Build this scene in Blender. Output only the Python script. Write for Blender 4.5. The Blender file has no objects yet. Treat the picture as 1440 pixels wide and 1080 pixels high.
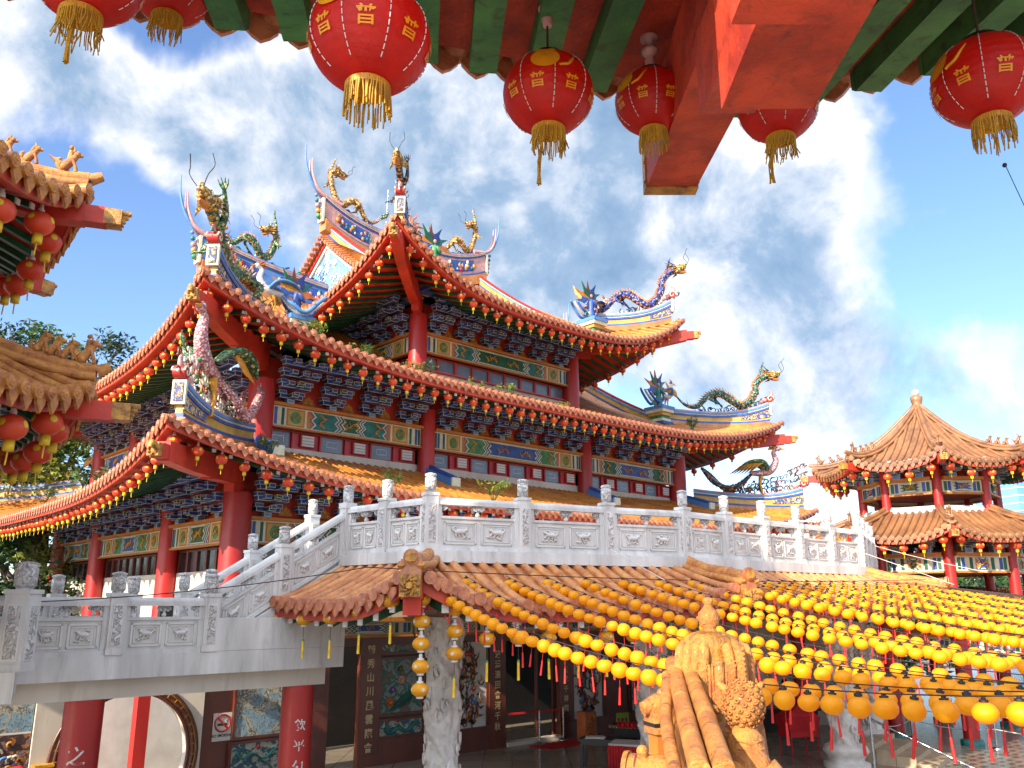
import bpy, math, random
from mathutils import Vector as V, Matrix, noise as mnoise
R = math.radians
sc = bpy.context.scene
rnd = random.Random(7)
# ---------------------------------------------------------------- camera, sky, sun, exposure
cam = bpy.data.objects.new("camera", bpy.data.cameras.new("camera"))
sc.collection.objects.link(cam); sc.camera = cam
cam.location = (0, 0, 0); cam.rotation_euler = (R(90 + 14.5), 0, 0)
cam.data.sensor_width = 36; cam.data.lens = 30; cam.data.clip_start = 0.05; cam.data.clip_end = 6000
sc.view_settings.view_transform = 'Standard'; sc.view_settings.look = 'None'
sc.view_settings.gamma = 1; sc.view_settings.exposure = 1.9
SUN_EL, SUN_AZ = 27.0, 218.0        # azimuth clockwise from +Y (the way the camera looks)
_az, _el = R(SUN_AZ), R(SUN_EL)
SUN = V((math.sin(_az) * math.cos(_el), math.cos(_az) * math.cos(_el), math.sin(_el)))
sl = bpy.data.lights.new("sun", 'SUN'); sl.energy = 3.0; sl.angle = R(0.5); sl.color = (1, .86, .68)
so = bpy.data.objects.new("sun", sl); sc.collection.objects.link(so)
so.rotation_euler = (-SUN).to_track_quat('-Z', 'Y').to_euler()
world = bpy.data.worlds.new("World"); sc.world = world; world.use_nodes = True

class NT:
    """tiny node helper"""
    def __init__(s, tree): s.t = tree; s.n = tree.nodes; s.l = tree.links
    def new(s, ty, **kw):
        n = s.n.new(ty)
        for k, v in kw.items(): setattr(n, k, v)
        return n
    def put(s, sock, val):
        if isinstance(val, bpy.types.NodeSocket): s.l.new(val, sock)
        elif val is not None: sock.default_value = val
    def math(s, op, a, b=None, c=None, clamp=False):
        n = s.new('ShaderNodeMath', operation=op, use_clamp=clamp)
        s.put(n.inputs[0], a)
        if b is not None: s.put(n.inputs[1], b)
        if c is not None: s.put(n.inputs[2], c)
        return n.outputs[0]
    def mix(s, f, a, b, bt='MIX'):
        n = s.new('ShaderNodeMix', data_type='RGBA', blend_type=bt)
        s.put(n.inputs[0], f); s.put(n.inputs[6], a); s.put(n.inputs[7], b)
        return n.outputs[2]
    def noise(s, vec, scale, detail=4, rough=.5, dist=0):
        n = s.new('ShaderNodeTexNoise'); s.put(n.inputs['Vector'], vec)
        n.inputs['Scale'].default_value = scale; n.inputs['Detail'].default_value = detail
        n.inputs['Roughness'].default_value = rough; n.inputs['Distortion'].default_value = dist
        return n.outputs[0]
    def ramp(s, f, pts, interp='LINEAR'):
        n = s.new('ShaderNodeValToRGB'); s.put(n.inputs[0], f); cr = n.color_ramp; cr.interpolation = interp
        while len(cr.elements) < len(pts): cr.elements.new(.5)
        for e, (p, c) in zip(cr.elements, pts):
            e.position = p; e.color = c if len(c) == 4 else (*c, 1)
        return n.outputs[0]
    def smooth(s, x, a, b):
        n = s.new('ShaderNodeMapRange', interpolation_type='SMOOTHSTEP'); s.put(n.inputs[0], x)
        n.inputs[1].default_value = a; n.inputs[2].default_value = b
        return n.outputs[0]

def srgb(r, g, b):
    f = lambda c: (c / 255 / 12.92) if c / 255 <= .04045 else ((c / 255 + .055) / 1.055) ** 2.4
    return (f(r), f(g), f(b), 1)

def build_world():
    t = NT(world.node_tree); t.n.clear()
    out = t.new('ShaderNodeOutputWorld')
    sky = t.new('ShaderNodeTexSky', sky_type='NISHITA'); sky.sun_disc = False
    sky.sun_elevation = _el; sky.sun_rotation = _az; sky.altitude = 50; sky.air_density = 1.0
    sky.dust_density = .6; sky.ozone_density = 2.5
    hs = t.new('ShaderNodeHueSaturation'); hs.inputs['Saturation'].default_value = 1.0; hs.inputs['Value'].default_value = 1.0
    t.l.new(sky.outputs[0], hs.inputs['Color'])
    skyc = t.mix(1.0, hs.outputs[0], (.92, .97, 1.10, 1), 'MULTIPLY')
    tc = t.new('ShaderNodeTexCoord'); sep = t.new('ShaderNodeSeparateXYZ'); t.l.new(tc.outputs['Generated'], sep.inputs[0])
    az0 = t.math('ARCTAN2', sep.outputs[0], sep.outputs[1]); el0 = t.math('ARCSINE', sep.outputs[2])
    # distort the two angles a little so cloud masses get broken outlines
    n1 = t.noise(tc.outputs['Generated'], 3.2, 5, .55); n2 = t.noise(tc.outputs['Generated'], 3.9, 5, .55, .3)
    az = t.math('ADD', az0, t.math('MULTIPLY', t.math('SUBTRACT', n1, .5), .30))
    el = t.math('ADD', el0, t.math('MULTIPLY', t.math('SUBTRACT', n2, .5), .22))
    # cloud masses: azimuth, elevation, half sizes (degrees), weight
    blobs = CLOUDS
    tot = None
    for a, e, ra, re, w in blobs:
        da = t.math('MULTIPLY', t.math('SUBTRACT', az, R(a)), 1 / R(ra))
        de = t.math('MULTIPLY', t.math('SUBTRACT', el, R(e)), 1 / R(re))
        r2 = t.math('ADD', t.math('MULTIPLY', da, da), t.math('MULTIPLY', de, de))
        g = t.math('MULTIPLY', t.math('EXPONENT', t.math('MULTIPLY', r2, -1)), w)
        tot = g if tot is None else t.math('ADD', tot, g)
    fine = t.noise(tc.outputs['Generated'], 9, 10, .60, .25)
    big = t.noise(tc.outputs['Generated'], 4.3, 6, .6, .2)
    d = t.math('ADD', tot, t.math('MULTIPLY', t.math('SUBTRACT', fine, .5), .95))
    d = t.math('ADD', d, t.math('MULTIPLY', t.math('SUBTRACT', big, .5), .85))
    cover = t.smooth(d, .20, .66)
    dens = t.math('ADD', t.math('ADD', t.math('MULTIPLY', t.math('MINIMUM', d, 1.1), .46), .42), t.math('MULTIPLY', t.math('SUBTRACT', t.noise(tc.outputs['Generated'], 3.1, 8, .56, .2), .5), 1.5))
    vm = t.new('ShaderNodeVectorMath', operation='ADD'); t.l.new(tc.outputs['Generated'], vm.inputs[0]); vm.inputs[1].default_value = (.030, 0, .030)
    f2 = t.noise(vm.outputs[0], 9, 10, .60, .25); lit = t.math('SUBTRACT', fine, f2)
    dens = t.math('SUBTRACT', dens, t.math('MULTIPLY', lit, 1.9))
    ccol = t.ramp(t.math('MULTIPLY', dens, .7), [(.16, srgb(215, 222, 232)), (.36, srgb(238, 238, 240)), (.54, srgb(196, 205, 218)), (.74, srgb(146, 170, 196)), (1, srgb(118, 148, 180))])
    cl = t.new('ShaderNodeEmission')  # not used for light, only its colour
    t.n.remove(cl)
    b1 = t.new('ShaderNodeBackground'); t.l.new(skyc, b1.inputs[0]); b1.inputs[1].default_value = .075
    b2 = t.new('ShaderNodeBackground'); t.l.new(ccol, b2.inputs[0]); b2.inputs[1].default_value = .40
    # cloud round the sun, out of view, brightened to add fill on shaded walls
    dp = t.new('ShaderNodeVectorMath', operation='DOT_PRODUCT'); t.l.new(tc.outputs['Generated'], dp.inputs[0]); dp.inputs[1].default_value = tuple(SUN)
    gl = t.math('POWER', t.math('MAXIMUM', dp.outputs['Value'], 0), 2.0); t.l.new(t.math('MULTIPLY', t.math('ADD', t.math('MULTIPLY', gl, 5.0), 1), .38), b2.inputs[1])
    ms = t.new('ShaderNodeMixShader'); t.l.new(t.math('MULTIPLY', cover, .93), ms.inputs[0])
    t.l.new(b1.outputs[0], ms.inputs[1]); t.l.new(b2.outputs[0], ms.inputs[2]); t.l.new(ms.outputs[0], out.inputs[0])

CLOUDS = []
def _sky(px, py, rx, ry, w):          # where a cloud mass stands in the sky, from its bearing and height above the horizon
    x, s = (px - 720) / 1200, (540 - py) / 1200
    d = V((x, .9681 - .2504 * s, .2504 + .9681 * s)).normalized()
    CLOUDS.append((math.degrees(math.atan2(d.x, d.y)), math.degrees(math.asin(d.z)), rx / 21.0, ry / 21.0, w))
for a in [(640, 190, 400, 160, .95), (860, 330, 330, 130, .8), (1060, 430, 190, 110, .5), (230, 190, 110, 120, .45), (60, 60, 130, 90, .65),
          (1180, 490, 260, 70, .42), (1330, 560, 200, 60, .2), (1120, 180, 90, 130, .40), (300, 120, 200, 60, .35), (90, 340, 90, 50, .35),
          (60, 215, 80, 40, .35), (240, 445, 60, 22, .25), (1300, 260, 50, 26, .22), (1000, 560, 300, 80, .22), (1120, 640, 260, 50, .38), (1000, 350, 120, 60, .3),
          (240, 45, 130, 45, -.6), (130, 270, 130, 130, -.35), (1350, 200, 170, 190, -.45), (1380, 420, 110, 90, -.3), (215, 330, 90, 60, -.3), (745, 275, 22, 16, -.5),
          (200, 430, 200, 60, -.2), (-500, 200, 500, 250, .5), (2300, 300, 500, 250, .4)]:
    _sky(*a)
CLOUDS += [(150, 40, 60, 34, .62), (-150, 44, 60, 34, .62), (90, 40, 40, 30, .5), (-90, 40, 40, 30, .5), (0, 80, 400, 22, .4)]  # unseen clouds beside, above and behind; the rear ones added to whiten fill light
build_world()

# ---------------------------------------------------------------- materials
def principled(name):
    m = bpy.data.materials.new(name); m.use_nodes = True
    t = NT(m.node_tree); b = t.n['Principled BSDF']
    return m, t, b

def mk(name, c1, c2=None, scale=3.0, rough=.55, bump=.15, bscale=None, detail=5, metallic=0, spec=.5, lo=.35, hi=.65, dirt=None, dirt_amt=.35, streak=False, transl=0, coat=0):
    """paint, plaster, glaze...: two-tone noise colour, grime patches and a fine bump"""
    m, t, b = principled(name)
    tc = t.new('ShaderNodeTexCoord'); vec = tc.outputs['Object']
    if streak:
        mp = t.new('ShaderNodeMapping'); mp.inputs['Scale'].default_value = (1, 1, .18); t.l.new(vec, mp.inputs[0]); sv = mp.outputs[0]
    else: sv = vec
    if c2 is None: c2 = tuple(x * .78 for x in c1[:3]) + (1,)
    f = t.noise(sv, scale, detail, .6, .2)
    col = t.ramp(f, [(lo, c2), (hi, c1)])
    if dirt:
        g = t.smooth(t.noise(sv, scale * 2.7 + .6, 8, .68, .5), .50, .72)
        col = t.mix(t.math('MULTIPLY', g, dirt_amt), col, dirt)
    t.l.new(col, b.inputs['Base Color'])
    r = t.math('ADD', t.math('MULTIPLY', t.noise(vec, scale * 3, 3), .25), rough - .12)
    t.l.new(r, b.inputs['Roughness'])
    b.inputs['Metallic'].default_value = metallic
    b.inputs['Specular IOR Level'].default_value = spec
    if coat: b.inputs['Coat Weight'].default_value = coat; b.inputs['Coat Roughness'].default_value = .15
    if bump:
        bp = t.new('ShaderNodeBump'); bp.inputs['Strength'].default_value = bump; bp.inputs['Distance'].default_value = .03
        t.l.new(t.noise(vec, bscale or scale * 9, 6, .65), bp.inputs['Height']); t.l.new(bp.outputs[0], b.inputs['Normal'])
    if transl:
        tr = t.new('ShaderNodeBsdfTranslucent'); t.l.new(col, tr.inputs[0])
        mx = t.new('ShaderNodeMixShader'); mx.inputs[0].default_value = transl
        o = t.n['Material Output']; t.l.new(b.outputs[0], mx.inputs[1]); t.l.new(tr.outputs[0], mx.inputs[2]); t.l.new(mx.outputs[0], o.inputs[0])
    return m

M = {}
def dm(key, *a, **k): M[key] = mk(key, *a, **k)
DIRT = srgb(60, 50, 40)
dm('red', srgb(172, 36, 32), srgb(146, 28, 26), 1.2, .42, .06, dirt=srgb(95, 30, 26), dirt_amt=.3, streak=True)
dm('pinkred', srgb(190, 72, 78), srgb(170, 60, 66), 1.5, .5, .06)
dm('soffit', srgb(196, 52, 26), srgb(160, 38, 22), .9, .55, .12, dirt=srgb(90, 40, 28), dirt_amt=.45)
dm('fascia', srgb(190, 76, 48), srgb(160, 56, 36), 2, .55, .1, dirt=DIRT)
dm('green', srgb(22, 92, 58), srgb(12, 62, 40), 2, .45, .1, dirt=srgb(20, 36, 26))
dm('white', srgb(212, 209, 205), srgb(178, 176, 173), 1.6, .6, .15, dirt=srgb(118, 110, 100), dirt_amt=.36, streak=True)
dm('plaster', srgb(205, 196, 182), srgb(186, 176, 162), .7, .75, .1, dirt=srgb(120, 105, 90), dirt_amt=.3, streak=True)
dm('offwhite', srgb(208, 204, 198), srgb(190, 186, 180), 2, .6, .05)
dm('tile', srgb(192, 128, 56), srgb(158, 94, 42), 1.1, .30, .12, dirt=srgb(74, 52, 34), dirt_amt=.55, coat=.35)
dm('tile_brown', srgb(148, 104, 68), srgb(112, 76, 50), 1.4, .4, .12, dirt=srgb(70, 54, 46), dirt_amt=.6, coat=.2)
dm('tile_red', srgb(196, 126, 78), srgb(156, 92, 56), 1.4, .36, .12, dirt=srgb(84, 56, 44), dirt_amt=.6, coat=.25)
dm('tile_end', srgb(194, 122, 82), srgb(150, 82, 54), 7, .36, .5, bscale=24, dirt=srgb(96, 58, 42), dirt_amt=.5, coat=.3)
dm('gold_tile', srgb(208, 144, 66), srgb(168, 100, 50), 7, .50, .8, bscale=60, dirt=srgb(92, 60, 44), dirt_amt=.8, coat=.08)
dm('gold', srgb(206, 150, 44), srgb(170, 112, 26), 6, .4, .25)
dm('goldcarve', srgb(196, 140, 56), srgb(120, 76, 30), 9, .42, .9, bscale=16, dirt=srgb(70, 44, 24), dirt_amt=.5)
dm('ochre', srgb(186, 118, 40), srgb(164, 98, 34), 2.5, .55, .08, dirt=DIRT, dirt_amt=.2)
dm('blue', srgb(50, 86, 158), srgb(34, 64, 128), 3, .5, .08)
dm('blue_dk', srgb(28, 56, 124), srgb(20, 42, 96), 3, .5, .08)
dm('blue_lt', srgb(84, 134, 190), srgb(66, 112, 170), 2, .5, .08, dirt=srgb(90, 96, 104), dirt_amt=.3)
dm('outline', srgb(186, 188, 164), srgb(156, 160, 138), 3, .55, .05)
dm('cream', srgb(206, 204, 180), srgb(182, 178, 152), 3, .55, .05)
dm('yellow', srgb(194, 156, 78), srgb(166, 130, 60), 2, .5, .08, dirt=srgb(110, 90, 60), dirt_amt=.35)
dm('pink', srgb(192, 150, 146), srgb(166, 118, 118), 3, .5, .15)
dm('green_lt', srgb(72, 140, 92), srgb(40, 104, 66), 4, .5, .25)
dm('teal', srgb(40, 120, 108), srgb(24, 84, 84), 4, .5, .25)
dm('tile_can', srgb(206, 142, 84), srgb(166, 100, 58), 2.6, .4, .2, dirt=srgb(84, 60, 46), dirt_amt=.7, coat=.2)
dm('tan', srgb(176, 158, 130), srgb(150, 132, 106), 2, .6, .1, dirt=srgb(110, 94, 78))
dm('brown', srgb(104, 52, 34), srgb(78, 36, 26), 1.6, .35, .08, streak=True)
dm('dark', srgb(26, 22, 22), srgb(14, 12, 12), 2, .6, .05)
dm('black', srgb(20, 20, 22), None, 2, .35, .03)
dm('steel', srgb(170, 172, 176), None, 5, .28, .02, metallic=1)
dm('wire', srgb(60, 40, 34), None, 5, .6, 0)
dm('stone', srgb(214, 210, 204), srgb(184, 178, 170), 2, .6, .45, bscale=16, dirt=srgb(120, 112, 102), dirt_amt=.4)
dm('lantern_red', srgb(222, 36, 22), srgb(196, 24, 16), 6, .40, .25, bscale=40, transl=.45)
dm('lantern_red2', srgb(228, 84, 50), srgb(210, 58, 34), 3, .4, .05, transl=.25)
dm('lantern_yel', srgb(252, 190, 18), srgb(246, 172, 12), 2, .42, .04, transl=.5)
dm('lantern_amber', srgb(244, 186, 48), srgb(230, 160, 30), 3, .4, .05, transl=.35)
dm('script', srgb(206, 184, 136), None, 4, .5, 0)
dm('lantern_gold', srgb(226, 160, 24), srgb(206, 136, 16), 3, .4, .05, transl=.2)
dm('tassel_y', srgb(226, 190, 40), srgb(196, 156, 24), 8, .6, .2)
dm('tassel_r', srgb(206, 36, 30), srgb(180, 24, 22), 8, .6, .1)
dm('fringe', srgb(196, 156, 44), srgb(150, 112, 30), 8, .5, .1)
dm('foliage', srgb(70, 104, 40), srgb(42, 72, 26), 2.2, .6, .1, transl=.3)
dm('foliage_dk', srgb(40, 66, 32), srgb(24, 44, 22), 2.2, .6, .1, transl=.25)
dm('foliage_yel', srgb(128, 138, 46), srgb(84, 104, 34), 3.2, .6, .1, transl=.3)
dm('bark', srgb(88, 70, 54), srgb(60, 46, 36), 4, .8, .4)
dm('glass', srgb(100, 110, 124), srgb(84, 92, 104), 1.5, .22, .02, spec=.8)
dm('glass_dk', srgb(34, 34, 38), srgb(22, 22, 26), 1.5, .15, .02, spec=.8)
dm('glass_blue', srgb(110, 160, 205), srgb(90, 140, 190), .05, .2, 0, spec=.8)
dm('cloth_red', srgb(196, 22, 30), srgb(160, 14, 22), 3, .7, .15)
dm('skin', srgb(178, 128, 100), None, 5, .55, .03)
dm('hair', srgb(24, 18, 16), None, 9, .5, .1)
dm('denim', srgb(44, 58, 92), None, 9, .7, .1)
dm('purple', srgb(70, 60, 150), None, 3, .5, .05)
dm('lime', srgb(150, 166, 70), None, 3, .4, .02)
dm('flower', srgb(150, 34, 50), srgb(200, 120, 130), 12, .6, .1)
dm('copper', srgb(190, 104, 52), srgb(150, 74, 36), 3, .45, .1)
dm('eave_red', srgb(194, 62, 34), srgb(150, 40, 24), 3.2, .58, .6, bscale=14, dirt=srgb(96, 36, 28), dirt_amt=.7, lo=.4, hi=.6)
dm('eave_green', srgb(62, 122, 62), srgb(34, 88, 48), 3.2, .6, .5, bscale=12, dirt=srgb(24, 44, 30), dirt_amt=.75)

def m_floor():
    m, t, b = principled('polished_floor')
    tc = t.new('ShaderNodeTexCoord')
    br = t.new('ShaderNodeTexBrick'); t.l.new(tc.outputs['Object'], br.inputs[0]); br.offset = 0
    br.inputs['Scale'].default_value = 1; br.inputs['Brick Width'].default_value = .8; br.inputs['Row Height'].default_value = .8
    br.inputs['Mortar Size'].default_value = .012
    br.inputs['Color1'].default_value = srgb(150, 138, 120); br.inputs['Color2'].default_value = srgb(134, 124, 110); br.inputs['Mortar'].default_value = srgb(90, 70, 58)
    c = t.mix(t.math('MULTIPLY', t.noise(tc.outputs['Object'], 1.6, 6), .5), br.outputs[0], srgb(110, 98, 84))
    t.l.new(c, b.inputs['Base Color']); b.inputs['Roughness'].default_value = .22
    return m
M['floor'] = m_floor()
dm('ground', srgb(140, 134, 128), srgb(120, 114, 108), .6, .8, .2, dirt=srgb(90, 84, 76))

def m_mural(name, bg, cols, scale=5):
    """painted picture: flowing coloured strokes on a plain ground"""
    m, t, b = principled(name)
    tc = t.new('ShaderNodeTexCoord'); v = tc.outputs['Object']
    n = t.noise(v, scale, 7, .62, 1.6)
    pts = [(0, bg), (.49, bg)]
    k = len(cols)
    for i, c in enumerate(cols): pts.append((.50 + .16 * i / max(1, k - 1), c))
    pts.append((.74, bg))
    c = t.ramp(n, pts, 'CONSTANT')
    n2 = t.noise(v, scale * 1.7, 8, .7, 2.2)
    ink = t.math('LESS_THAN', t.math('ABSOLUTE', t.math('SUBTRACT', n2, .5)), .016)
    c = t.mix(t.math('MULTIPLY', ink, .8), c, srgb(34, 34, 40))
    t.l.new(c, b.inputs['Base Color']); b.inputs['Roughness'].default_value = .45
    return m
PB = srgb(176, 172, 156)
M['mural_land'] = m_mural('mural_land', srgb(120, 146, 160), [srgb(170, 160, 138), srgb(92, 104, 100), srgb(186, 180, 166), srgb(110, 118, 116)], 1.6)
M['mural_dragon'] = m_mural('mural_dragon', PB, [srgb(40, 96, 96), srgb(56, 80, 124), srgb(150, 150, 130)], 3)
M['mural_flower'] = m_mural('mural_flower', srgb(130, 142, 140), [srgb(48, 96, 80), srgb(40, 110, 100), srgb(160, 70, 40), srgb(70, 104, 80)], 2.6)
M['mural_god'] = m_mural('mural_god', PB, [srgb(140, 70, 40), srgb(60, 66, 104), srgb(150, 50, 44), srgb(170, 120, 60), srgb(60, 110, 110)], 3.2)
M['mural_phoenix'] = m_mural('mural_phoenix', PB, [srgb(60, 100, 96), srgb(130, 130, 110), srgb(90, 60, 50)], 2.2)
M['mural_screen'] = m_mural('mural_screen', srgb(60, 40, 36), [srgb(170, 110, 40), srgb(60, 90, 140), srgb(190, 180, 160), srgb(150, 60, 40)], 3.5)

def m_scales(name, c1, c2, acc, scale=9):
    """cut-porcelain mosaic: overlapping scales of mixed tones with dark joints"""
    m, t, b = principled(name); tc = t.new('ShaderNodeTexCoord'); vo = t.new('ShaderNodeTexVoronoi'); t.l.new(tc.outputs['Object'], vo.inputs['Vector']); vo.inputs['Scale'].default_value = scale
    sp = t.new('ShaderNodeSeparateColor'); t.l.new(vo.outputs['Color'], sp.inputs[0])
    c = t.ramp(sp.outputs[0], [(0, c2), (.45, c1), (.80, c1), (.84, acc)]); c = t.mix(t.smooth(vo.outputs['Distance'], .38, .62), c, tuple(x * .5 for x in c2[:3]) + (1,))
    t.l.new(c, b.inputs['Base Color']); b.inputs['Roughness'].default_value = .35
    bp = t.new('ShaderNodeBump'); bp.invert = True; bp.inputs['Strength'].default_value = .9; bp.inputs['Distance'].default_value = .04; t.l.new(vo.outputs['Distance'], bp.inputs['Height']); t.l.new(bp.outputs[0], b.inputs['Normal'])
    return m
M['d_green'] = m_scales('d_green', srgb(84, 128, 84), srgb(34, 84, 56), srgb(196, 180, 120))
M['d_teal'] = m_scales('d_teal', srgb(50, 112, 96), srgb(22, 68, 66), srgb(170, 150, 90))
M['d_blue'] = m_scales('d_blue', srgb(56, 76, 150), srgb(24, 38, 100), srgb(120, 130, 180))
M['d_dark'] = m_scales('d_dark', srgb(52, 60, 76), srgb(26, 30, 46), srgb(170, 140, 80))
M['d_gold'] = m_scales('d_gold', srgb(200, 158, 70), srgb(140, 96, 36), srgb(220, 206, 160))
M['d_pink'] = m_scales('d_pink', srgb(212, 160, 162), srgb(190, 124, 130), srgb(226, 214, 204), 14)
M['d_red'] = m_scales('d_red', srgb(170, 66, 56), srgb(110, 36, 34), srgb(200, 150, 90))
M['mosaic'] = m_scales('mosaic', srgb(170, 160, 140), srgb(70, 92, 120), srgb(150, 80, 70), 12)
def m_relief(name, c1, c2, scale):
    m, t, b = principled(name)
    tc = t.new('ShaderNodeTexCoord')
    n = t.noise(tc.outputs['Object'], scale, 4, .5, 1.2)
    t.l.new(t.ramp(n, [(.42, c2), (.6, c1)]), b.inputs['Base Color']); b.inputs['Roughness'].default_value = .6
    bp = t.new('ShaderNodeBump'); bp.inputs['Strength'].default_value = .9; bp.inputs['Distance'].default_value = .05
    t.l.new(t.smooth(n, .42, .6), bp.inputs['Height']); t.l.new(bp.outputs[0], b.inputs['Normal'])
    return m
M['carved_white'] = m_relief('carved_white', srgb(206, 203, 200), srgb(186, 182, 178), 9)
M['gable'] = m_relief('gable', srgb(120, 156, 200), srgb(92, 136, 192), 2.6)
M['porcelain'] = m_relief('porcelain', srgb(196, 176, 120), srgb(28, 56, 130), 7)

# ---------------------------------------------------------------- mesh builder
class MB:
    def __init__(s): s.v = []; s.f = []; s.m = []; s.sm = []; s.ms = []; s.T = None
    def mi(s, key):
        if key not in s.ms: s.ms.append(key)
        return s.ms.index(key)
    def add(s, vs, fs, m, smooth=False):
        o = len(s.v); i = s.mi(m)
        if s.T is not None: vs = [s.T @ V(p) for p in vs]
        s.v.extend([tuple(p) for p in vs])
        for f in fs: s.f.append(tuple(o + k for k in f)); s.m.append(i); s.sm.append(smooth)
    def hexa(s, p, m):   # p: 4 bottom (ccw) + 4 top
        s.add(p, [(3, 2, 1, 0), (4, 5, 6, 7), (0, 1, 5, 4), (1, 2, 6, 5), (2, 3, 7, 6), (3, 0, 4, 7)], m)
    def box(s, c, d, m, rz=0, fr=None):
        x, y, z = d[0] / 2, d[1] / 2, d[2] / 2
        P = [(-x, -y, -z), (x, -y, -z), (x, y, -z), (-x, y, -z), (-x, -y, z), (x, -y, z), (x, y, z), (-x, y, z)]
        if fr is not None:
            ex, ey, ez = fr; c = V(c); P = [c + ex * a + ey * b_ + ez * e for a, b_, e in P]
        else:
            k, w = math.cos(rz), math.sin(rz); P = [(c[0] + a * k - b_ * w, c[1] + a * w + b_ * k, c[2] + e) for a, b_, e in P]
        s.hexa(P, m)
    def beam(s, a, b, w, h, m, up=(0, 0, 1)):
        a, b = V(a), V(b); d = (b - a); L = d.length; d.normalize(); side = d.cross(V(up)); side.normalize(); u = side.cross(d)
        s.box((a + b) / 2, (L, w, h), m, fr=(d, -side, u))
    def ribbon(s, path, th, z0, z1, m, smooth=False):
        """upright rectangular section swept along a path; z0/z1 numbers or lists of offsets from the path height"""
        n = len(path); P = [V(p) for p in path]; vs = []
        for i in range(n):
            d = P[min(i + 1, n - 1)] - P[max(i - 1, 0)]; d.z = 0
            if d.length < 1e-6: d = V((1, 0, 0))
            d.normalize(); q = V((-d.y, d.x, 0)) * th / 2
            a = z0[i] if isinstance(z0, (list, tuple)) else z0; b = z1[i] if isinstance(z1, (list, tuple)) else z1
            for sg, h in ((-1, a), (1, a), (1, b), (-1, b)): vs.append(P[i] + q * sg + V((0, 0, h)))
        fs = [(3, 2, 1, 0), tuple(4 * (n - 1) + k for k in range(4))]
        for i in range(n - 1):
            o = 4 * i
            for k in range(4): fs.append((o + k, o + (k + 1) % 4, o + 4 + (k + 1) % 4, o + 4 + k))
        s.add(vs, fs, m, smooth)
    def tube(s, path, rad, m, n=8, cap=True, sx=1, sy=1, smooth=True, up=(0, 0, 1)):
        P = [V(p) for p in path]; k = len(P)
        if not isinstance(rad, (list, tuple)): rad = [rad] * k
        u = V(up); vs = []
        for i in range(k):
            d = P[min(i + 1, k - 1)] - P[max(i - 1, 0)]
            if d.length < 1e-9: d = V((0, 0, 1))
            d.normalize()
            if abs(d.dot(u)) > .98: u = V((1, 0, 0)) if abs(d.x) < .9 else V((0, 1, 0))
            a = d.cross(u); a.normalize(); b = a.cross(d); b.normalize(); u = b
            for j in range(n):
                w = 2 * math.pi * j / n; vs.append(P[i] + (a * math.cos(w) * sx + b * math.sin(w) * sy) * rad[i])
        fs = []
        for i in range(k - 1):
            for j in range(n): fs.append((i * n + j, i * n + (j + 1) % n, (i + 1) * n + (j + 1) % n, (i + 1) * n + j))
        s.add(vs, fs, m, smooth)
        if cap:
            if rad[0] > .012: s.add(vs[:n], [tuple(range(n - 1, -1, -1))], m)
            if rad[-1] > .012: s.add(vs[-n:], [tuple(range(n))], m)
    def lathe(s, prof, m, c=(0, 0, 0), n=20, smooth=True, disp=None):
        vs = []; k = len(prof)
        for r, z in prof:
            for j in range(n):
                w = 2 * math.pi * j / n; rr = r
                if disp: rr = r + disp(w, z, r)
                vs.append((c[0] + rr * math.cos(w), c[1] + rr * math.sin(w), c[2] + z))
        fs = [(i * n + j, i * n + (j + 1) % n, (i + 1) * n + (j + 1) % n, (i + 1) * n + j) for i in range(k - 1) for j in range(n)]
        s.add(vs, fs, m, smooth)
        if prof[0][0] > 1e-4: s.add(vs[:n], [tuple(range(n - 1, -1, -1))], m)
        if prof[-1][0] > 1e-4: s.add(vs[-n:], [tuple(range(n))], m)
    def ball(s, c, r, m, n=10, k=6, sc=(1, 1, 1)):
        vs = []
        for i in range(k + 1):
            a = math.pi * i / k - math.pi / 2
            for j in range(n):
                w = 2 * math.pi * j / n; vs.append((c[0] + r * sc[0] * math.cos(a) * math.cos(w), c[1] + r * sc[1] * math.cos(a) * math.sin(w), c[2] + r * sc[2] * math.sin(a)))
        s.add(vs, [(i * n + j, i * n + (j + 1) % n, (i + 1) * n + (j + 1) % n, (i + 1) * n + j) for i in range(k) for j in range(n)], m, True)
    def grid(s, rows, m, smooth=False):
        n = len(rows[0]); vs = [p for r in rows for p in r]
        s.add(vs, [(i * n + j, i * n + j + 1, (i + 1) * n + j + 1, (i + 1) * n + j) for i in range(len(rows) - 1) for j in range(n - 1)], m, smooth)
    def prism(s, poly, o, ex, ey, ez, m, t=.02, m2=None):
        """polygon in the ex/ey plane at o, thickened by t along ez"""
        o, ex, ey, ez = V(o), V(ex), V(ey), V(ez); n = len(poly)
        a = [o + ex * p[0] + ey * p[1] for p in poly]; b = [p + ez * t for p in a]
        s.add(a + b, [tuple(range(n - 1, -1, -1)), tuple(range(n, 2 * n))] + [(i, (i + 1) % n, n + (i + 1) % n, n + i) for i in range(n)], m)
    def mesh(s, name):
        me = bpy.data.meshes.new(name); me.from_pydata(s.v, [], s.f)
        for k in s.ms: me.materials.append(M[k])
        me.polygons.foreach_set('material_index', s.m); me.polygons.foreach_set('use_smooth', s.sm); me.update(); return me
    def build(s, name, parent=None, label=None, cat=None, group=None, kind=None, loc=None, rz=0):
        o = bpy.data.objects.new(name, s.mesh(name)); sc.collection.objects.link(o)
        if parent: o.parent = parent
        if loc is not None: o.location = loc
        if rz: o.rotation_euler = (0, 0, rz)
        return tag(o, label, cat, group, kind)

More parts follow.
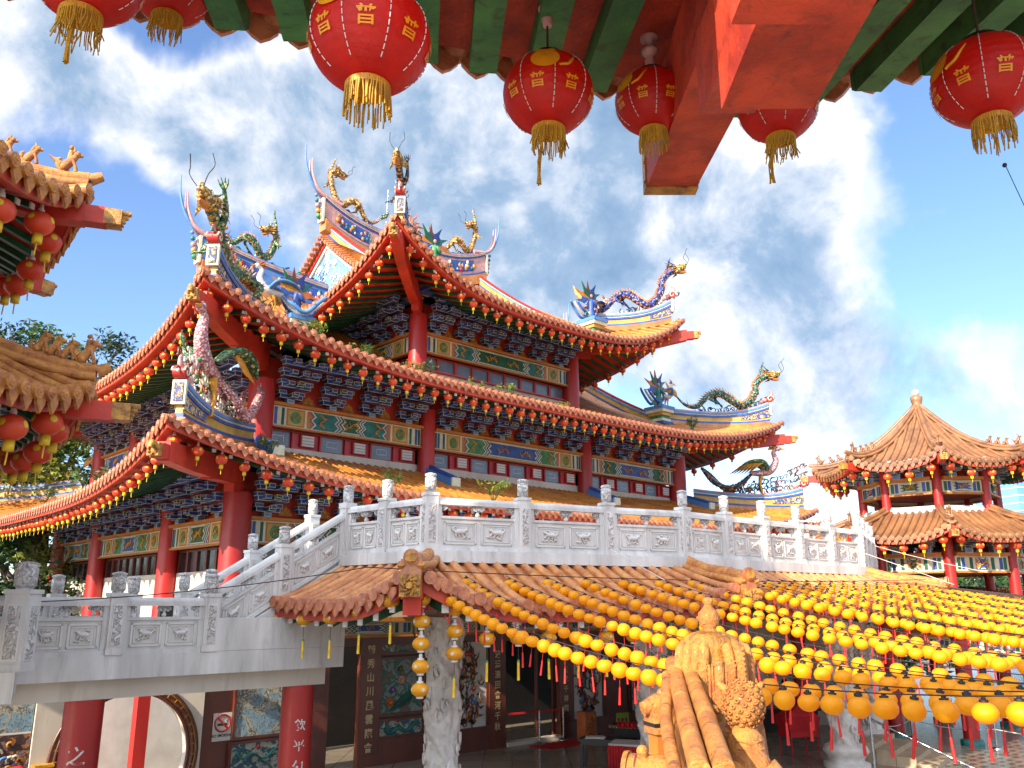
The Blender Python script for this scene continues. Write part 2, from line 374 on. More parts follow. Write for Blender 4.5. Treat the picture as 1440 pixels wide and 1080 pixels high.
def tag(o, label=None, cat=None, group=None, kind=None):
    for k, v in (('label', label), ('category', cat), ('group', group), ('kind', kind)):
        if v: o[k] = v
    return o
def thing(name, label, cat, loc=(0, 0, 0), rz=0, group=None):
    o = bpy.data.objects.new(name, None); sc.collection.objects.link(o); o.location = loc; o.rotation_euler = (0, 0, rz)
    o.empty_display_size = .2
    return tag(o, label, cat, group)
KIDS = {}
def kids(o):
    if o.name not in KIDS: KIDS[o.name] = list(o.children)
    return KIDS[o.name]
def dup(root, loc=None, rz=None, label=None, group=None, scale=None, skip=()):
    """a copy of a thing with copies of its parts and sub-parts"""
    r = root.copy(); sc.collection.objects.link(r)
    if loc is not None: r.location = loc
    if rz is not None: r.rotation_euler = (0, 0, rz)
    if scale: r.scale = scale if isinstance(scale, (tuple, list)) else (scale,) * 3
    if label: r['label'] = label
    if group: r['group'] = group
    for ch in kids(root):
        if ch.name.split('.')[0] in skip: continue
        c = ch.copy(); sc.collection.objects.link(c); c.parent = r
        for g in kids(ch):
            d = g.copy(); sc.collection.objects.link(d); d.parent = c
    return r
def text_geo(body, size=1.0, font_extra=0.0):
    cu = bpy.data.curves.new('t', 'FONT'); cu.body = body; cu.size = size; cu.align_x = 'CENTER'; cu.align_y = 'CENTER'; cu.offset = font_extra; cu.resolution_u = 3
    ob = bpy.data.objects.new('t', cu); sc.collection.objects.link(ob)
    bpy.context.view_layer.update()
    me = bpy.data.meshes.new_from_object(ob)
    vs = [tuple(v.co) for v in me.vertices]; fs = [tuple(p.vertices) for p in me.polygons]
    bpy.data.objects.remove(ob); bpy.data.curves.remove(cu); bpy.data.meshes.remove(me)
    return vs, fs
def lerp(a, b, t): return a + (b - a) * t
def cr(pts, n=6):
    """Catmull-Rom through points"""
    P = [V(p) for p in pts]; out = []
    for i in range(len(P) - 1):
        a = P[max(i - 1, 0)]; b = P[i]; c = P[i + 1]; d = P[min(i + 2, len(P) - 1)]
        for k in range(n):
            t = k / n; out.append(.5 * ((2 * b) + (c - a) * t + (2 * a - 5 * b + 4 * c - d) * t * t + (3 * b - a - 3 * c + d) * t ** 3))
    out.append(P[-1]); return out
# ---------------------------------------------------------------- curved tiled roofs
def cone(mb, a, b, r, m, n=5, r2=.004): mb.tube([a, b], [r, r2], m, n=n)
FLARE = .08
def flare(d): return FLARE * max(0.0, 1 - max(d, 0) / 4.5) ** 2
class Slope:
    """one side of a roof: o = middle of its eave (plan), ex along the eave, ey inward"""
    def __init__(s, o, ex, ey, Lh, k, dmax, zf, fl=False):
        s.fl = fl
        s.o, s.ex, s.ey, s.Lh, s.k, s.dmax, s.zf = V((o[0], o[1], 0)), V((*ex, 0)), V((*ey, 0)), Lh, k, dmax, zf
    def pt(s, c, d, dz=0):
        h = max(.05, s.Lh - s.k * max(d, 0)); q = min(1.0, abs(c) / h)
        p = s.o + s.ex * c + s.ey * d; p.z = s.zf(d, q) + dz
        if s.fl: w = flare(d) * q ** 6; p += (s.ex * (1 if c > 0 else -1) - s.ey) * w
        return p
    def cs(s, sp):
        n = int(s.Lh / sp); return [i * sp for i in range(-n, n + 1)]
    def tiles(s, mb, m, sp=.33, r=.085, ns=9):
        cs = s.cs(sp); full = [-s.Lh] + cs + [s.Lh]
        rows = []
        for c in full:
            dm = max(.02, s.dmax(c)); rows.append([s.pt(c, dm * j / ns) for j in range(ns + 1)])
        mb.grid([list(x) for x in zip(*rows)], m, True)
        for c in cs:
            dm = s.dmax(c)
            if dm < .15: continue
            mb.tube([s.pt(c, dm * j / ns, r * .35) for j in range(ns + 1)], r, m, n=6, cap=False)
    def ends(s, mb, m, sp=.33, r=.085):
        ez = V((0, 0, 1))
        for c in s.cs(sp):
            p = s.pt(c, 0, r * .35); mb.tube([p + s.ey * .10, p - s.ey * .07], r * 1.38, m, n=9); mb.tube([p - s.ey * .07, p - s.ey * .085], [r * 1.0, r * .8], m, n=7); mb.tube([p - s.ey * .085, p - s.ey * .10], [r * .45, r * .3], m, n=5)
            q = s.pt(min(c + sp / 2, s.Lh), 0, -.02); w = sp * .36
            mb.prism([(-w, .05), (-w * .9, -.07), (-w * .45, -.13), (0, -.19), (w * .45, -.13), (w * .9, -.07), (w, .05)], q - s.ey * .03, s.ex, ez, s.ey, m, .035)
    def strip(s, mb, m, d, th, z0, z1, n=44, lim=1.0):
        """board running along the eave at distance d"""
        h = (s.Lh - s.k * d) * lim; mb.ribbon([s.pt(h * (2 * i / n - 1), d) for i in range(n + 1)], th, z0, z1, m)
    def soffit(s, mb, m, d0, d1, dz, n=30, nd=4):
        rows = []
        for j in range(nd + 1):
            d = lerp(d0, d1, j / nd); h = s.Lh - s.k * d
            rows.append([s.pt(h * (2 * i / n - 1), d, dz) for i in range(n + 1)])
        mb.grid(rows[::-1], m, True)
    def rafters(s, mb, m, me, d0, d1, dz, sp=.42, w=.10, h=.13):
        for c in s.cs(sp):
            c += sp * .5; lim = min(d1, (s.Lh - abs(c)) / s.k - .25)
            if lim < d0 + .4: continue
            P = [s.pt(c, lerp(d0, lim, j / 3), dz) for j in range(4)]
            mb.ribbon(P, w, -h, 0, m)
            d = (P[0] - P[1]).normalized()
            mb.box(P[0] + d * .012 + V((0, 0, -h / 2)), (.03, w * .92, h * .92), me, fr=(d, V((-d.y, d.x, 0)).normalized(), V((0, 0, 1))))

def lerp3(a, b, t): return V(a) + (V(b) - V(a)) * t
def hip_ridge(corner, inner, zf, D, parent, big=1.0, curl=1.0, name='hip_ridge', plain=False, t0=0.0, out=.25):
    """coloured ridge wall along a hip from `inner` (plan) to `corner` (plan), its end swept upward"""
    mb = MB(); n = 18; C, I = V((*corner, 0)), V((*inner, 0)); P = []; up = []
    for i in range(n + 1):
        t = t0 + (1 - .50 / D - t0) * i / n; d = D * (1 - t); p = lerp3(I, C, t) + (C - I).normalized() * 1.414 * flare(d); p.z = zf(max(d, 0), 1.0) + .03
        P.append(p); up.append(curl * max(0, (t - .45) / .55) ** 2.3)
    dirn = (C - I).normalized(); s = big
    if plain:
        mb.ribbon(P, .22 * s, 0, .16 * s, 'tile'); mb.tube([p + V((0, 0, .22 * s)) for p in P], .13 * s, 'gold_tile', n=8)
        e = P[-1]; mb.ball(e + V((0, 0, .22 * s)), .15 * s, 'gold_tile')
        return mb.build(name, parent)
    mb.ribbon(P, .34 * s, -.1, .14 * s, 'tile')
    u = lambda a, f: [a + x * f for x in up]
    mb.ribbon(P, .24 * s, u(.14 * s, 0), u(.24 * s, 0), 'blue')
    mb.ribbon(P, .18 * s, u(.24 * s, 0), u(.46 * s, .85), 'yellow')
    mb.ribbon(P, .28 * s, u(.46 * s, .85), u(.54 * s, .88), 'blue')
    mb.ribbon(P, .22 * s, u(.54 * s, .88), u(.60 * s, .92), 'cream')
    mb.ribbon(P, .30 * s, u(.60 * s, .92), u(.68 * s, 1), 'blue_lt')
    mb.ribbon(P, .24 * s, u(.68 * s, 1), u(.74 * s, 1.05), 'pink')
    # porcelain panel under the upswept end and the scrolled tip
    k = int(n * .74)
    for sg in (-1, 1):
        q = V((-dirn.y, dirn.x, 0)) * sg * .10 * s
        mb.ribbon([p + q for p in P[k:]], .05, [.30 * s + x * .1 for x in up[k:]], [.42 * s + x * .75 for x in up[k:]], 'porcelain')
    e = P[-1] + V((0, 0, .7 * s + curl)); d0 = (P[-1] - P[-2]); slope = V((dirn.x, dirn.y, (curl * 2.6) / D)).normalized()
    tip = cr([e - slope * .5, e, e + slope * .22 + V((0, 0, .12)), e + slope * .24 + V((0, 0, .32)), e + slope * .10 + V((0, 0, .46))], 3)
    mb.tube(tip, [lerp(.11, .03, i / (len(tip) - 1)) * s for i in range(len(tip))], 'pink', n=6)
    side = V((-dirn.y, dirn.x, 0))
    c_ = e + dirn * .10 + V((0, 0, .0)); mb.tube([c_ - side * .15 * s, c_ + side * .15 * s], .17 * s, 'red', n=14)
    for sg in (-1, 1): mb.tube([c_ + side * sg * .16 * s + (dirn * math.cos(a_ * .7) + V((0, 0, 1)) * math.sin(a_ * .7)) * (.17 - .014 * a_) * s for a_ in range(11)], .025 * s, 'cream', n=5)
    mb.box(e + dirn * .08 + V((0, 0, -.5 * s)), (.10 * s, .34 * s, .60 * s), 'cream', fr=(dirn, side, V((0, 0, 1))))
    mb.box(e + dirn * .12 + V((0, 0, -.5 * s)), (.10 * s, .22 * s, .46 * s), 'porcelain', fr=(dirn, side, V((0, 0, 1))))
    return mb.build(name, parent)

def hip_beam(corner, inner, zf, D, parent, big=1.0, over=.55, drop=.34):
    mb = MB(); C, I = V((*corner, 0)), V((*inner, 0)); dirn = (C - I).normalized(); P = []
    for t in (0, .25, .5, .75, 1.0):
        p = lerp3(I, C, t) + dirn * 1.414 * flare(D * (1 - t)); p.z = zf(D * (1 - t), 1.0) - drop - .34 * t * t; P.append(p)
    mb.ribbon(P, .34 * big, [-.85 * big, -.75 * big, -.66 * big, -.56 * big, -.46 * big], 0, 'soffit')
    for a, b_, c_ in ((.0, .5, -.42), (.0, .3, -.72)):   # stepped corbels under the beam near the column
        Q = [lerp3(P[0], P[-1], x) for x in (0, b_ * .5, b_)]
        Q[1].z = P[int(b_ * 2 + .5)].z; 
        mb.ribbon([P[0], P[1] if b_ > .4 else lerp3(P[0], P[1], .7)] + ([P[2]] if b_ > .4 else []), .28 * big, (c_ - .28) * big, c_ * big, 'soffit')
    e = P[-1]; d = (P[-1] - P[-2]).normalized(); d = V((dirn.x, dirn.y, d.z * .4)).normalized(); side = V((-dirn.y, dirn.x, 0)); u = side.cross(d) * -1
    if u.z < 0: u = -u
    c = e + V((0, 0, -.25 * big))
    mb.box(c + d * (over * .3), (over * .7, .30 * big, .34 * big), 'soffit', fr=(d, side, u))
    head = c + d * (over * .8)
    g = MB()
    g.box(head, (over * .5, .27 * big, .30 * big), 'goldcarve', fr=(d, side, u))
    for i in range(7): a = i * .9; g.tube([head + d * over * .2 + side * .11 * math.cos(a) * big + u * .12 * math.sin(a) * big, head + d * (over * .34) + side * .09 * math.cos(a + .5) * big + u * .09 * math.sin(a + .5) * big], [.05 * big, .025 * big], 'goldcarve', n=5)
    g.tube([head + d * over * .22 + u * .1 * big, head + d * over * .45 + u * .13 * big, head + d * over * .5 + u * .02], [.1 * big, .08 * big, .05 * big], 'goldcarve', n=7)
    h = mb.build('hip_beam', parent); g.build('carved_beam_end', h); return h

def obox(mb, c, d, a='blue_dk', edge='outline', b=.020):
    """block with a light painted outline on every face"""
    x, y, z = d; p = .004
    mb.box(c, d, edge)
    mb.box(c, (x + 2 * p, max(.02, y - 2 * b), max(.015, z - 2 * b)), a); mb.box(c, (x - 2 * b, y + 2 * p, max(.015, z - 2 * b)), a); mb.box(c, (x - 2 * b, max(.02, y - 2 * b), z + 2 * p), a)

def bracket_mesh(h=1.30, tiers=4, out=.34, w0=.86, w1=1.60):
    """a set of interlocking corbels stepping out and up (built facing -y, foot at the origin)"""
    mb = MB(); th = h / tiers
    obox(mb, (0, -.10, .06), (.26, .26, .14), 'blue_lt')
    for k in range(tiers):
        z = .14 + th * k; y = -.12 - out * k; w = lerp(w0, w1, k / (tiers - 1))
        obox(mb, (0, y, z + th * .28), (w, .26, th * .50), 'blue' if k % 2 else 'blue_dk')         # arm along the wall
        obox(mb, (0, y - .12, z + th * .28), (.24, .60 + .04 * k, th * .46), 'blue_dk')            # arm pointing out
        obox(mb, (0, y - .44, z + th * .42), (.20, .20, th * .34), 'green' if k % 2 else 'blue')
        for sg in (-1, 1):
            obox(mb, (sg * (w / 2 - .08), y, z + th * .68), (.28, .34, th * .42), 'blue')
            if k > 0: obox(mb, (sg * w * .27, y - .12, z + th * .40), (.22, .52, th * .44), 'blue')
    return mb

def painted_beam(L, h, parent, loc, rz=0, style=0, name='painted_beam'):
    """architrave board: coloured zigzag compartments and gold figures, facing -y, centred on loc"""
    mb = MB(); X, Z, Y = V((1, 0, 0)), V((0, 0, 1)), V((0, -1, 0))
    mb.box((0, 0, 0), (L, .12, h), 'cream')
    mb.box((0, -.06, h / 2 + .05), (L, .34, .11), 'ochre'); mb.box((0, -.03, -h / 2 - .03), (L, .22, .06), 'ochre')
    y = -.062
    def quad(x0, x1, z0, z1, m, lv): mb.prism([(x0, z0), (x1, z0), (x1, z1), (x0, z1)], (0, y, 0), X, Z, Y, m, .006 * lv)
    def chev(x0, x1, m, lv, hh, k=.16):
        a = min(k, (x1 - x0) * .3)
        mb.prism([(x0, 0), (x0 + a, -hh * .5), (x0, -hh), (x1, -hh), (x1 - a, -hh * .5), (x1, 0), (x1 - a, hh * .5), (x1, hh), (x0, hh), (x0 + a, hh * .5)], (0, y, 0), X, Z, Y, m, .006 * lv)
    H = h / 2 - .05; e = L / 2 - .06
    hue = [('blue', 'green', 'blue'), ('green', 'teal', 'green'), ('blue', 'green_lt', 'green')][style % 3]
    for sg in (-1, 1):
        for i, m in enumerate(('green', 'blue', 'cream', 'green')): a = e - .14 * i; quad(*sorted((sg * (a - .11), sg * a)), -H, H, m, 1)
    x1 = e - .62
    if L > 3.4 and style % 3 != 0:
        for sg in (-1, 1):
            a, b = sorted((sg * x1, sg * (x1 - 2 * H - .1))); quad(a, b, -H, H, 'ochre', 1); quad(a + .05, b - .05, -H + .05, H - .05, 'yellow', 2)
            c0 = (a + b) / 2
            mb.prism([(H * .72 * math.cos(w * .5236), H * .72 * math.sin(w * .5236)) for w in range(12)], (c0, y, 0), X, Z, Y, 'green_lt', .018)
            swirl(mb, V((c0, y - .03, 0)), H * .5, 'gold')
        x1 -= 2 * H + .2
    quad(-x1, x1, -H, H, 'ochre', 1)
    lays = [('cream', 1.0), (hue[0], .955), ('cream', .91), (hue[1], .87), ('cream', .83), (hue[2], .80)]
    w = x1
    if x1 > 1.6:
        for i, (m, k) in enumerate([('blue', 0), ('cream', .06), (hue[1], .13)]): chev(-w + .1 + k, w - .1 - k, m, 2 + i, H - .01)
        for sg in (-1, 1): swirl(mb, V((sg * (w - .62), y - .045, 0)), H * .75, 'gold', vertical=True)
        w -= 1.15
    for i, (m, k) in enumerate([('cream', 0), ('blue', .06), ('cream', .13), ('green', .19), ('cream', .27), (hue[0], .34)]): chev(-w + k, w - k, m, 5 + i, H - .01 - (.045 if i == 5 else 0))
    n = max(1, int((w - .4) / .55))
    for i in range(n):
        c = (i + .5 - n / 2) * (2 * (w - .45)) / n
        swirl(mb, V((c, y - .075, 0)), H * .72, 'gold', wide=1.5, seed=i)
    return mb.build(name, parent, loc=loc, rz=rz)

def swirl(mb, c, r, m, vertical=False, wide=1.0, seed=0):
    """small gilt dragon or bird: a wavy body with head, legs and flames"""
    rr = random.Random(seed * 7 + 3); pts = []
    for i in range(9):
        t = i / 8 - .5; a = math.sin(t * 8.5 + seed) * .42
        p = (a, t * 2) if vertical else (t * 2 * wide, a)
        pts.append(c + V((p[0] * r, 0, p[1] * r)))
    mb.tube(pts, [r * .10, r * .19, r * .23, r * .25, r * .25, r * .23, r * .21, r * .28, r * .12], m, n=5, sy=.5)
    for i in (2, 4, 6, 7):
        for sg in (-1, 1):
            d = V((rr.uniform(.1, .35) * sg if vertical else rr.uniform(-.3, .3), 0, rr.uniform(-.2, .2) if vertical else sg * rr.uniform(.25, .5))) * r
            mb.tube([pts[i], pts[i] + d, pts[i] + d * 1.5 + V((r * .12, 0, r * .06))], [r * .13, r * .09, r * .03], m, n=4)

# ---------------------------------------------------------------- roof figures
def dragon(name, pts, r, body, mane, label, legs=True, parent=None, belly='ochre', gr=None, loc=None, rz=0, whisk=True, flame='gold'):
    mb = MB(); P = cr(pts, 6); n = len(P); rad = []
    for i in range(n):
        t = i / (n - 1); rad.append(r * (.93 + .09 * (i % 2)) * (lerp(.16, 1, min(1, t / .35)) if t < .35 else lerp(1, .72, (t - .35) / .65)))
    mb.tube(P, rad, body, n=9)
    Z = V((0, 0, 1))
    for i in range(2, n - 1):
        d = (P[i + 1] - P[i - 1]).normalized(); s = d.cross(Z); s = s.normalized() if s.length > .05 else V((1, 0, 0)); u = s.cross(d).normalized()
        if u.z < 0 and abs(d.z) < .8: u = -u
        cone(mb, P[i] + u * rad[i] * .8, P[i] + u * rad[i] * 1.75 - d * rad[i] * .8, rad[i] * .30, belly, n=4)
        if i % 2 == 0: mb.tube([P[i] - u * rad[i] * .25 - d * rad[i] * .25, P[i] - u * rad[i] * .3 + d * rad[i] * .25], rad[i] * .9, belly, n=8)
    # head
    d = (P[-1] - P[-3]).normalized(); d = (d + V((0, 0, -.12))).normalized(); s = d.cross(Z).normalized(); u = s.cross(d).normalized(); h = P[-1]; k = r * 1.25
    mb.tube([h - d * k * .7, h, h + d * k * .9, h + d * k * 1.7, h + d * k * 2.0], [k * .6, k * 1.0, k * .82, k * .5, k * .28], mane, n=9)
    mb.ball(h + d * k * 1.85 + u * k * .30, k * .36, mane, 8, 5)
    mb.tube([h + d * k * .2 - u * k * .6, h + d * k * 1.0 - u * k * 1.05, h + d * k * 1.6 - u * k * 1.2], [k * .5, k * .34, k * .12], belly, n=7)
    mb.tube([h + d * k * .5 - u * k * .45, h + d * k * 1.1 - u * k * .72, h + d * k * 1.7 - u * k * .80], [k * .2, k * .14, k * .05], 'red', n=5)
    for i in range(4): cone(mb, h + d * k * (1 + .25 * i) - u * k * .35, h + d * k * (1 + .25 * i) - u * k * .65, k * .07, 'offwhite', n=4)
    for sg in (-1, 1):
        mb.ball(h + d * k * .55 + u * k * .65 + s * sg * k * .45, k * .24, 'offwhite', 7, 5); mb.ball(h + d * k * .72 + u * k * .72 + s * sg * k * .5, k * .12, 'black', 6, 4)
        mb.tube([h + u * k * .7 + s * sg * k * .35, h - d * k * .8 + u * k * 1.5 + s * sg * k * .6, h - d * k * 1.3 + u * k * 2.3 + s * sg * k * .7], [k * .17, k * .12, k * .03], body, n=5)
        for j in range(4):
            cone(mb, h - d * k * .2 + s * sg * k * .8 + u * k * (.5 - .4 * j), h - d * k * (1.6 - .15 * j) + s * sg * k * (1.5) + u * k * (.9 - .6 * j), k * .26, mane, n=5)
        if whisk: mb.tube(cr([h + d * k * 1.9 + s * sg * k * .25, h + d * k * 2.8 + u * k * .8 + s * sg * k * .9, h + d * k * 2.6 + u * k * 2.2 + s * sg * k * 1.2, h + d * k * 3.4 + u * k * 3.0 + s * sg * k * 1.1], 4), k * .05, 'dark', n=4)
    for j in range(5): cone(mb, h - d * k * .3 + u * k * .8, h - d * k * (1.6 + .1 * j) + u * k * (.4 + .35 * j) + s * k * .5 * (j - 2), k * .24, mane, n=5)
    # tail flame
    t = P[0]; td = (P[0] - P[2]).normalized(); tu = V((0, 0, 1)) if abs(td.z) < .8 else V((1, 0, 0))
    mb.tube(cr([t - td * r * .5, t + td * r * 1.1 + tu * r * .3, t + td * r * 2.4 - tu * r * .2, t + td * r * 4.0 + tu * r * .9], 4), [r * .2, r * .4, r * .6, r * .75, r * .8, r * .75, r * .62, r * .55, r * .5, r * .38, r * .28, r * .15, r * .03][:13], flame, n=8, sx=.35 if abs(td.z) < .8 else 1)
    for sg in (-1, 1): cone(mb, t + td * r, t + td * r * 2.6 + tu * r * 1.1 * sg, r * .3, flame)
    if legs:
        for f, sg, ln in ((.30, 1, .9), (.36, -1, .9), (.76, 1, 1.0), (.84, -1, 1.15)):
            i = int(f * (n - 1)); d = (P[i + 1] - P[i - 1]).normalized(); s = d.cross(Z).normalized() * sg; b = P[i]
            if f > .8: kn = b + s * r * 1.3 + d * r * 1.8 + Z * r * .5; ft = b + s * r * 1.5 + d * r * 3.8 + Z * r * 1.6; dn = (d * .7 + Z * .7)
            else: kn = b + s * r * 1.8 - Z * r * 1.0 - d * r * .6; ft = b + s * r * 2.0 - Z * r * 2.6 * ln + d * r * .6; dn = (d * .7 - Z * .7)
            mb.tube(cr([b, kn, ft], 3), [r * .62, r * .6, r * .52, r * .45, r * .36, r * .3, r * .26], body, n=7)
            for a in (-.8, -.25, .3, .85):
                q = (dn + s * a).normalized(); mb.tube([ft, ft + q * r * .9, ft + q * r * 1.3 + (V((0, 0, -1)) if f < .8 else d) * r * .35], [r * .19, r * .14, r * .02], body, n=5)
            for j in range(3): cone(mb, kn, kn - d * r * (.9 + .3 * j) + Z * r * (1.2 - .6 * j) + s * r * .3, r * .2, 'pink' if body != 'gold' else 'ochre', n=4)
    rr = random.Random(int(n * 7 + r * 1000))
    for i in range(4, n - 3, 2):      # flames, fins and bits of cloud broken off along the body
        for sg in (-1, 1):
            if rr.random() < .55: d = (P[i + 1] - P[i - 1]).normalized(); s = d.cross(Z); s = s.normalized() if s.length > .05 else V((1, 0, 0)); q = rr.choice([mane, 'pink', body, body, 'copper']); a = P[i] + s * sg * rad[i] * .8; mb.tube([a, a + s * sg * r * .5 + Z * r * rr.uniform(.2, .9) - d * r * .5, a + s * sg * r * .7 + Z * r * rr.uniform(.9, 1.9) - d * r * rr.uniform(.6, 1.4)], [r * .16, r * .11, r * .02], q, n=4)
    return mb.build(name, parent, label, 'roof dragon', gr, loc=loc, rz=rz)

def scrolls(mb, a, b, m='dark', n=9, s=.22, seed=1, mats=None):
    """openwork clouds, leaves and flowers along a line"""
    rr = random.Random(seed); a, b = V(a), V(b)
    for i in range(n):
        p = lerp3(a, b, (i + .5) / n); q = rr.choice(mats) if mats else m; w = rr.uniform(.7, 1.25) * s
        d = (b - a).normalized(); ph = rr.uniform(0, 6)
        pts = [p + d * w * math.cos(ph + k * .8) * (1 - k * .09) + V((0, 0, w * .9 + w * math.sin(ph + k * .8) * (1 - k * .09))) for k in range(7)]
        mb.tube(pts, [w * .2, w * .22, w * .2, w * .18, w * .16, w * .13, w * .08], q, n=5)
        if rr.random() < .6: mb.ball(p + V((rr.uniform(-.1, .1), rr.uniform(-.1, .1), w * rr.uniform(.3, 1.8))), w * .35, rr.choice(mats or [m]), 6, 4)

def phoenix(name, base, f, label, s=1.0, body='pink', loc=None, rz=0, wing='green_lt', tail=('green_lt', 'pink', 'brown')):
    """crane-like phoenix standing on the ridge, facing plan direction f, tail plumes behind"""
    mb = MB(); F = V((*f, 0)).normalized(); S = V((-F.y, F.x, 0)); Z = V((0, 0, 1)); B = V(base); c = B + Z * 1.0 * s
    neck = cr([c - F * .5 * s, c, c + F * .45 * s + Z * .15 * s, c + F * .7 * s + Z * .55 * s, c + F * .62 * s + Z * .95 * s, c + F * .85 * s + Z * 1.12 * s], 4); n = len(neck)
    mb.tube(neck, [lerp(.10, .19, min(1, i / 6)) * s if i < 8 else lerp(.18, .055, (i - 8) / (n - 9)) * s for i in range(n)], body, n=9)
    h = neck[-1]; mb.ball(h, .12 * s, body); cone(mb, h + F * .06 * s, h + F * .36 * s - Z * .08 * s, .07 * s, 'gold')
    for j in range(4): mb.tube([h - F * .03, h - F * (.25 + .07 * j) * s + Z * (.22 - .08 * j) * s, h - F * (.42) * s + Z * (.30 - .12 * j) * s], [.05 * s, .035 * s, .01], 'gold' if j % 2 else 'red', n=4)
    for sg in (-1, 1):
        w = c + S * sg * .18 * s + Z * .1 * s
        mb.tube(cr([w + F * .25 * s, w - F * .1 * s + Z * .35 * s + S * sg * .25 * s, w - F * .7 * s + Z * .3 * s + S * sg * .45 * s, w - F * 1.15 * s + S * sg * .5 * s], 4), [.12 * s, .2 * s, .24 * s, .26 * s, .26 * s, .25 * s, .23 * s, .2 * s, .17 * s, .14 * s, .1 * s, .06 * s, .02], wing, n=7, sy=.35)
        for j in range(6): mb.tube([w - F * (.1 + .13 * j) * s + Z * .28 * s + S * sg * .3 * s, w - F * (.5 + .16 * j) * s - Z * .06 * s + S * sg * .42 * s], [.06 * s, .01], 'gold', n=4)
        mb.tube([c + S * sg * .1 * s - Z * .15 * s, c + S * sg * .12 * s - Z * .55 * s - F * .1 * s, B + S * sg * .13 * s], [.10 * s, .045 * s, .035 * s], 'gold', n=5)
        for j in (-.12, 0, .12): mb.tube([B + S * sg * .13 * s + Z * .02, B + S * (sg * .13 + j) * s + F * .16 * s], [.03 * s, .008], 'gold', n=4)
    for j, m in enumerate(tail):
        a = (j - 1) * .35; e = cr([c - F * .4 * s, c - F * .9 * s - Z * .45 * s + S * a * s, c - F * 1.5 * s - Z * .7 * s + S * a * 1.2 * s, c - F * 2.2 * s - Z * (.5 - .25 * j) * s + S * a * 1.4 * s, c - F * 2.6 * s + Z * (.15 * j) * s + S * a * s], 4)
        mb.tube(e, [.06 * s + .05 * s * math.sin(i / (len(e) - 1) * 3) for i in range(len(e))], m, n=6)
        for i in range(3, len(e) - 1):
            d = (e[i + 1] - e[i - 1]).normalized()
            for sg in (-1, 1): cone(mb, e[i], e[i] + (V((0, 0, sg)) * .8 - d * .5) * .22 * s, .035 * s, 'offwhite' if m == 'pink' else m, n=3)
    return mb.build(name, None, label, 'roof phoenix', loc=loc, rz=rz)

def person_figure(mb, p, s, m, F=V((1, 0, 0)), robe=None, arms=True):
    """small robed figure"""
    Z = V((0, 0, 1)); p = V(p); robe = robe or m; S = V((-F.y, F.x, 0))
    mb.lathe([(.22, 0), (.20, .3), (.16, .62), (.20, .85), (.19, 1.05), (.07, 1.16), (.055, 1.22)], robe, p, 9)
    mb.v[-63:] = [tuple(p + (V(q) - p) * s) for q in mb.v[-63:]]
    mb.ball(p + Z * 1.33 * s, .115 * s, m, 8, 6, (1, 1, 1.15)); mb.ball(p + Z * 1.47 * s, .06 * s, 'black', 6, 4)
    for sg in (-1, 1):
        mb.tube([p + S * sg * .19 * s + Z * 1.02 * s, p + S * sg * .30 * s + Z * .8 * s + F * .05 * s, p + S * sg * .16 * s + Z * .72 * s + F * .24 * s], [.08 * s, .09 * s, .07 * s], robe, n=6)
        mb.ball(p + S * sg * .13 * s + Z * .72 * s + F * .28 * s, .05 * s, m, 6, 4)
# ---------------------------------------------------------------- the main temple (its own axes: x along the front, y inward)
T_LOC, T_RZ = (0, 38, 0), R(42.5)
temple = thing('temple', 'large temple with three tiers of curved orange tiled roofs on red columns', 'temple', T_LOC, T_RZ)
T_M = Matrix.Translation(T_LOC) @ Matrix.Rotation(T_RZ, 4, 'Z')
YC = 8.5
def rect_roof(Lx, y0, ze, H, p, D, lift, P=3.2, DL=7.5, XG=None, skirt=None, name='roof', sides='flrb', wall=4.1, sp=.33, lab=None):
    Ly = YC - y0; y1 = YC + Ly
    zf = lambda d, q: ze + H * (max(0, min(d, D)) / D) ** p + lift * q ** P * max(0, 1 - max(d, 0) / DL) ** 1.6
    dh = Lx - XG if XG else D
    def dfr(c): return D if (XG and abs(c) <= XG + .01) else min(D, Lx - abs(c))
    def dlr(c): return min(dh, Ly - abs(c))
    S = {'f': Slope((0, y0), (1, 0), (0, 1), Lx, 1, dfr, zf, True), 'b': Slope((0, y1), (-1, 0), (0, -1), Lx, 1, dfr, zf, True),
         'l': Slope((-Lx, YC), (0, -1), (1, 0), Ly, 1, dlr, zf, True), 'r': Slope((Lx, YC), (0, 1), (-1, 0), Ly, 1, dlr, zf, True)}
    mb = MB()
    for k in sides: S[k].tiles(mb, 'tile', sp)
    roof = mb.build(name, temple, lab)
    for k in sides:
        if k == 'b' : continue
        e = MB(); S[k].ends(e, 'tile_end', sp); e.build('tile_edge', roof)
        f = MB(); S[k].strip(f, 'fascia', .10, .05, -.26, -.04); S[k].soffit(f, 'soffit', .12, wall + .3, -.26); f.build('soffit', roof)
        g = MB(); S[k].rafters(g, 'green', 'offwhite', .42, wall - .2, -.27, sp=.50, w=.12, h=.11); g.build('rafter_row', roof)
    cor = {'fl': (-Lx, y0), 'fr': (Lx, y0), 'bl': (-Lx, y1), 'br': (Lx, y1)}
    for k, c in cor.items():
        sx, sy = (-1 if 'l' in k else 1), (-1 if 'f' in k else 1)
        hip_beam(c, (c[0] - sx * wall, c[1] - sy * wall), zf, wall, roof, 1.15)
        D_ = dh if XG else D
        hip_ridge(c, (c[0] - sx * D_, c[1] - sy * D_), zf, D_, roof, big=1.15, curl=.62, t0=.12)
    return roof, S, zf

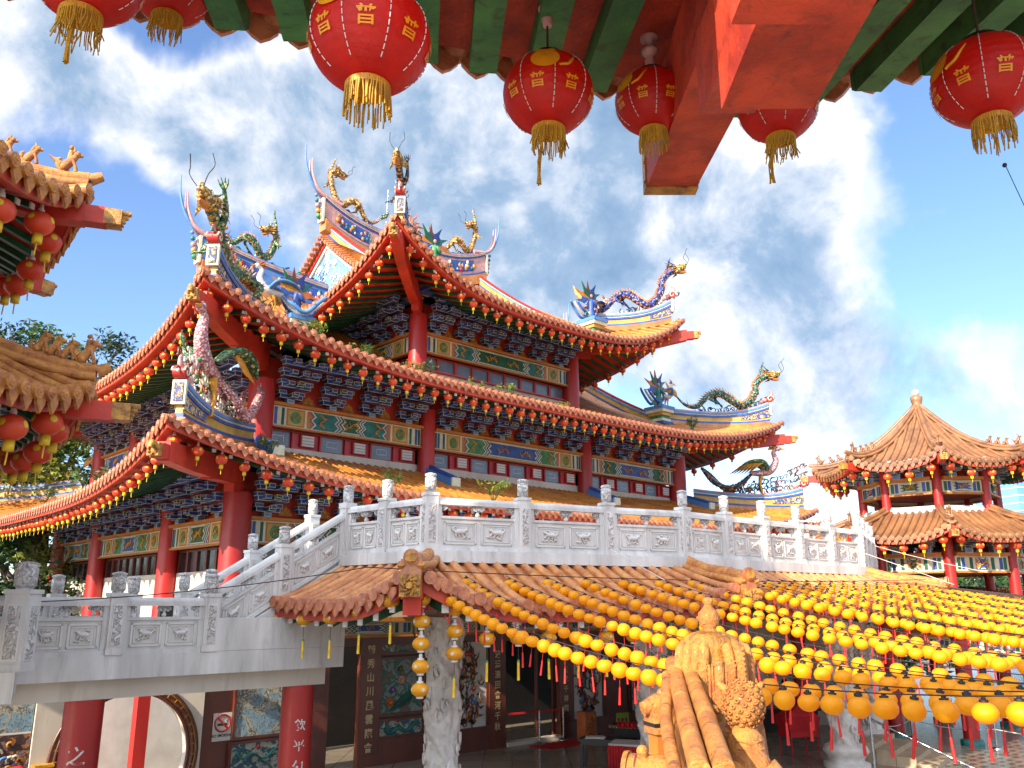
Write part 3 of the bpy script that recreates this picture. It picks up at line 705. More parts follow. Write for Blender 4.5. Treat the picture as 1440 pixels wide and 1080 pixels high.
def main_ridge(roof, XR, z, sag, tip, seg=None, hh=1.2, wm='pink'):
    """pale ridge wall with painted panels, both ends swept into long horns"""
    segs = seg or [(-XR, XR)]
    for a, b in segs:
        mb = MB(); n = 24; P = []
        for i in range(n + 1):
            x = lerp(a, b, i / n); P.append((x, YC, z + sag * (abs(x) / XR) ** 3))
        mb.ribbon(P, .62, -.5, .10, 'tile')
        mb.ribbon(P, .42, .10, .22, 'blue'); mb.ribbon(P, .30, .22, hh, wm); mb.ribbon(P, .36, hh - .02, hh + .08, 'blue')
        mb.ribbon(P, .44, hh + .08, hh + .15, 'cream'); mb.ribbon(P, .50, hh + .15, hh + .24, 'pink'); mb.ribbon(P, .40, hh + .24, hh + .32, 'blue_lt')
        L = b - a; np_ = max(1, int(L / 3.4))
        for sg in (-1, 1):
            for j in range(np_):
                c = lerp(a, b, (j + .5) / np_); w = L / np_ * .36; q = [V(p) for p in P if abs(p[0] - c) < w]
                mb.ribbon([p + V((0, sg * .16, 0)) for p in q], .03, .40, hh - .14, 'blue_dk')
                mb.ribbon([p + V((0, sg * .175, 0)) for p in q], .03, .44, hh - .18, 'blue')
                rr = random.Random(j + 5)
                for i in range(26):
                    p = rr.choice(q); s = rr.uniform(.05, .12)
                    mb.ball(p + V((rr.uniform(-.2, .2), sg * .2, rr.uniform(.48, hh - .22))), s, rr.choice(['green_lt', 'gold', 'offwhite', 'pink', 'red', 'teal']), 6, 4, (1, .5, 1.3))
        for e, sg in ((a, -1), (b, 1)):
            if abs(abs(e) - XR) > .1: continue
            p = V(P[0] if e == a else P[-1]); top = p + V((0, 0, hh + .2))
            for k, (dy, f) in enumerate(((.0, 1.0), (.12, .72), (-.12, .72))):
                q = cr([top - V((sg * .9, 0, .22)), top, top + V((sg * .7, 0, .5)) * f, top + V((sg * 1.15, 0, 1.5)) * f, top + V((sg * 1.25, 0, tip)) * f], 5)
                q = [x + V((0, dy, 0)) for x in q]
                mb.tube(q, [lerp(.17, .02, (i / (len(q) - 1)) ** .8) for i in range(len(q))], 'pink' if k else 'blue_lt', n=6)
            mb.box(p + V((sg * .12, 0, hh * .5)), (.12, .46, hh * 1.1), 'cream'); mb.box(p + V((sg * .18, 0, hh * .5)), (.10, .32, hh * .8), 'porcelain')
            for i in range(5): mb.ball(p + V((sg * (.28 + .05 * i), 0, hh * .2 + .28 * i)), .14 - .01 * i, ['green_lt', 'gold', 'pink', 'teal', 'blue_lt'][i], 7, 5)
        mb.build('main_ridge', roof)

def gable_end(roof, XG, zf, D, sg, base):
    """blue relief gable wall with tile verge and dark red bargeboard"""
    mb = MB(); x = sg * (XG - .25); n = 12; prof = []
    for i in range(n + 1): d = lerp(base, D, i / n); prof.append((YC - (D - d), zf(d, 0) - .12))
    pts = prof + [(2 * YC - y, z) for y, z in prof[::-1][1:]]
    mb.prism([(y, z) for y, z in pts], (x, 0, 0), V((0, 1, 0)), V((0, 0, 1)), V((-sg, 0, 0)), 'gable', .2)
    ins = [(YC + (y - YC) * 1.0, z) for y, z in pts]
    mb.ribbon([(x + sg * .06, y, z) for y, z in ins], .10, -.42, -.20, 'cream')
    mb.ribbon([(x + sg * .14, y, z) for y, z in ins], .12, -.22, .14, 'red')
    rr = random.Random(3)
    for i in range(60):                                       # white relief clouds
        t = rr.random(); z0 = zf(base, 0); z1 = zf(D, 0); z = lerp(z0, z1 - .8, t ** 1.3); w = (1 - t ** 1.3) * (D - base) * .62
        y = YC + rr.uniform(-w, w); mb.tube([(x + sg * .02, y + .16 * math.cos(a * .9), z + .16 * math.sin(a * .9)) for a in range(6)], .05, 'offwhite', n=5)
    mb.build('gable', roof)
    v = MB()
    for s2 in (-1, 1):
        Q = [V((sg * (XG + .02), YC + s2 * (D - d), zf(d, 0))) for d in [lerp(base - .3, D, i / 14) for i in range(15)]]
        # short tiles lying across the verge and the descending ridge
        L = sum((Q[i + 1] - Q[i]).length for i in range(14)); m_ = int(L / .30)
        for i in range(m_):
            t = (i + .5) / m_ * 14; k = int(t); p = lerp3(Q[k], Q[min(k + 1, 14)], t - k)
            v.tube([p + V((-sg * .1, 0, .10)), p + V((sg * .34, 0, -.02))], .10, 'tile_red', n=7)
        W = [q + V((-sg * .30, 0, 0)) for q in Q]
        v.ribbon(W, .34, -.05, .16, 'tile'); v.ribbon(W, .26, .16, .27, 'blue'); v.ribbon(W, .2, .27, .56, 'yellow'); v.ribbon(W, .28, .56, .66, 'blue_lt'); v.ribbon(W, .22, .66, .72, 'cream'); v.ribbon(W, .28, .72, .82, 'red')
        e = Q[0] + V((-sg * .30, s2 * .5, 0))                  # stepped pedestal at the foot of the descending ridge
        for j, (w, m) in enumerate(((.9, 'blue'), (.74, 'cream'), (.62, 'green_lt'), (.78, 'yellow'), (.96, 'cream'), (1.04, 'blue_lt'))): v.box(e + V((0, 0, .10 + .17 * j)), (w, w * 1.25, .17), m)
    v.build('descending_ridge', roof)

# roofs: lower skirt, middle hip-and-gable, upper hip-and-gable
roof1, S1, z1 = rect_roof(17.3, -5.14, 3.35, 1.8, 1.15, 5.14, 1.55, P=3.6, DL=7, name='lower_roof')
roof2, S2, z2 = rect_roof(16.3, -4.1, 7.85, 6.5, 1.45, 12.6, 1.85, P=3.8, XG=11.3, name='middle_roof')
roof3, S3, z3 = rect_roof(8.9, -3.3, 11.95, 6.35, 1.5, 11.8, 2.3, P=3.3, DL=6.5, XG=5.3, name='upper_roof')
main_ridge(roof3, 5.45, 18.15, 1.0, 2.6)
main_ridge(roof2, 11.6, 14.15, 1.0, 2.6, seg=[(-11.6, -4.8), (4.8, 11.6)], wm='blue_lt')
for sg in (-1, 1):
    gable_end(roof3, 5.3, z3, 11.8, sg, 3.6); gable_end(roof2, 11.3, z2, 12.6, sg, 5.0)

# walls, columns, painted beams, bracket sets, windows
CARDS = []
def column(x, y, z0, z1_, r, parent=temple, m='red'):
    mb = MB(); mb.lathe([(r, z0), (r, z0 + (z1_ - z0) * .5), (r * .97, z1_)], m, (x, y, 0), 24); return mb.build('column', parent)
BR = bracket_mesh().mesh('bracket_set')
def bracket(x, y, z, rz, s=1.0):
    o = bpy.data.objects.new('bracket_set', BR); sc.collection.objects.link(o); o.parent = temple; o.location = (x, y, z); o.rotation_euler = (0, 0, rz); o.scale = (s, 1, 1)
def storey(hx, y0, z_sill, z_win, z_beam, cols_x, cols_y, ztop, win, zcol, rc=.47, r=.36):
    """one storey: body wall, columns on front and left, painted beams and brackets between them"""
    y1 = 2 * YC - y0
    w = MB()
    w.box((0, YC, (zcol + z_win) / 2 + 0), (2 * hx - .5, y1 - y0 - .5, z_win - zcol), 'plaster')       # under the windows
    w.box((0, YC, (z_win + z_beam) / 2), (2 * hx - .9, y1 - y0 - .9, z_beam - z_win), 'dark')
    w.box((0, YC, (z_beam + ztop) / 2), (2 * hx - .3, y1 - y0 - .3, ztop - z_beam), 'soffit')
    w.build('wall', temple)
    for sx in (-1, 1):
        for x in cols_x: pass
    for x in cols_x: column(x, y0, zcol, z_beam + .75, rc if abs(x) > hx - .1 else r)
    for sx in (-1, 1):
        for y in cols_y: column(sx * hx, y, zcol, z_beam + .75, r)
    column(hx, y1, zcol, z_beam + .7, rc); column(-hx, y1, zcol, z_beam + .7, rc)
    hb = .74; zb = z_beam - hb / 2 - .1
    def bay(ax, ay, bx, by, rz, st, wins):
        L = math.hypot(bx - ax, by - ay) - 2 * r * .9; cx, cy = (ax + bx) / 2, (ay + by) / 2; nrm = V((math.sin(rz), -math.cos(rz), 0)); ex = V((math.cos(rz), math.sin(rz), 0))
        painted_beam(L, hb, temple, (cx, cy, zb), rz, st)
        n = max(2, round(L / 1.55)); P0 = V((cx, cy, 0))
        for i in range(n):
            p = P0 + ex * ((i + .5) / n - .5) * (L + .3) - nrm * .0; bracket(p.x, p.y, z_beam + .02, rz, min(1.05, (L + .3) / n / 1.55))
        f = MB(); f.T = Matrix.Translation((cx, cy, 0)) @ Matrix.Rotation(rz, 4, 'Z')
        f.box((0, .22, z_beam + .30), (L + .3, .06, .62), 'soffit'); f.box((0, .20, z_beam + 1.05), (L + .3, .08, .88), 'blue_dk')
        for i in range(n + 1):
            c = (i / n - .5) * (L + .3) * .98; X, Z, Y = V((1, 0, 0)), V((0, 0, 1)), V((0, -1, 0))
            pl = [(-.42, 0), (-.40, .16), (-.28, .24), (-.30, .36), (-.12, .44), (0, .60), (.12, .44), (.30, .36), (.28, .24), (.40, .16), (.42, 0)]
            f.prism([(a * 1.0, b) for a, b in pl], (c, .19, z_beam + .06), X, Z, Y, 'soffit', .03); f.prism([(a * .62, b * .62 + .05) for a, b in pl], (c, .155, z_beam + .06), X, Z, Y, 'ochre', .02)
            for q in ((-.12, .14), (.12, .14), (0, .28)): f.tube([(c + q[0], .13, z_beam + .06 + q[1]), (c + q[0], .16, z_beam + .06 + q[1])], .05, 'gold', n=6)
        f.box((0, .0, z_beam + .72 + .3), (L + .8, .26, .22), 'red') if False else None
        f.build('frieze_board', temple)
        if wins: windows(L, cx, cy, rz, z_win, zb - hb / 2 - .07, wins, st)
    for i in range(len(cols_x) - 1):
        bay(cols_x[i], y0, cols_x[i + 1], y0, 0, (i + (1 if hx > 10 else 2)) % 3 if len(cols_x) > 2 else 1, win)
    ys = [y0] + list(cols_y) + [y1]
    for i in range(len(ys) - 1): bay(-hx, ys[i], -hx, ys[i + 1], -math.pi / 2, i + 1, win)

def windows(L, cx, cy, rz, z0, z1_, kind, seed):
    """red window band under a painted beam; each window a part with its own pane"""
    h = z1_ - z0; T = Matrix.Translation((cx, cy, 0)) @ Matrix.Rotation(rz, 4, 'Z')
    if kind == 'grid':
        n = max(2, round(L / 1.02)); w = L / n
        for i in range(n):
            x = (i + .5) * w - L / 2; f = MB(); f.T = T
            for a, b, c_, d in ((x, z0 + .03, w, .06), (x, z1_ - .03, w, .06)): f.box((a, .30, b), (c_, .14, d), 'red')
            for sg in (-1, 1): f.box((x + sg * (w / 2 - .03), .30, (z0 + z1_) / 2), (.06, .14, h - .12), 'red')
            o = f.build('window', temple); g = MB(); g.T = T; g.box((x, .33, (z0 + z1_) / 2), (w - .12, .03, h - .12), 'glass'); g.build('pane', o)
        s = MB(); s.T = T; s.box((0, .20, z0 - .03), (L, .30, .06), 'pinkred'); s.build('window_sill', temple)
    elif kind == 'shutter':
        n = max(2, round(L / 2.0)); w = L / n
        for i in range(n):
            x = (i + .5) * w - L / 2; f = MB(); f.T = T
            f.box((x, .34, (z0 + z1_) / 2), (w, .05, h), 'pinkred')
            f.box((x - w * .5 + .02, .26, (z0 + z1_) / 2), (.07, .16, h), 'red'); f.box((x - .02, .26, (z0 + z1_) / 2), (.05, .14, h), 'red'); f.box((x, .26, z1_ - .02), (w, .16, .05), 'red')
            f.box((x + w * .27, .24, (z0 + z1_) / 2), (w * .27, .16, h * .72), 'red')
            o = f.build('window', temple); g = MB(); g.T = T
            g.box((x - w * .25, .30, (z0 + z1_) / 2), (w * .40, .04, h * .9), 'glass')
            for sg in (-1, 1):
                g.box((x - w * .25, .275, (z0 + z1_) / 2 + sg * h * .16), (w * .2, .012, .018), 'offwhite'); g.box((x - w * .25 + sg * w * .1, .275, (z0 + z1_) / 2), (.018, .014, h * .32), 'offwhite')
            g.build('pane', o); g = MB(); g.T = T
            g.box((x + w * .27, .155, (z0 + z1_) / 2), (w * .22, .02, h * .62), 'offwhite')
            for j in range(3): g.box((x + w * .27, .14, z0 + h * (.32 + .18 * j)), (w * .22, .012, .012), 'dark')
            g.build('louvre', o)
    elif kind == 'doors':
        n = max(3, round(L / .8)); w = L / n
        for i in range(n):
            x = (i + .5) * w - L / 2; f = MB(); f.T = T
            for sg in (-1, 1): f.box((x + sg * (w / 2 - .04), .30, (z0 + z1_) / 2), (.08, .1, h), 'brown')
            f.box((x, .30, z1_ - .04), (w - .16, .08, .08), 'brown')
            o = f.build('window', temple); g = MB(); g.T = T; g.box((x, .33, (z0 + z1_) / 2), (w - .16, .03, h), 'glass_dk'); g.build('pane', o)

storey(13.24, -1.04, 1.0, 1.13, 2.84, [-13.24, -5.0, 5.0, 13.24], [4.5, 12.5], 4.35, 'doors', -4.2, .48, .38)
storey(12.2, 0.0, 5.0, 5.56, 7.1, [-12.2, -4.8, 4.8, 12.2], [4.8, 12.2], 8.8, 'shutter', 5.0, .47, .36)
storey(4.8, .8, 9.4, 9.95, 11.5, [-4.8, 4.8], [5.9, 11.1], 12.9, 'grid', 8.6, .40, .34)
fl = MB(); fl.box((0, YC, 4.9), (24.6, 17.2, .2), 'white'); fl.build('cornice', temple)
# light green tiled outer verge ornaments: blue wave ridges on the lower roof at each column line
for x in (-12.4, -4.8, 4.8, 12.4):
    mb = MB(); Q = [S1['f'].pt(x, d, .12) for d in (3.2, 3.9, 4.5, 5.1)]
    mb.ribbon(Q, .42, -.05, .22, 'blue_lt'); mb.tube([q + V((0, 0, .26)) for q in Q], .12, 'blue', n=7); mb.box(Q[0] + V((0, -.04, .12)), (.40, .10, .34), 'cream'); mb.build('wave_ridge', roof1)
# ---------------------------------------------------------------- ground, terrace, bridge, stairs
G = -4.2
g = MB(); g.add([(-900, -200, G - .15), (900, -200, G - .15), (900, 2500, G - .15), (-900, 2500, G - .15)], [(0, 1, 2, 3)], 'ground'); g.build('ground', kind='structure')
g = MB(); g.add([(-16, 4, G), (40, 4, G), (40, 60, G), (-16, 60, G)], [(0, 1, 2, 3)], 'floor'); g.build('courtyard_floor', kind='structure')
g = MB(); rr = random.Random(2)
for i in range(5):
    for j in range(6): g.add([(14 + i * 2.6 + j * .6 + a, 22 + j * 1.6 + b, G + .004) for a, b in ((0, 0), (.7, .1), (.75, .45), (.05, .35))], [(0, 1, 2, 3)], 'fascia')
g.build('floor_inlay', kind='structure')
Z = V((0, 0, 1))
def finial_post(mb, p, h, w=.25, rot=0, cap=.16):
    x, y, z = p; s = h * .70
    mb.box((x, y, z + s / 2), (w, w, s), 'white', rot); mb.box((x, y, z + s + .03), (w * 1.12, w * 1.12, .06), 'white', rot); mb.box((x, y, z + .05), (w * 1.1, w * 1.1, .10), 'white', rot)
    for k in range(4):
        a = rot + k * math.pi / 2; n = V((math.cos(a), math.sin(a), 0)); t = V((-n.y, n.x, 0))
        c = V(p) + n * (w / 2)
        mb.box(c + Z * (s * .5), (.02, w * .66, s * .74), 'offwhite', a); mb.box(c + n * .012 + Z * (s * .5), (.02, w * .50, s * .68), 'carved_white', a)
    hh = h - s - .06; r = w * .42
    mb.lathe([(r * .8, 0), (r * .85, hh * .08), (r * 1.05, hh * .12), (r * 1.08, hh * .75), (r * .9, hh * .80), (r * 1.12, hh * .86), (r * 1.1, hh * .94), (r * .5, hh), (0, hh * 1.02)], 'carved_white', (x, y, z + s + .06), 14)

def relief(mb, c, ex, nz, ez, w, h, seed):
    """raised carving of an animal among clouds inside a frame"""
    rr = random.Random(seed); c = V(c)
    def P(a, b, o=0): return c + ex * a * w + ez * b * h + nz * o
    s = 1 if seed % 2 else -1; th = min(w, h) * .115
    def tb(q, r): mb.tube([P(a * s, b, .02) for a, b in q], [th * k for k in r], 'offwhite', n=6)
    tb([(-.24, .02), (-.1, .10), (.08, .08), (.2, .12)], [1.2, 1.7, 1.6, 1.2]); tb([(.16, .1), (.26, .26), (.34, .24)], [1.1, 1.1, .8]); tb([(-.2, .05), (-.32, .2), (-.36, .36), (-.26, .4)], [.7, .6, .6, .3])
    for a, b in ((-.2, -.28), (-.08, -.22), (.1, -.26), (.26, -.16)): tb([(a * .9, .05), (a, b * .5), (a + .05, b)], [1.0, .8, .5])
    for i in range(7):
        a, b = rr.uniform(-.4, .4), rr.uniform(-.4, -.24) if rr.random() < .6 else rr.uniform(.2, .4)
        tb([(a + .06 * math.cos(k), b + .06 * math.sin(k)) for k in range(5)], [.45] * 5)

def rail_panel(a, b, h, parent, seed, flat=True, name='balustrade_panel', near=False):
    """one bay of carved white balustrade between two posts (feet a and b, may climb)"""
    a, b = V(a), V(b); d = b - a; L = math.hypot(d.x, d.y); ex = d / L; exh = V((d.x / L, d.y / L, 0)); n = V((exh.y, -exh.x, 0)); mb = MB()
    def P(s, z, o=0): return a + ex * s + Z * z + n * o
    def slab(s0, s1, z0, z1, o0, o1, m): mb.hexa([P(s0, z0, o1), P(s1, z0, o1), P(s1, z0, o0), P(s0, z0, o0), P(s0, z1, o1), P(s1, z1, o1), P(s1, z1, o0), P(s0, z1, o0)], m)
    g_ = .12; z_top = h * .635; z_mid = h * .41
    slab(g_, L - g_, .0, .07, -.09, .09, 'white')
    slab(g_, L - g_, .07, z_mid, -.045, .045, 'white')
    slab(g_, L - g_, z_mid, z_mid + .05, -.075, .075, 'white')
    slab(g_, L - g_, z_top - .07, z_top, -.10, .10, 'white'); mb.tube([P(g_, z_top, 0), P(L - g_, z_top, 0)], .075, 'white', n=10, cap=False)
    for s0, s1 in ((g_, g_ + .10), (L - g_ - .10, L - g_)): slab(s0, s1, .07, z_top - .07, -.07, .07, 'white')
    ow = (z_mid + .05, z_top - .07); zc = (ow[0] + ow[1]) / 2; hh = (ow[1] - ow[0])
    # openwork: a full vase-and-cloud bracket in the middle, halves at the ends
    for s, part in ((L / 2, 0), (g_ + .10, 1), (L - g_ - .10, -1)):
        lobes = [(-.26, .26, .16), (-.13, .33, .17), (0, .30, .18), (.13, .33, .17), (.26, .26, .16), (-.18, .12, .11), (.18, .12, .11)]
        for x, z, r in lobes:
            if part == 1 and x < -.01 or part == -1 and x > .01: continue
            q = P(s + x * hh * 1.6, zc + z * hh); mb.tube([q - n * .055, q + n * .055], r * hh * 1.15, 'carved_white', n=10)
        mb.lathe([(hh * .10, 0), (hh * .20, hh * .10), (hh * .22, hh * .22), (hh * .12, hh * .40), (hh * .10, hh * .5), (hh * .16, hh * .58)], 'offwhite', P(s, ow[0]), 10)
    # two framed reliefs below
    k = 2 if L > .95 else 1; W = (L - 2 * g_ - .2) / k
    for i in range(k):
        c = g_ + .1 + W * (i + .5); wz = (z_mid - .07); c0 = P(c, .07 + wz / 2)
        for o in ((.045,), (-.045,)) if near else ((.045,),):
            sg = 1 if o[0] > 0 else -1; w2, h2 = W * .43, wz * .40
            for s0, s1, y0, y1 in ((-w2, w2, h2 - .03, h2), (-w2, w2, -h2, -h2 + .03), (-w2, -w2 + .03, -h2, h2), (w2 - .03, w2, -h2, h2)):
                slab(c + s0, c + s1, .07 + wz / 2 + y0, .07 + wz / 2 + y1, min(0, sg * .065), max(0, sg * .065), 'offwhite')
            w2 -= .055; h2 -= .055
            for s0, s1, y0, y1 in ((-w2, w2, h2 - .015, h2), (-w2, w2, -h2, -h2 + .015), (-w2, -w2 + .015, -h2, h2), (w2 - .015, w2, -h2, h2)):
                slab(c + s0, c + s1, .07 + wz / 2 + y0, .07 + wz / 2 + y1, min(0, sg * .058), max(0, sg * .058), 'offwhite')
            relief(mb, c0 + n * sg * .045, ex, n * sg, Z, w2 * 1.7, h2 * 1.7, seed * 3 + i)
    return mb.build(name, parent)

def balustrade(name, pts, h, label, seed=1, near=False, w=.25, group=None, skip_first=False):
    t = thing(name, label, 'balustrade', group=group)
    for i, p in enumerate(pts):
        if i < len(pts) - 1: d = V(pts[i + 1]) - V(p); rot = math.atan2(d.y, d.x)
        if not (skip_first and i == 0): mb = MB(); finial_post(mb, p, h, w, rot); mb.build('post', t)
        if i < len(pts) - 1: rail_panel(p, pts[i + 1], h, t, seed + i, near=near)
    return t
def split(a, b, n): return [lerp3(a, b, i / n) for i in range(n + 1)]
# upper terrace (octagonal), its slab and balustrade
FZ = 1.02
TE, TA, TB, TC, TD = (-3.56, 18.6), (-1.6, 16.76), (3.86, 19.4), (9.76, 24.4), (13.2, 31.3)
PH = 1.50
def zpt(p, z): return (p[0], p[1], z)
out = [TE, TA, TB, TC, TD]
mb = MB()
inner = [(13.0, 44), (-3.4, 34), (-4.4, 21.6)]
poly = out + inner
def off(p, q, o): pass
n_ = len(poly); cx = sum(p[0] for p in poly) / n_; cy = sum(p[1] for p in poly) / n_
def grow(p, k): d = V((p[0] - 2, p[1] - 28, 0)).normalized(); return (p[0] + d.x * k, p[1] + d.y * k)
for z0, z1_, k, m in ((.79, FZ - .004, .22, 'white'),):
    q = [grow(p, k) for p in poly]
    mb.add([zpt(p, z0) for p in q] + [zpt(p, z1_) for p in q], [tuple(range(n_ - 1, -1, -1)), tuple(range(n_, 2 * n_))] + [(i, (i + 1) % n_, n_ + (i + 1) % n_, n_ + i) for i in range(n_)], m)
mb.build('terrace_slab', None, 'white upper terrace floor slab in front of the temple, above the tiled canopy', 'terrace')
bp = [zpt(p, FZ) for p in split(zpt(TE, 0), zpt(TA, 0), 2)[:-1] + split(zpt(TA, 0), zpt(TB, 0), 3)[:-1] + split(zpt(TB, 0), zpt(TC, 0), 5)[:-1] + split(zpt(TC, 0), zpt(TD, 0), 5)]
balustrade('balustrade', bp, PH, 'white carved balustrade with lion-topped posts round the upper terrace above the canopy', 3)
# bridge, parallel to the temple front
A = V((.737, .676, 0)); B0 = V((-7.81, 14.23, 0)); NN = V((-.676, .737, 0))
def bpnt(t, z, o=0): q = B0 + A * t + NN * o; q.z = z; return q
br = thing('footbridge', 'white concrete footbridge deck crossing at the left on red columns', 'bridge')
def slabp(name, t0, t1, o0, o1, z0, z1_, m):
    mb = MB(); mb.hexa([bpnt(t0, z0, o0), bpnt(t1, z0, o0), bpnt(t1, z0, o1), bpnt(t0, z0, o1), bpnt(t0, z1_, o0), bpnt(t1, z1_, o0), bpnt(t1, z1_, o1), bpnt(t0, z1_, o1)], m); return mb.build(name, br)
slabp('deck', -.4, 5.86, -.12, 3.0, -1.21, -.82, 'white'); slabp('edge_beam', -.4, 5.6, .12, .60, -1.54, -1.214, 'plaster'); slabp('edge_beam', -.4, 5.6, 2.3, 2.8, -1.54, -1.214, 'plaster')
slabp('parapet', 3.16, 5.86, -.124, .08, -.816, -.235, 'white')
balustrade('balustrade', [bpnt(t, -.82) for t in (-.2, 1.37, 3.03)], 1.37, 'white carved balustrade on the near side of the footbridge at the left', 11, True, .27, skip_first=True)
balustrade('balustrade', [bpnt(t, -.82, 2.2) for t in (-3.2, -1.8, -.4, 1.0, 2.4)], 1.37, 'white carved balustrade on the far side of the footbridge, behind the near one', 21, False, .25)
# nearer wing of the bridge at the left edge of the view
wing = thing('bridge_wing', 'white nearer wing of the footbridge cut by the left edge of the photo', 'bridge')
mb = MB(); mb.hexa([(-14, 12.2, -1.31), (-6.80, 12.3, -1.31), (-7.75, 14.1, -1.31), (-14, 14.4, -1.31), (-14, 12.2, -.90), (-6.80, 12.3, -.90), (-7.75, 14.1, -.90), (-14, 14.4, -.90)], 'white'); mb.build('deck', wing)
balustrade('balustrade', [(-10.8, 12.5, -.90), (-9.0, 12.52, -.90), (-6.97, 12.55, -.90)], 1.50, 'white carved balustrade with a thick post at the left edge of the photo', 31, True, .34, skip_first=True)
# stairs from the bridge up to the terrace
s0, s1 = V((-5.66, 16.45, -.82)), V((-3.56, 18.6, FZ)); off_ = V((-1.2, 1.9, 0))
st = thing('staircase', 'white stone staircase climbing from the footbridge to the upper terrace', 'staircase')
mb = MB(); N_ = 12
for i in range(N_):
    a = lerp3(s0, s1, i / N_); b = lerp3(s0, s1, (i + 1) / N_); z = b.z
    q = [a, b, b + off_, a + off_]; mb.hexa([(p[0], p[1], a.z - .12) for p in q] + [(p[0], p[1], z) for p in q], 'white')
mb.build('steps', st)
for nm, o in (('side_wall', V((0, 0, 0))), ('side_wall', off_)):
    mb = MB(); d = (s1 - s0); d.z = 0; d.normalize(); n = V((d.y, -d.x, 0)) * .13; a, b = s0 + o, s1 + o + d * .25; b.z = s1.z
    mb.hexa([a + n + Z * -.42, b + n + Z * -1.0, b - n + Z * -1.0, a - n + Z * -.42, a + n + Z * .05, b + n + Z * .05, b - n + Z * .05, a - n + Z * .05], 'white'); mb.build(nm, st)
balustrade('stair_balustrade', split(s0 + Z * .05, s1 + Z * .0, 2)[0:3], 1.42, 'white carved balustrade on the near side of the climbing stairs', 41)
balustrade('stair_balustrade', split(s0 + off_ + Z * .05, s1 + off_, 2), 1.42, 'white carved balustrade on the far side of the climbing stairs', 47)
# bridge columns with gilt characters
def on_column(mb, body, c, r, z, ang, size, m, extra=0.004):
    vs, fs = text_geo(body, size, .004)
    P = []
    for x, y, _ in vs:
        a = ang + x / r; P.append((c[0] + (r + extra) * math.cos(a), c[1] + (r + extra) * math.sin(a), z + y))
    mb.add(P, fs, m)
def char_column(p, r, z0, z1_, chars, zt, dz, ang, label, size=.30):
    t = thing('bridge_column', label, 'column'); mb = MB(); mb.lathe([(r, z0), (r, z1_)], 'red', (p[0], p[1], 0), 28); mb.build('shaft', t)
    mb = MB()
    for i, c in enumerate(chars): on_column(mb, c, p, r, zt - dz * i, ang, size, 'offwhite')
    mb.build('lettering', t); return t
char_column(bpnt(1.16, 0, .38), .31, G, -1.54, '之一', -2.42, .36, R(-72), 'red round column under the left of the footbridge with two white characters')
char_column(bpnt(5.16, 0, .38), .31, G, -1.54, '飲平句餘', -2.28, .37, R(-62), 'red round column under the right end of the footbridge with four white characters', .22)

# ---------------------------------------------------------------- tiled canopy skirt round the terrace
can = thing('canopy_roof', 'orange tiled canopy roof skirting the terrace above the ground floor', 'roof')
def corner_pt(P, Q, S_, o1, o2):
    """eave corner where two edges offset outward meet"""
    def offl(a, b, o): a, b = V((*a, 0)), V((*b, 0)); d = (b - a).normalized(); n = V((d.y, -d.x, 0)); return a + n * o, d
    (a, d1), (b, d2) = offl(P, Q, o1), offl(Q, S_, o2)
    det = d1.x * -d2.y + d2.x * d1.y; w = b - a; t = (w.x * -d2.y + d2.x * w.y) / det; return a + d1 * t
TE0 = (TE[0] - .1, TE[1] + .1)
wallp = [TE0, TA, TB, TC, (14.6, 34.0)]
oo = [1.75, 2.1, 2.0, 2.0]
eave = [V((*wallp[0], 0)) + V((-.68, -.73, 0)) * 1.75] + [corner_pt(wallp[i], wallp[i + 1], wallp[i + 2], oo[i], oo[i + 1]) for i in range(3)] + [V((*wallp[4], 0)) + V((.885, -.466, 0)) * 2.0]
ZW, ZE_, LIFT = .78, -.04, .62
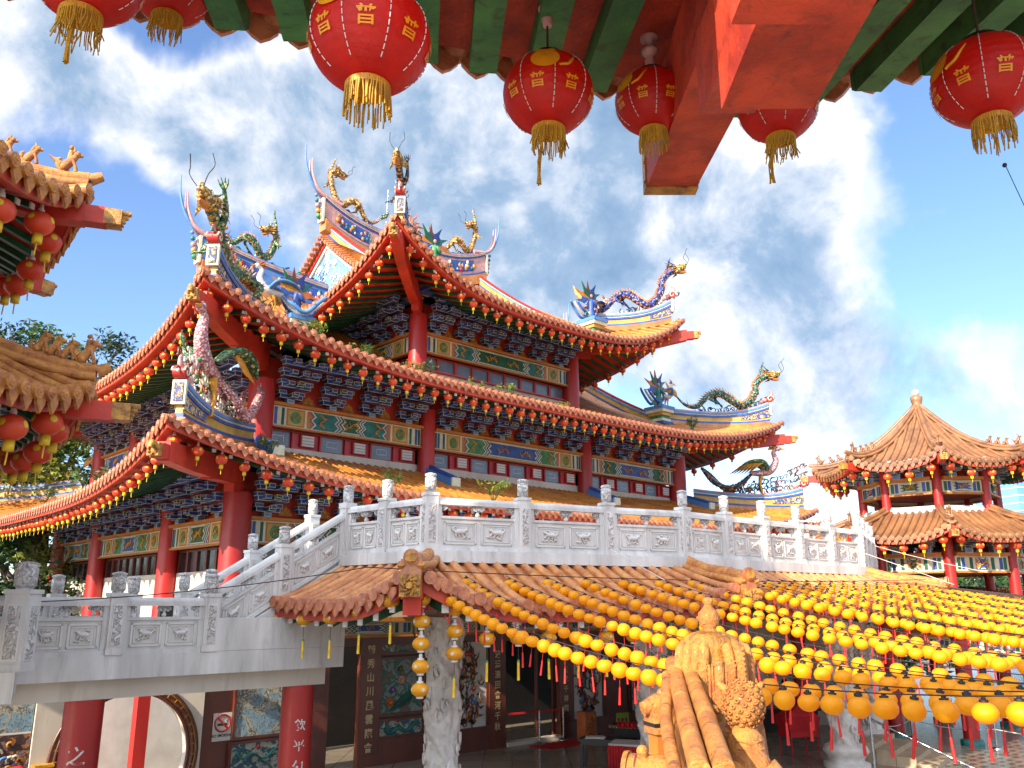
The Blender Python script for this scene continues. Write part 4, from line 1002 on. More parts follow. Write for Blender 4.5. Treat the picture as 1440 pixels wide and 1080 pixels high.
def canopy_side(i, liftA, liftB):
    a, b, p, q = V((*wallp[i], 0)), V((*wallp[i + 1], 0)), eave[i], eave[i + 1]
    L = (q - p).length; ex = (q - p) / L; inn = V((-ex.y, ex.x, 0)); D = oo[i]
    sa, sb = (a - p).dot(ex), (q - b).dot(ex)     # hip run at each end
    n = int(L / .30); mb = MB(); fr_ = MB(); gr = MB(); ed = MB(); rows = []
    def zz(s, d):
        f = d / D; u = s / L; l = (liftA * max(0, 1 - s / 2.2) ** 2.2 + liftB * max(0, 1 - (L - s) / 2.2) ** 2.2)
        return ZE_ + (ZW - ZE_) * f ** 1.25 + l * (1 - f) ** .8
    ss = [L * k / n for k in range(n + 1)]
    for s in ss:
        dm = D
        if sa > 0: dm = min(dm, s / sa * D)
        if sb > 0: dm = min(dm, (L - s) / sb * D)
        dm = max(dm, .02); col = []
        for j in range(7): d = dm * j / 6; x = p + ex * s + inn * d; x.z = zz(s, d); col.append(x)
        rows.append(col)
        if dm > .2:
            mb.tube([c + Z * .03 for c in col], .085, 'tile_can', n=7, cap=False)
            e = col[0]; ed.tube([e + inn * .1 + Z * .03, e - inn * .06 + Z * .03], .115, 'tile_end', n=10)
            if s < L - .2: w = .11; ed.prism([(-w, .05), (-w, -.05), (-w * .5, -.12), (0, -.17), (w * .5, -.12), (w, -.05), (w, .05)], e + ex * .15 - inn * .03 - Z * .02, ex, Z, inn, 'tile_end', .03)
    mb.grid([list(x) for x in zip(*rows)], 'tile_can', True); mb.build('tile_slope', can)
    ed.build('tile_edge', can)
    e0 = [c[0] + inn * .08 for c in rows]; fr_.ribbon(e0, .05, -.26, -.03, 'fascia')
    sof = []
    for j in range(4):
        row = []
        for c, s in zip(rows, ss): d = D * 1.5 * j / 3; f_ = min(1.5, d / D + .08); s = lerp(max(0, sa) * f_, L - max(0, sb) * f_, s / L); x = p + ex * s + inn * (.1 + d); x.z = zz(s, min(d, D)) - .24; row.append(x)
        sof.append(row)
    fr_.grid(sof[::-1], 'soffit', True); fr_.build('soffit', can)
    m_ = int(L / .42)
    for k in range(m_):
        s = (k + .5) * L / m_; lim = min(D, (s / sa * D if sa > 0 else D), ((L - s) / sb * D if sb > 0 else D))
        if lim < .5: continue
        Q = []
        for j in range(3): d = .16 + (lim - .16) * j / 2; x = p + ex * s + inn * d; x.z = zz(s, d) - .25; Q.append(x)
        gr.ribbon(Q, .13, -.15, 0, 'green'); gr.box(Q[0] - inn * .012 - Z * .075, (.12, .03, .14), 'offwhite', math.atan2(ex.y, ex.x))
    gr.build('rafter_row', can)
canopy_side(0, .1, LIFT); canopy_side(1, LIFT, .45); canopy_side(2, .45, .45); canopy_side(3, .45, .1)
for i, (k, big) in enumerate(((1, 1.0), (2, 1.0), (3, 1.0))):
    a, e = V((*wallp[k], ZW)), eave[k].copy(); e.z = ZE_ + (LIFT if k == 1 else .45); d = (e - a); dh = V((d.x, d.y, 0)).normalized(); side = V((-dh.y, dh.x, 0))
    mb = MB(); P = [a + dh * .05 + Z * .10, lerp3(a, e, .35) + Z * .02, lerp3(a, e, .7) + Z * .05, e + Z * .06, e + dh * .12 + Z * .10]
    P = cr(P, 4); mb.ribbon(P, .34, -.2, .05, 'tile_red'); mb.tube([p + Z * .08 for p in P], .115, 'gold_tile', n=12); 
    for sg in (-1, 1): mb.tube([p + side * sg * .16 - Z * .02 for p in P], .07, 'gold_tile', n=10)
    for p in P[::3]: mb.tube([p + Z * .08 - dh * .015, p + Z * .08 + dh * .015], .124, 'tile_red', n=12)
    e_ = P[-1] + Z * .08; mb.tube([e_ - dh * .03, e_ + dh * .03], .135, 'tile_end', n=14); mb.tube([e_ + dh * .05, e_ + dh * .07], .10, 'goldcarve', n=10); mb.build('hip_ridge', can)
    mb = MB(); h0 = e - Z * .28; q = lerp3(a, e, -.2); q.z = .1
    mb.beam(q, h0 - dh * .1, .36, .42, 'soffit'); mb.box(h0 - Z * .30 - dh * .35, (.5, .30, .34), 'soffit', math.atan2(dh.y, dh.x)); hb_ = mb.build('hip_beam', can)
    mb = MB(); c = h0 + dh * .10; mb.box(c, (.26, .34, .36), 'goldcarve', math.atan2(dh.y, dh.x))
    for j in range(9): a = j * .7; mb.tube([c + dh * .13 + side * (.15 * math.cos(a)) + Z * .15 * math.sin(a), c + dh * .17 + side * (.08 * math.cos(a + .8)) + Z * .08 * math.sin(a + .8)], [.045, .02], 'goldcarve', n=5)
    mb.tube([c + dh * .1, c + dh * .24], [.09, .05], 'goldcarve', n=8); mb.build('carved_beam_end', hb_)

# wall hiding the building mass under the terrace, ground floor front (parallel to the temple front)
W0 = V((-3.5, 25.2, 0))
def wp(t, z, o=0): q = W0 + A * t - NN * o; q.z = z; return q
gf = thing('ground_floor_front', 'dark brown framed ground floor front with doorways, calligraphy strips and painted panels under the canopy', 'building front')
def wbox(name, t0, t1, z0, z1_, m, o=0.0, th=.1, parent=None):
    mb = MB(); mb.box(wp((t0 + t1) / 2, (z0 + z1_) / 2, o), (t1 - t0, th, z1_ - z0), m, R(42.5)); return mb.build(name, parent or gf)
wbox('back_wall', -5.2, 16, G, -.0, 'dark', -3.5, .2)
wbox('lintel', -2.6, 14, -1.10, -.85, 'brown', .0, .25); wbox('upper_wall', -2.6, 14, -.85, .70, 'plaster', -.05, .2)
mb = MB(); mb.box(wp(6.3, .1, -.8), (17, 1.0, 1.4), 'plaster', R(42.5)); mb.build('beam', gf)
# ---------------------------------------------------------------- ground floor front: doorways, calligraphy strips, painted panels
def strip_text(t0, chars, ztop, dz, label=None, size=.26):
    mb = MB()
    for i, c in enumerate(chars):
        vs, fs = text_geo(c, size, .006); e = V((.737, .676, 0)); o = wp(t0, ztop - dz * i, .19)
        mb.add([o + e * x + Z * y for x, y, _ in vs], fs, 'script')
    return mb.build('calligraphy', gf)
for a, b, nm in ((-1.0, -.35, 0), (3.66, 4.32, 1), (6.72, 7.32, 2)): wbox('calligraphy_strip', a, b, G + .3, -.85, 'brown', .1, .16)
strip_text(-.67, '毓秀山川風雲際會', -1.22, .36); strip_text(3.98, '波濤浪回會河千秋', -1.5, .30, size=.24); strip_text(7.0, '天龍三代千祥同', -1.5, .30, size=.22)
def panel(t0, t1, z0, z1_, m, name='painted_panel', fr=.07):
    a = wbox(name, t0 + fr, t1 - fr, z0 + fr, z1_ - fr, m, .06, .06)
    mb = MB()
    for x0, x1, y0, y1 in ((t0, t1, z0, z0 + fr), (t0, t1, z1_ - fr, z1_), (t0, t0 + fr, z0 + fr, z1_ - fr), (t1 - fr, t1, z0 + fr, z1_ - fr)): mb.box(wp((x0 + x1) / 2, (y0 + y1) / 2, .07), (x1 - x0, .14, y1 - y0), 'brown', R(42.5))
    mb.build('panel_frame', a); return a
wbox('wainscot', -.35, 3.66, G, G + .66, 'brown', .08, .24); wbox('wainscot', -1.0, -.352, G, G + .3, 'brown', .11, .2); wbox('wainscot', 3.664, 4.32, G, G + .3, 'brown', .11, .22); wbox('wainscot', 6.72, 12, G, G + .5, 'brown', .08, .24)
def flowers(mb, t0, t1, z0, z1_, seed, cols, n=40):
    rr = random.Random(seed); e = V((.737, .676, 0))
    for i in range(n):
        t = rr.uniform(t0, t1); z = lerp(z0, z1_, rr.random() ** 1.4); o = wp(t, z, .10); a = rr.uniform(0, 6.28)
        P = [o + e * (.10 * k * math.cos(a + k * .35)) + Z * (.10 * k * math.sin(a + k * .35)) for k in range(4)]
        mb.tube(P, [.035, .03, .02, .006], rr.choice(cols), n=4, sy=1)
panel(-.35, 1.25, -1.36, -.88, 'mural_phoenix'); panel(-.35, 1.25, -2.98, -1.42, 'mural_flower'); panel(-.35, 1.25, -3.56, -3.04, 'mural_dragon')
mb = MB(); e = V((.737, .676, 0))
for (t, z, r, m) in ((.05, -2.62, .14, 'copper'), (.12, -2.3, .09, 'purple'), (.42, -2.05, .12, 'pink'), (.35, -1.75, .07, 'foliage')):
    for k in range(9):
        a = k * .698; c = wp(t, z, .11) + e * math.cos(a) * r * .6 + Z * math.sin(a) * r * .6; mb.ball(c, r * .38, m, 7, 4)
    mb.ball(wp(t, z, .14), r * .35, 'gold', 7, 4)
for i in range(12):
    t = .45 + .06 * i; mb.tube([wp(t - .4, -2.85 + .01 * i, .10), wp(t - .1, -2.6 + .04 * i, .11), wp(min(1.12, t + .05), -2.45 + .03 * i, .10)], [.01, .035, .015], 'teal' if i % 2 else 'green', n=4)
mb.build('porcelain_flowers', gf)
mb = MB()
mb.tube(cr([wp(-.1, -3.30, .12), wp(.1, -3.42, .12), wp(.35, -3.30, .12), wp(.6, -3.42, .12), wp(.85, -3.28, .12), wp(1.0, -3.15, .12)], 4), [.07] * 6 + [.06] * 10 + [.04] * 4 + [.08], 'teal', n=6); mb.ball(wp(.35, -3.12, .1), .05, 'red', 7, 4); mb.build('porcelain_dragon', gf)
def god_panel(t0, t1, seed):
    p = panel(t0, t1, -3.75, -.9, 'offwhite', 'door_god_panel'); rr = random.Random(seed); mb = MB(); tc = (t0 + t1) / 2; w = (t1 - t0) * .32; e = V((.737, .676, 0))
    cols = ['copper', 'd_red', 'ochre', 'brown', 'blue_lt', 'copper', 'd_teal', 'd_red', 'd_gold', 'pinkred']
    for i in range(150):     # robes, ribbons and armour as overlapping coloured strokes
        v = rr.random(); z = lerp(-3.45, -1.3, v); ww = w * (.55 + .75 * math.sin(min(1, v * 1.25) * math.pi)); t = tc + rr.uniform(-ww, ww) * .8; a = rr.uniform(0, 6.28); r = rr.uniform(.05, .10)
        o = wp(t, z, .10 + .02 * rr.random()); mb.tube([o + e * (r * k * math.cos(a + k * .5)) + Z * (r * k * math.sin(a + k * .5) * 1.4) for k in range(4)], [.02, .05, .045, .01], cols[int(v * 3 + rr.random() * 7) % 10], n=4, sy=.4, sx=1)
    mb.ball(wp(tc, -1.62, .12), .13, 'skin', 9, 6, (1, .6, 1.15)); mb.ball(wp(tc, -1.44, .12), .13, 'red', 8, 5, (1.2, .6, .7)); mb.ball(wp(tc, -1.74, .16), .08, 'hair', 7, 4)
    for sg in (-1, 1): mb.tube([wp(tc + sg * .1, -3.3, .13), wp(tc + sg * .22, -3.42, .15)], [.07, .05], 'black', n=6); mb.ball(wp(tc + sg * .04, -1.60, .205), .014, 'black', 5, 3)
    mb.build('figure', p)
god_panel(2.0, 3.66, 4); god_panel(7.36, 8.95, 9)
panel(8.98, 10.3, -3.7, -.9, 'brown', 'wood_panel'); panel(10.35, 12.0, -3.7, -.9, 'mural_phoenix'); 
wbox('threshold', 4.32, 6.72, G, G + .12, 'plaster', .14, .3)
mb = MB()
for t in (4.36, 5.9, 6.68): mb.box(wp(t, (G - .85) / 2 - .05, -.1), (.08, .08, -1.0 - G), 'brown', R(42.5))
mb.build('door_frame', gf)
# floral beam under the canopy
mb = MB(); mb.box(wp(5, -.62, .25), (15, .12, .42), 'cream', R(42.5)); mb.build('painted_frieze', gf)
for i in range(5): painted_beam(2.9, .36, gf, tuple(wp(-1.0 + 3 * i, -.62, .45)), R(42.5), i % 3)

# left ground floor wall with the round gateway
lw = thing('moon_gate_wall', 'cream wall with a round moon gate behind the red bridge column at lower left', 'wall')
LO = .0
tl = lambda t, z, o=0: wp(t, z, o)
def pl(name, poly, o, th, m, parent=lw):
    mb = MB(); mb.prism(poly, wp(0, 0, o), V((.737, .676, 0)), Z, NN * -1, m, th); return mb.build(name, parent)
MC, MZ, MR = -7.02, -3.28, 1.36
n = 40; right = [(MC + MR * math.cos(a), MZ + MR * math.sin(a)) for a in [math.pi * (.5 - i / n) + 0 for i in range(n // 2 + 14)]]
right = [p for p in right if p[1] > G]
left = [(2 * MC - x, z) for x, z in right]
pl('plaster_wall', [(-5.33, G), (-5.33, -1.2), (MC, -1.2)] + right + [(right[-1][0], G)], 0, .22, 'plaster')
pl('plaster_wall', ([(-8.95, G), (-8.95, -1.2), (MC, -1.2)] + left + [(left[-1][0], G)])[::-1], 0, .22, 'plaster')
mb = MB(); ring = [wp(MC + (MR + .02) * math.cos(a), MZ + (MR + .02) * math.sin(a), .12) for a in [R(-38 + 256 * i / 60) for i in range(61)]]
for k, (r, m, o) in enumerate(((0, 'brown', 0), (.07, 'gold', .01), (.10, 'brown', .012), (.17, 'gold', .01), (.20, 'brown', 0))):
    q = [wp(MC + (MR + .02 + r) * math.cos(a), MZ + (MR + .02 + r) * math.sin(a), .24 + o) for a in [R(-38 + 256 * i / 60) for i in range(61)]]
    mb.tube(q, .045 if m == 'brown' else .014, m, n=5)
for i in range(30):
    a = R(-36 + 8.5 * i); mb.beam(wp(MC + (MR + .08) * math.cos(a), MZ + (MR + .08) * math.sin(a), .295), wp(MC + (MR + .17) * math.cos(a), MZ + (MR + .17) * math.sin(a), .295), .014, .014, 'gold', up=(.1, .2, .9))
mb.build('gate_ring', lw)
# the white yard seen through the gate
yd = thing('yard_wall', 'pale blue white wall with a red post seen through the moon gate', 'wall')
mb = MB(); mb.box(wp(-8.5, -2.75, -2.3), (9, .2, 2.9), 'offwhite', R(42.5)); mb.box(wp(-13.0, -2.9, -1.2), (.2, 2.2, 2.6), 'offwhite', R(42.5)); mb.build('wall', yd)
mb = MB(); mb.box(wp(-6.15, -2.75, -1.5), (.30, .30, 2.9), 'red', R(42.5)); mb.build('post', yd)
# dark timber bay with pictures and the sign
tb_ = thing('timber_bay', 'dark brown timber wall bay with two painted pictures beside the moon gate', 'wall')
wbox('boards', -5.32, -1.9, G, -1.2, 'brown', .0, .2, tb_)
def pic(t0, t1, z0, z1_, m, par):
    a = wbox('picture', t0, t1, z0, z1_, m, .14, .06, par); mb = MB()
    for x0, x1, y0, y1 in ((t0 - .06, t1 + .06, z0 - .06, z0), (t0 - .06, t1 + .06, z1_, z1_ + .06), (t0 - .06, t0, z0, z1_), (t1, t1 + .06, z0, z1_)): mb.box(wp((x0 + x1) / 2, (y0 + y1) / 2, .15), (x1 - x0, .10, y1 - y0), 'brown', R(42.5))
    mb.build('picture_frame', a); return a
pic(-4.50, -3.12, -3.10, -1.3, 'mural_land', tb_); pic(-4.55, -3.05, -3.95, -3.26, 'mural_dragon', tb_)
mb = MB(); mb.tube(cr([wp(-4.42, -3.45, .19), wp(-4.25, -3.6, .19), wp(-4.0, -3.5, .19), wp(-3.7, -3.65, .19), wp(-3.45, -3.48, .19), wp(-3.25, -3.4, .19)], 4), [.09] * 5 + [.06] * 12 + [.05] * 3 + [.09], 'teal', n=6, sy=.4)
mb.ball(wp(-3.85, -3.36, .18), .06, 'red', 8, 4)
for i in range(14):
    t = -4.5 + i * .1; mb.tube([wp(t, -1.62 + .05 * math.sin(i * 2), .18), wp(t + .09, -1.5 - .07 * math.cos(i), .18), wp(t + .13, -1.42 - .1 * (i % 3), .18)], [.02, .015, .005], 'dark', n=4)
mb.build('porcelain_relief', tb_)
# no smoking sign
sg_ = thing('no_smoking_sign', 'white no smoking sign with red ring fixed to dark brown timber wall', 'sign')
wbox('board', -5.03, -4.57, -3.15, -2.52, 'offwhite', .125, .02, sg_)
mb = MB(); C_ = (-4.80, -2.75); e = V((.737, .676, 0))
rp = [wp(C_[0] + .19 * math.cos(a), C_[1] + .19 * math.sin(a), .14) for a in [i * math.pi / 14 for i in range(29)]]; mb.tube(rp, .022, 'red', n=5)
mb.beam(wp(C_[0] - .13, C_[1] + .13, .145), wp(C_[0] + .13, C_[1] - .13, .145), .02, .04, 'red', up=tuple(e)); mb.build('ring', sg_)
mb = MB(); mb.beam(wp(C_[0] - .12, C_[1] - .03, .14), wp(C_[0] + .12, C_[1] - .03, .14), .012, .05, 'black'); mb.tube([wp(C_[0] + .12, C_[1] + .01, .14), wp(C_[0] + .10, C_[1] + .05, .14), wp(C_[0] + .13, C_[1] + .09, .14)], .010, 'black', n=4)
vs, fs = text_geo('NO SMOKING', .085, .002); o = wp(-4.80, -3.03, .142); mb.add([o + e * x + Z * y for x, y, _ in vs], fs, 'black'); mb.build('lettering', sg_)
# far left: screen, cloth banner
lp = thing('painted_screen', 'carved painted screen with landscape above scrollwork at the lower left edge', 'screen')
wbox('landscape', -11.9, -8.97, -2.55, -1.2, 'mural_land', .1, .1, lp); wbox('scrollwork_board', -11.9, -8.97, -3.6, -2.6, 'mural_screen', .1, .1, lp)
mb = MB(); rr = random.Random(8)
for i in range(46):
    t, z = rr.uniform(-10.9, -9.05), rr.uniform(-3.5, -2.7); r = rr.uniform(.06, .12); s_ = rr.choice((-1, 1)); m = rr.choice(['ochre', 'blue_lt', 'cream', 'red', 'green_lt', 'ochre'])
    mb.tube([wp(t + r * math.cos(k * .7) * s_ * (1 - k * .09), z + r * math.sin(k * .7) * (1 - k * .09), .17) for k in range(8)], [.025, .03, .03, .028, .025, .02, .018, .01], m, n=4)
mb.build('scrollwork', lp)
bn = thing('cloth_banner', 'red and yellow cloth swag hanging at the lower left corner', 'banner')
mb = MB()
for i in range(9):
    a = i / 8; mb.tube(cr([wp(-10.9, -3.42 - .14 * i, .45), wp(-10.2, -3.40 - .12 * i, .5), wp(-9.25, -3.25 - .09 * i, .45)], 4), .11, 'cloth_red' if i < 5 else 'tassel_y', n=6, sx=.6)
mb.build('swag', bn)
mb = MB(); mb.ball(wp(-9.2, -3.3, .5), .16, 'cloth_red', 8, 5); mb.tube([wp(-9.2, -3.35, .5), wp(-9.12, -3.7, .5)], [.10, .18], 'cloth_red', n=7); mb.build('knot', bn)
cb = MB(); cb.box(wp(-8.72, -3.5, .3), (.34, .3, .52), 'yellow', R(42.5)); cb.box(wp(-8.72, -3.22, .3), (.38, .34, .05), 'gold', R(42.5)); cb.box(wp(-8.72, -3.5, .455), (.22, .01, .3), 'copper', R(42.5)); cb.build('offering_box', None, 'small yellow box standing by the wall left of the moon gate', 'box')

# ---------------------------------------------------------------- carved white dragon columns
def dragon_column(x, y, r, seed, label, hz=-.25, base=True):
    t = thing('dragon_column', label, 'column', (x, y, 0), 0, 'carved white dragon columns'); H = hz - G; n = 56; prof = []; k = 90
    def disp(w, z, rr_):
        u = V((math.cos(w) * 2.6, math.sin(w) * 2.6, z * 1.9 + seed * 7)); a = mnoise.noise(u) ; b = mnoise.noise(u * 2.3 + V((3, 1, 2)))
        spiral = math.sin(w + z * 2.1 + seed); body = max(0, 1 - abs(spiral) * 2.4)
        sc_ = .25 * math.sin(w * 16) * math.sin(z * 34) if body > .2 else 0
        curl = (1 - min(1, abs(math.sin(a * 9)) * 2.2))
        return r * (.16 * a + .10 * b + .24 * body * (1 + sc_) - .14 * curl * (1 - body))
    mb = MB(); mb.lathe([(r * .88, G + .5 + (H - .5) * i / k) for i in range(k + 1)], 'stone', n=n, disp=disp)
    rr = random.Random(seed)
    for i in range(40):     # clouds, claws and flames standing off the shaft
        z = G + .7 + (H - .9) * rr.random(); a = rr.uniform(0, 6.28); R0 = r * .98
        pts = [V((math.cos(a + .22 * math.cos(q * .9) * (1 - q * .1)) * R0, math.sin(a + .22 * math.cos(q * .9) * (1 - q * .1)) * R0, z + .16 * math.sin(q * .9) * (1 - q * .1))) for q in range(7)]
        mb.tube(pts, [.02, .035, .04, .04, .035, .03, .02], 'stone', n=5)
    mb.build('shaft', t)
    if base:
        b = MB(); b.lathe([(r * 1.5, G), (r * 1.5, G + .12), (r * 1.1, G + .18), (r * 1.25, G + .3), (r * 1.5, G + .42), (r * 1.35, G + .55), (r * 1.0, G + .62)], 'stone', n=28); b.build('base', t)
    return t
dragon_column(-1.40, 18.3, .36, 1, 'white dragon column nearest the camera, beside the peony picture, hung with yellow lanterns')
dragon_column(3.2, 20.6, .36, 2, 'white dragon column behind the gold roof figure')
dragon_column(8.95, 24.6, .40, 3, 'larger white dragon column beside the red offering stand')
dragon_column(10.72, 27.3, .36, 4, 'farther white dragon column at the head of the beige steps')

# ---------------------------------------------------------------- furniture and people in the courtyard
tbl = thing('side_table', 'black side table with papers on it in front of the door', 'table', (2.55, 24.2, 0), R(-18))
mb = MB(); mb.box((0, 0, G + .74), (1.5, .6, .07), 'black'); mb.box((0, 0, G + .66), (1.4, .5, .08), 'black'); mb.build('table_top', tbl)
for a, b in ((-.68, -.24), (.68, -.24), (-.68, .24), (.68, .24)): mb = MB(); mb.box((a, b, G + .31), (.09, .09, .62), 'black'); mb.build('leg', tbl)
mb = MB(); mb.box((2.2, 24.25, G + .79), (.5, .35, .02), 'offwhite', R(-10)); mb.box((2.22, 24.22, G + .812), (.45, .33, .02), 'offwhite', R(8)); mb.build('papers', None, 'stack of papers lying on the black side table', 'papers')
t2 = thing('offering_table', 'table with red cloth front and grey top below the flower vases', 'table', (3.35, 23.1, 0), R(-20))
mb = MB(); mb.box((0, 0, G + .80), (1.7, .8, .05), 'offwhite'); mb.build('table_top', t2)
mb = MB()
for sx in range(24): mb.tube([(-.83 + .072 * sx, -.40, G + .78), (-.83 + .072 * sx, -.41 - .01 * (sx % 2), G + .05)], .04, 'cloth_red', n=5)
mb.box((-.84, 0, G + .42), (.03, .8, .74), 'cloth_red'); mb.box((0, -.36, G + .42), (1.66, .03, .74), 'cloth_red'); mb.build('cloth', t2)
t3 = thing('altar_table', 'long black altar table carrying vases and a red tray', 'table', (3.9, 25.0, 0), R(-24))
mb = MB(); mb.box((0, 0, G + .95), (2.4, .7, .08), 'black')
for i in range(24): mb.ball((-1.15 + .1 * i, -.36, G + .94), .025, 'gold', 5, 3)
mb.build('table_top', t3); mb = MB(); mb.box((0, .05, G + .46), (2.2, .5, .9), 'dark'); mb.build('front_board', t3)
def vase(x, y, z, s, label, mat='offwhite', fl=True):
    t = thing('flower_vase', label, 'vase', (x, y, z), 0, 'vases of flowers by the altar'); mb = MB(); mb.lathe([(.10 * s, 0), (.20 * s, .12 * s), (.24 * s, .26 * s), (.18 * s, .42 * s), (.09 * s, .48 * s), (.12 * s, .54 * s)], mat, n=16); mb.build('body', t)
    rr = random.Random(int(x * 100)); mb = MB()
    for i in range(60):
        a, r = rr.uniform(0, 6.28), rr.uniform(0, .36) * s; z0 = .6 * s + rr.uniform(0, .45) * s
        if i % 2: mb.ball((r * math.cos(a), r * math.sin(a), z0 + .05), .055 * s, rr.choice(['flower', 'red', 'pink', 'offwhite']), 6, 4)
        else: mb.tube([(0, 0, .5 * s), (r * .6 * math.cos(a), r * .6 * math.sin(a), z0 - .1), (r * 1.2 * math.cos(a), r * 1.2 * math.sin(a), z0)], [.01, .03, .004], 'foliage_dk', n=4)
    mb.build('flowers', t); return t
vase(3.75, 24.7, G + 1.0, .9, 'left white vase of dark red flowers on the black altar table'); vase(4.25, 24.5, G + 1.0, 1.05, 'right white vase of dark red flowers on the black altar table')
fs_ = thing('flower_stand', 'dark stand banked with red and white flowers in front of the phoenix panel', 'flower stand', (4.9, 27.3, 0))
mb = MB(); mb.box((0, 0, G + .7), (1.7, .6, 1.4), 'dark', R(20)); mb.build('stand', fs_)
mb = MB(); rr = random.Random(4)
for i in range(260): mb.ball((rr.uniform(-.9, .9), rr.uniform(-.4, .3), G + 1.25 + rr.uniform(0, .85)), rr.uniform(.04, .08), rr.choice(['flower', 'flower', 'offwhite', 'foliage_dk', 'red']), 5, 4)
mb.build('flowers', fs_)
ch = thing('plastic_chair', 'lime green plastic chair in front of the door god panel', 'chair', (3.55, 28.5, 0), R(20))
mb = MB(); mb.box((0, 0, G + .44), (.44, .42, .035), 'lime'); mb.build('seat', ch)
mb = MB(); mb.box((0, .2, G + .82), (.44, .03, .16), 'lime'); mb.box((0, .2, G + .55), (.44, .03, .10), 'lime')
for x in (-.2, -.07, .07, .2): mb.box((x, .2, G + .68), (.04, .03, .18), 'lime')
mb.build('backrest', ch)
for a, b in ((-.19, -.18), (.19, -.18), (-.19, .18), (.19, .18)): mb = MB(); mb.tube([(a, b, G + .43), (a * 1.2, b * 1.2, G)], [.025, .02], 'lime', n=6); mb.build('leg', ch)
fan = thing('standing_fan', 'black round standing fan beside the flower stand', 'fan', (4.1, 28.2, 0)); mb = MB()
for r in (.26, .20, .14, .08): mb.tube([(r * math.cos(i * .35), -.1, G + 1.35 + r * math.sin(i * .35)) for i in range(19)], .008, 'black', n=4)
mb.ball((0, -.05, G + 1.35), .07, 'offwhite', 8, 6); mb.build('cage', fan); mb = MB(); mb.tube([(0, 0, G + .05), (0, 0, G + 1.3)], .02, 'black', n=6); mb.lathe([(.2, G), (.2, G + .03), (.03, G + .06)], 'black', n=14); mb.build('pole', fan)
tr = thing('offering_tray', 'red tray of red candles on the black altar table', 'tray', (3.15, 24.75, G + .99)); mb = MB(); mb.lathe([(.3, 0), (.34, .05)], 'cloth_red', n=18); mb.build('tray', tr)
mb = MB()
for i in range(24): a = i * 2.4; r = .06 * math.sqrt(i); mb.lathe([(.03, .03), (.03, .11), (.0, .13)], 'cloth_red', (r * math.cos(a), r * math.sin(a), 0), 6)
mb.build('candles', tr)
drum = MB(); drum.lathe([(.16, 0), (.17, .3)], 'steel', (3.5, 24.55, G + .99), 16); drum.build('metal_pot', None, 'small metal pot standing beside the red tray', 'pot')
ws = thing('carved_wood_stand', 'carved reddish wood stand against the right door jamb', 'stand', tuple(wp(7.3, 0, .8)), R(42.5)); mb = MB(); mb.box((0, 0, G + .42), (.5, .4, .84), 'copper'); mb.build('cabinet', ws)
mb = MB(); rr = random.Random(6)
for i in range(24): mb.ball((rr.uniform(-.2, .2), -.21, G + rr.uniform(.1, .75)), rr.uniform(.03, .06), rr.choice(['gold', 'copper', 'ochre']), 6, 4)
mb.build('carving', ws)
mat_ = MB(); mat_.hexa([(p[0], p[1], z) for z in (G + .006, G + .02) for p in (wp(4.9, 0, 1.5), wp(6.9, 0, 1.5), wp(6.9, 0, .6), wp(4.9, 0, .6))], 'cloth_red'); mat_.build('door_mat', None, 'red mat on the floor in front of the doorway', 'mat')
def stanchion(x, y, label, h=.98):
    t = thing('stanchion', label, 'stanchion', (x, y, G), 0, 'steel rope stanchions'); mb = MB(); mb.lathe([(.17, 0), (.17, .03), (.03, .07)], 'steel', n=16); mb.build('base', t)
    mb = MB(); mb.tube([(0, 0, .05), (0, 0, h)], .028, 'steel', n=8); mb.ball((0, 0, h), .04, 'steel', 8, 5); mb.build('pole', t)
q1, q2 = wp(4.75, 0, .45), wp(6.0, 0, .42)
stanchion(q1.x + .55, q1.y + .35, 'steel stanchion in the middle of the doorway belt'); stanchion(q2.x + .45, q2.y + .4, 'steel stanchion at the right end of the doorway belt')
mb = MB(); a_ = wp(4.4, G + .93, .2); b_ = V((q2.x + .45, q2.y + .4, G + .93)); mb.beam(a_, b_, .01, .06, 'cloth_red'); mb.build('barrier_belt', None, 'red belt stretched across the dark doorway', 'barrier belt')
box = thing('offering_stand', 'red metal offering stand on thin legs beside white dragon column', 'stand', (8.15, 26.0, G), R(15))
mb = MB(); mb.hexa([(-.45, -.3, .75), (.45, -.3, .75), (.45, .3, .75), (-.45, .3, .75), (-.52, -.36, 1.12), (.52, -.36, 1.12), (.52, .36, 1.12), (-.52, .36, 1.12)], 'cloth_red')
mb.hexa([(-.5, -.34, 1.123), (.5, -.34, 1.123), (.5, .34, 1.123), (-.5, .34, 1.123), (.02, -.1, 1.5), (.12, -.1, 1.5), (.12, .1, 1.5), (.02, .1, 1.5)], 'cloth_red'); mb.tube([(.07, 0, 1.45), (.07, 0, 2.0)], .05, 'cloth_red', n=8); mb.build('box', box)
mb = MB(); mb.hexa([(-.45, -.33, .60), (.45, -.33, .60), (.45, .33, .60), (-.45, .33, .60), (-.45, -.33, .747), (.45, -.33, .747), (.45, .33, .747), (-.45, .33, .747)], 'cloth_red'); mb.build('lower_box', box)
for a, b in ((-.42, -.3), (.42, -.3), (-.42, .3), (.42, .3)): mb = MB(); mb.tube([(a, b, .6), (a, b, 0)], .02, 'cloth_red', n=6); mb.build('leg', box)
dk = thing('reception_desk', 'black desk along the back wall behind the person in dark clothes', 'desk', (9.2, 31.6, G), R(-12)); mb = MB(); mb.box((0, 0, .72), (2.9, .7, .06), 'black'); mb.build('desk_top', dk); mb = MB(); mb.box((0, .05, .34), (2.7, .5, .68), 'dark'); mb.build('front_board', dk)
mb = MB(); mb.ball((8.5, 31.5, G + .86), .14, 'purple', 10, 6); mb.build('bag', None, 'small purple bag lying on the black reception desk', 'bag')
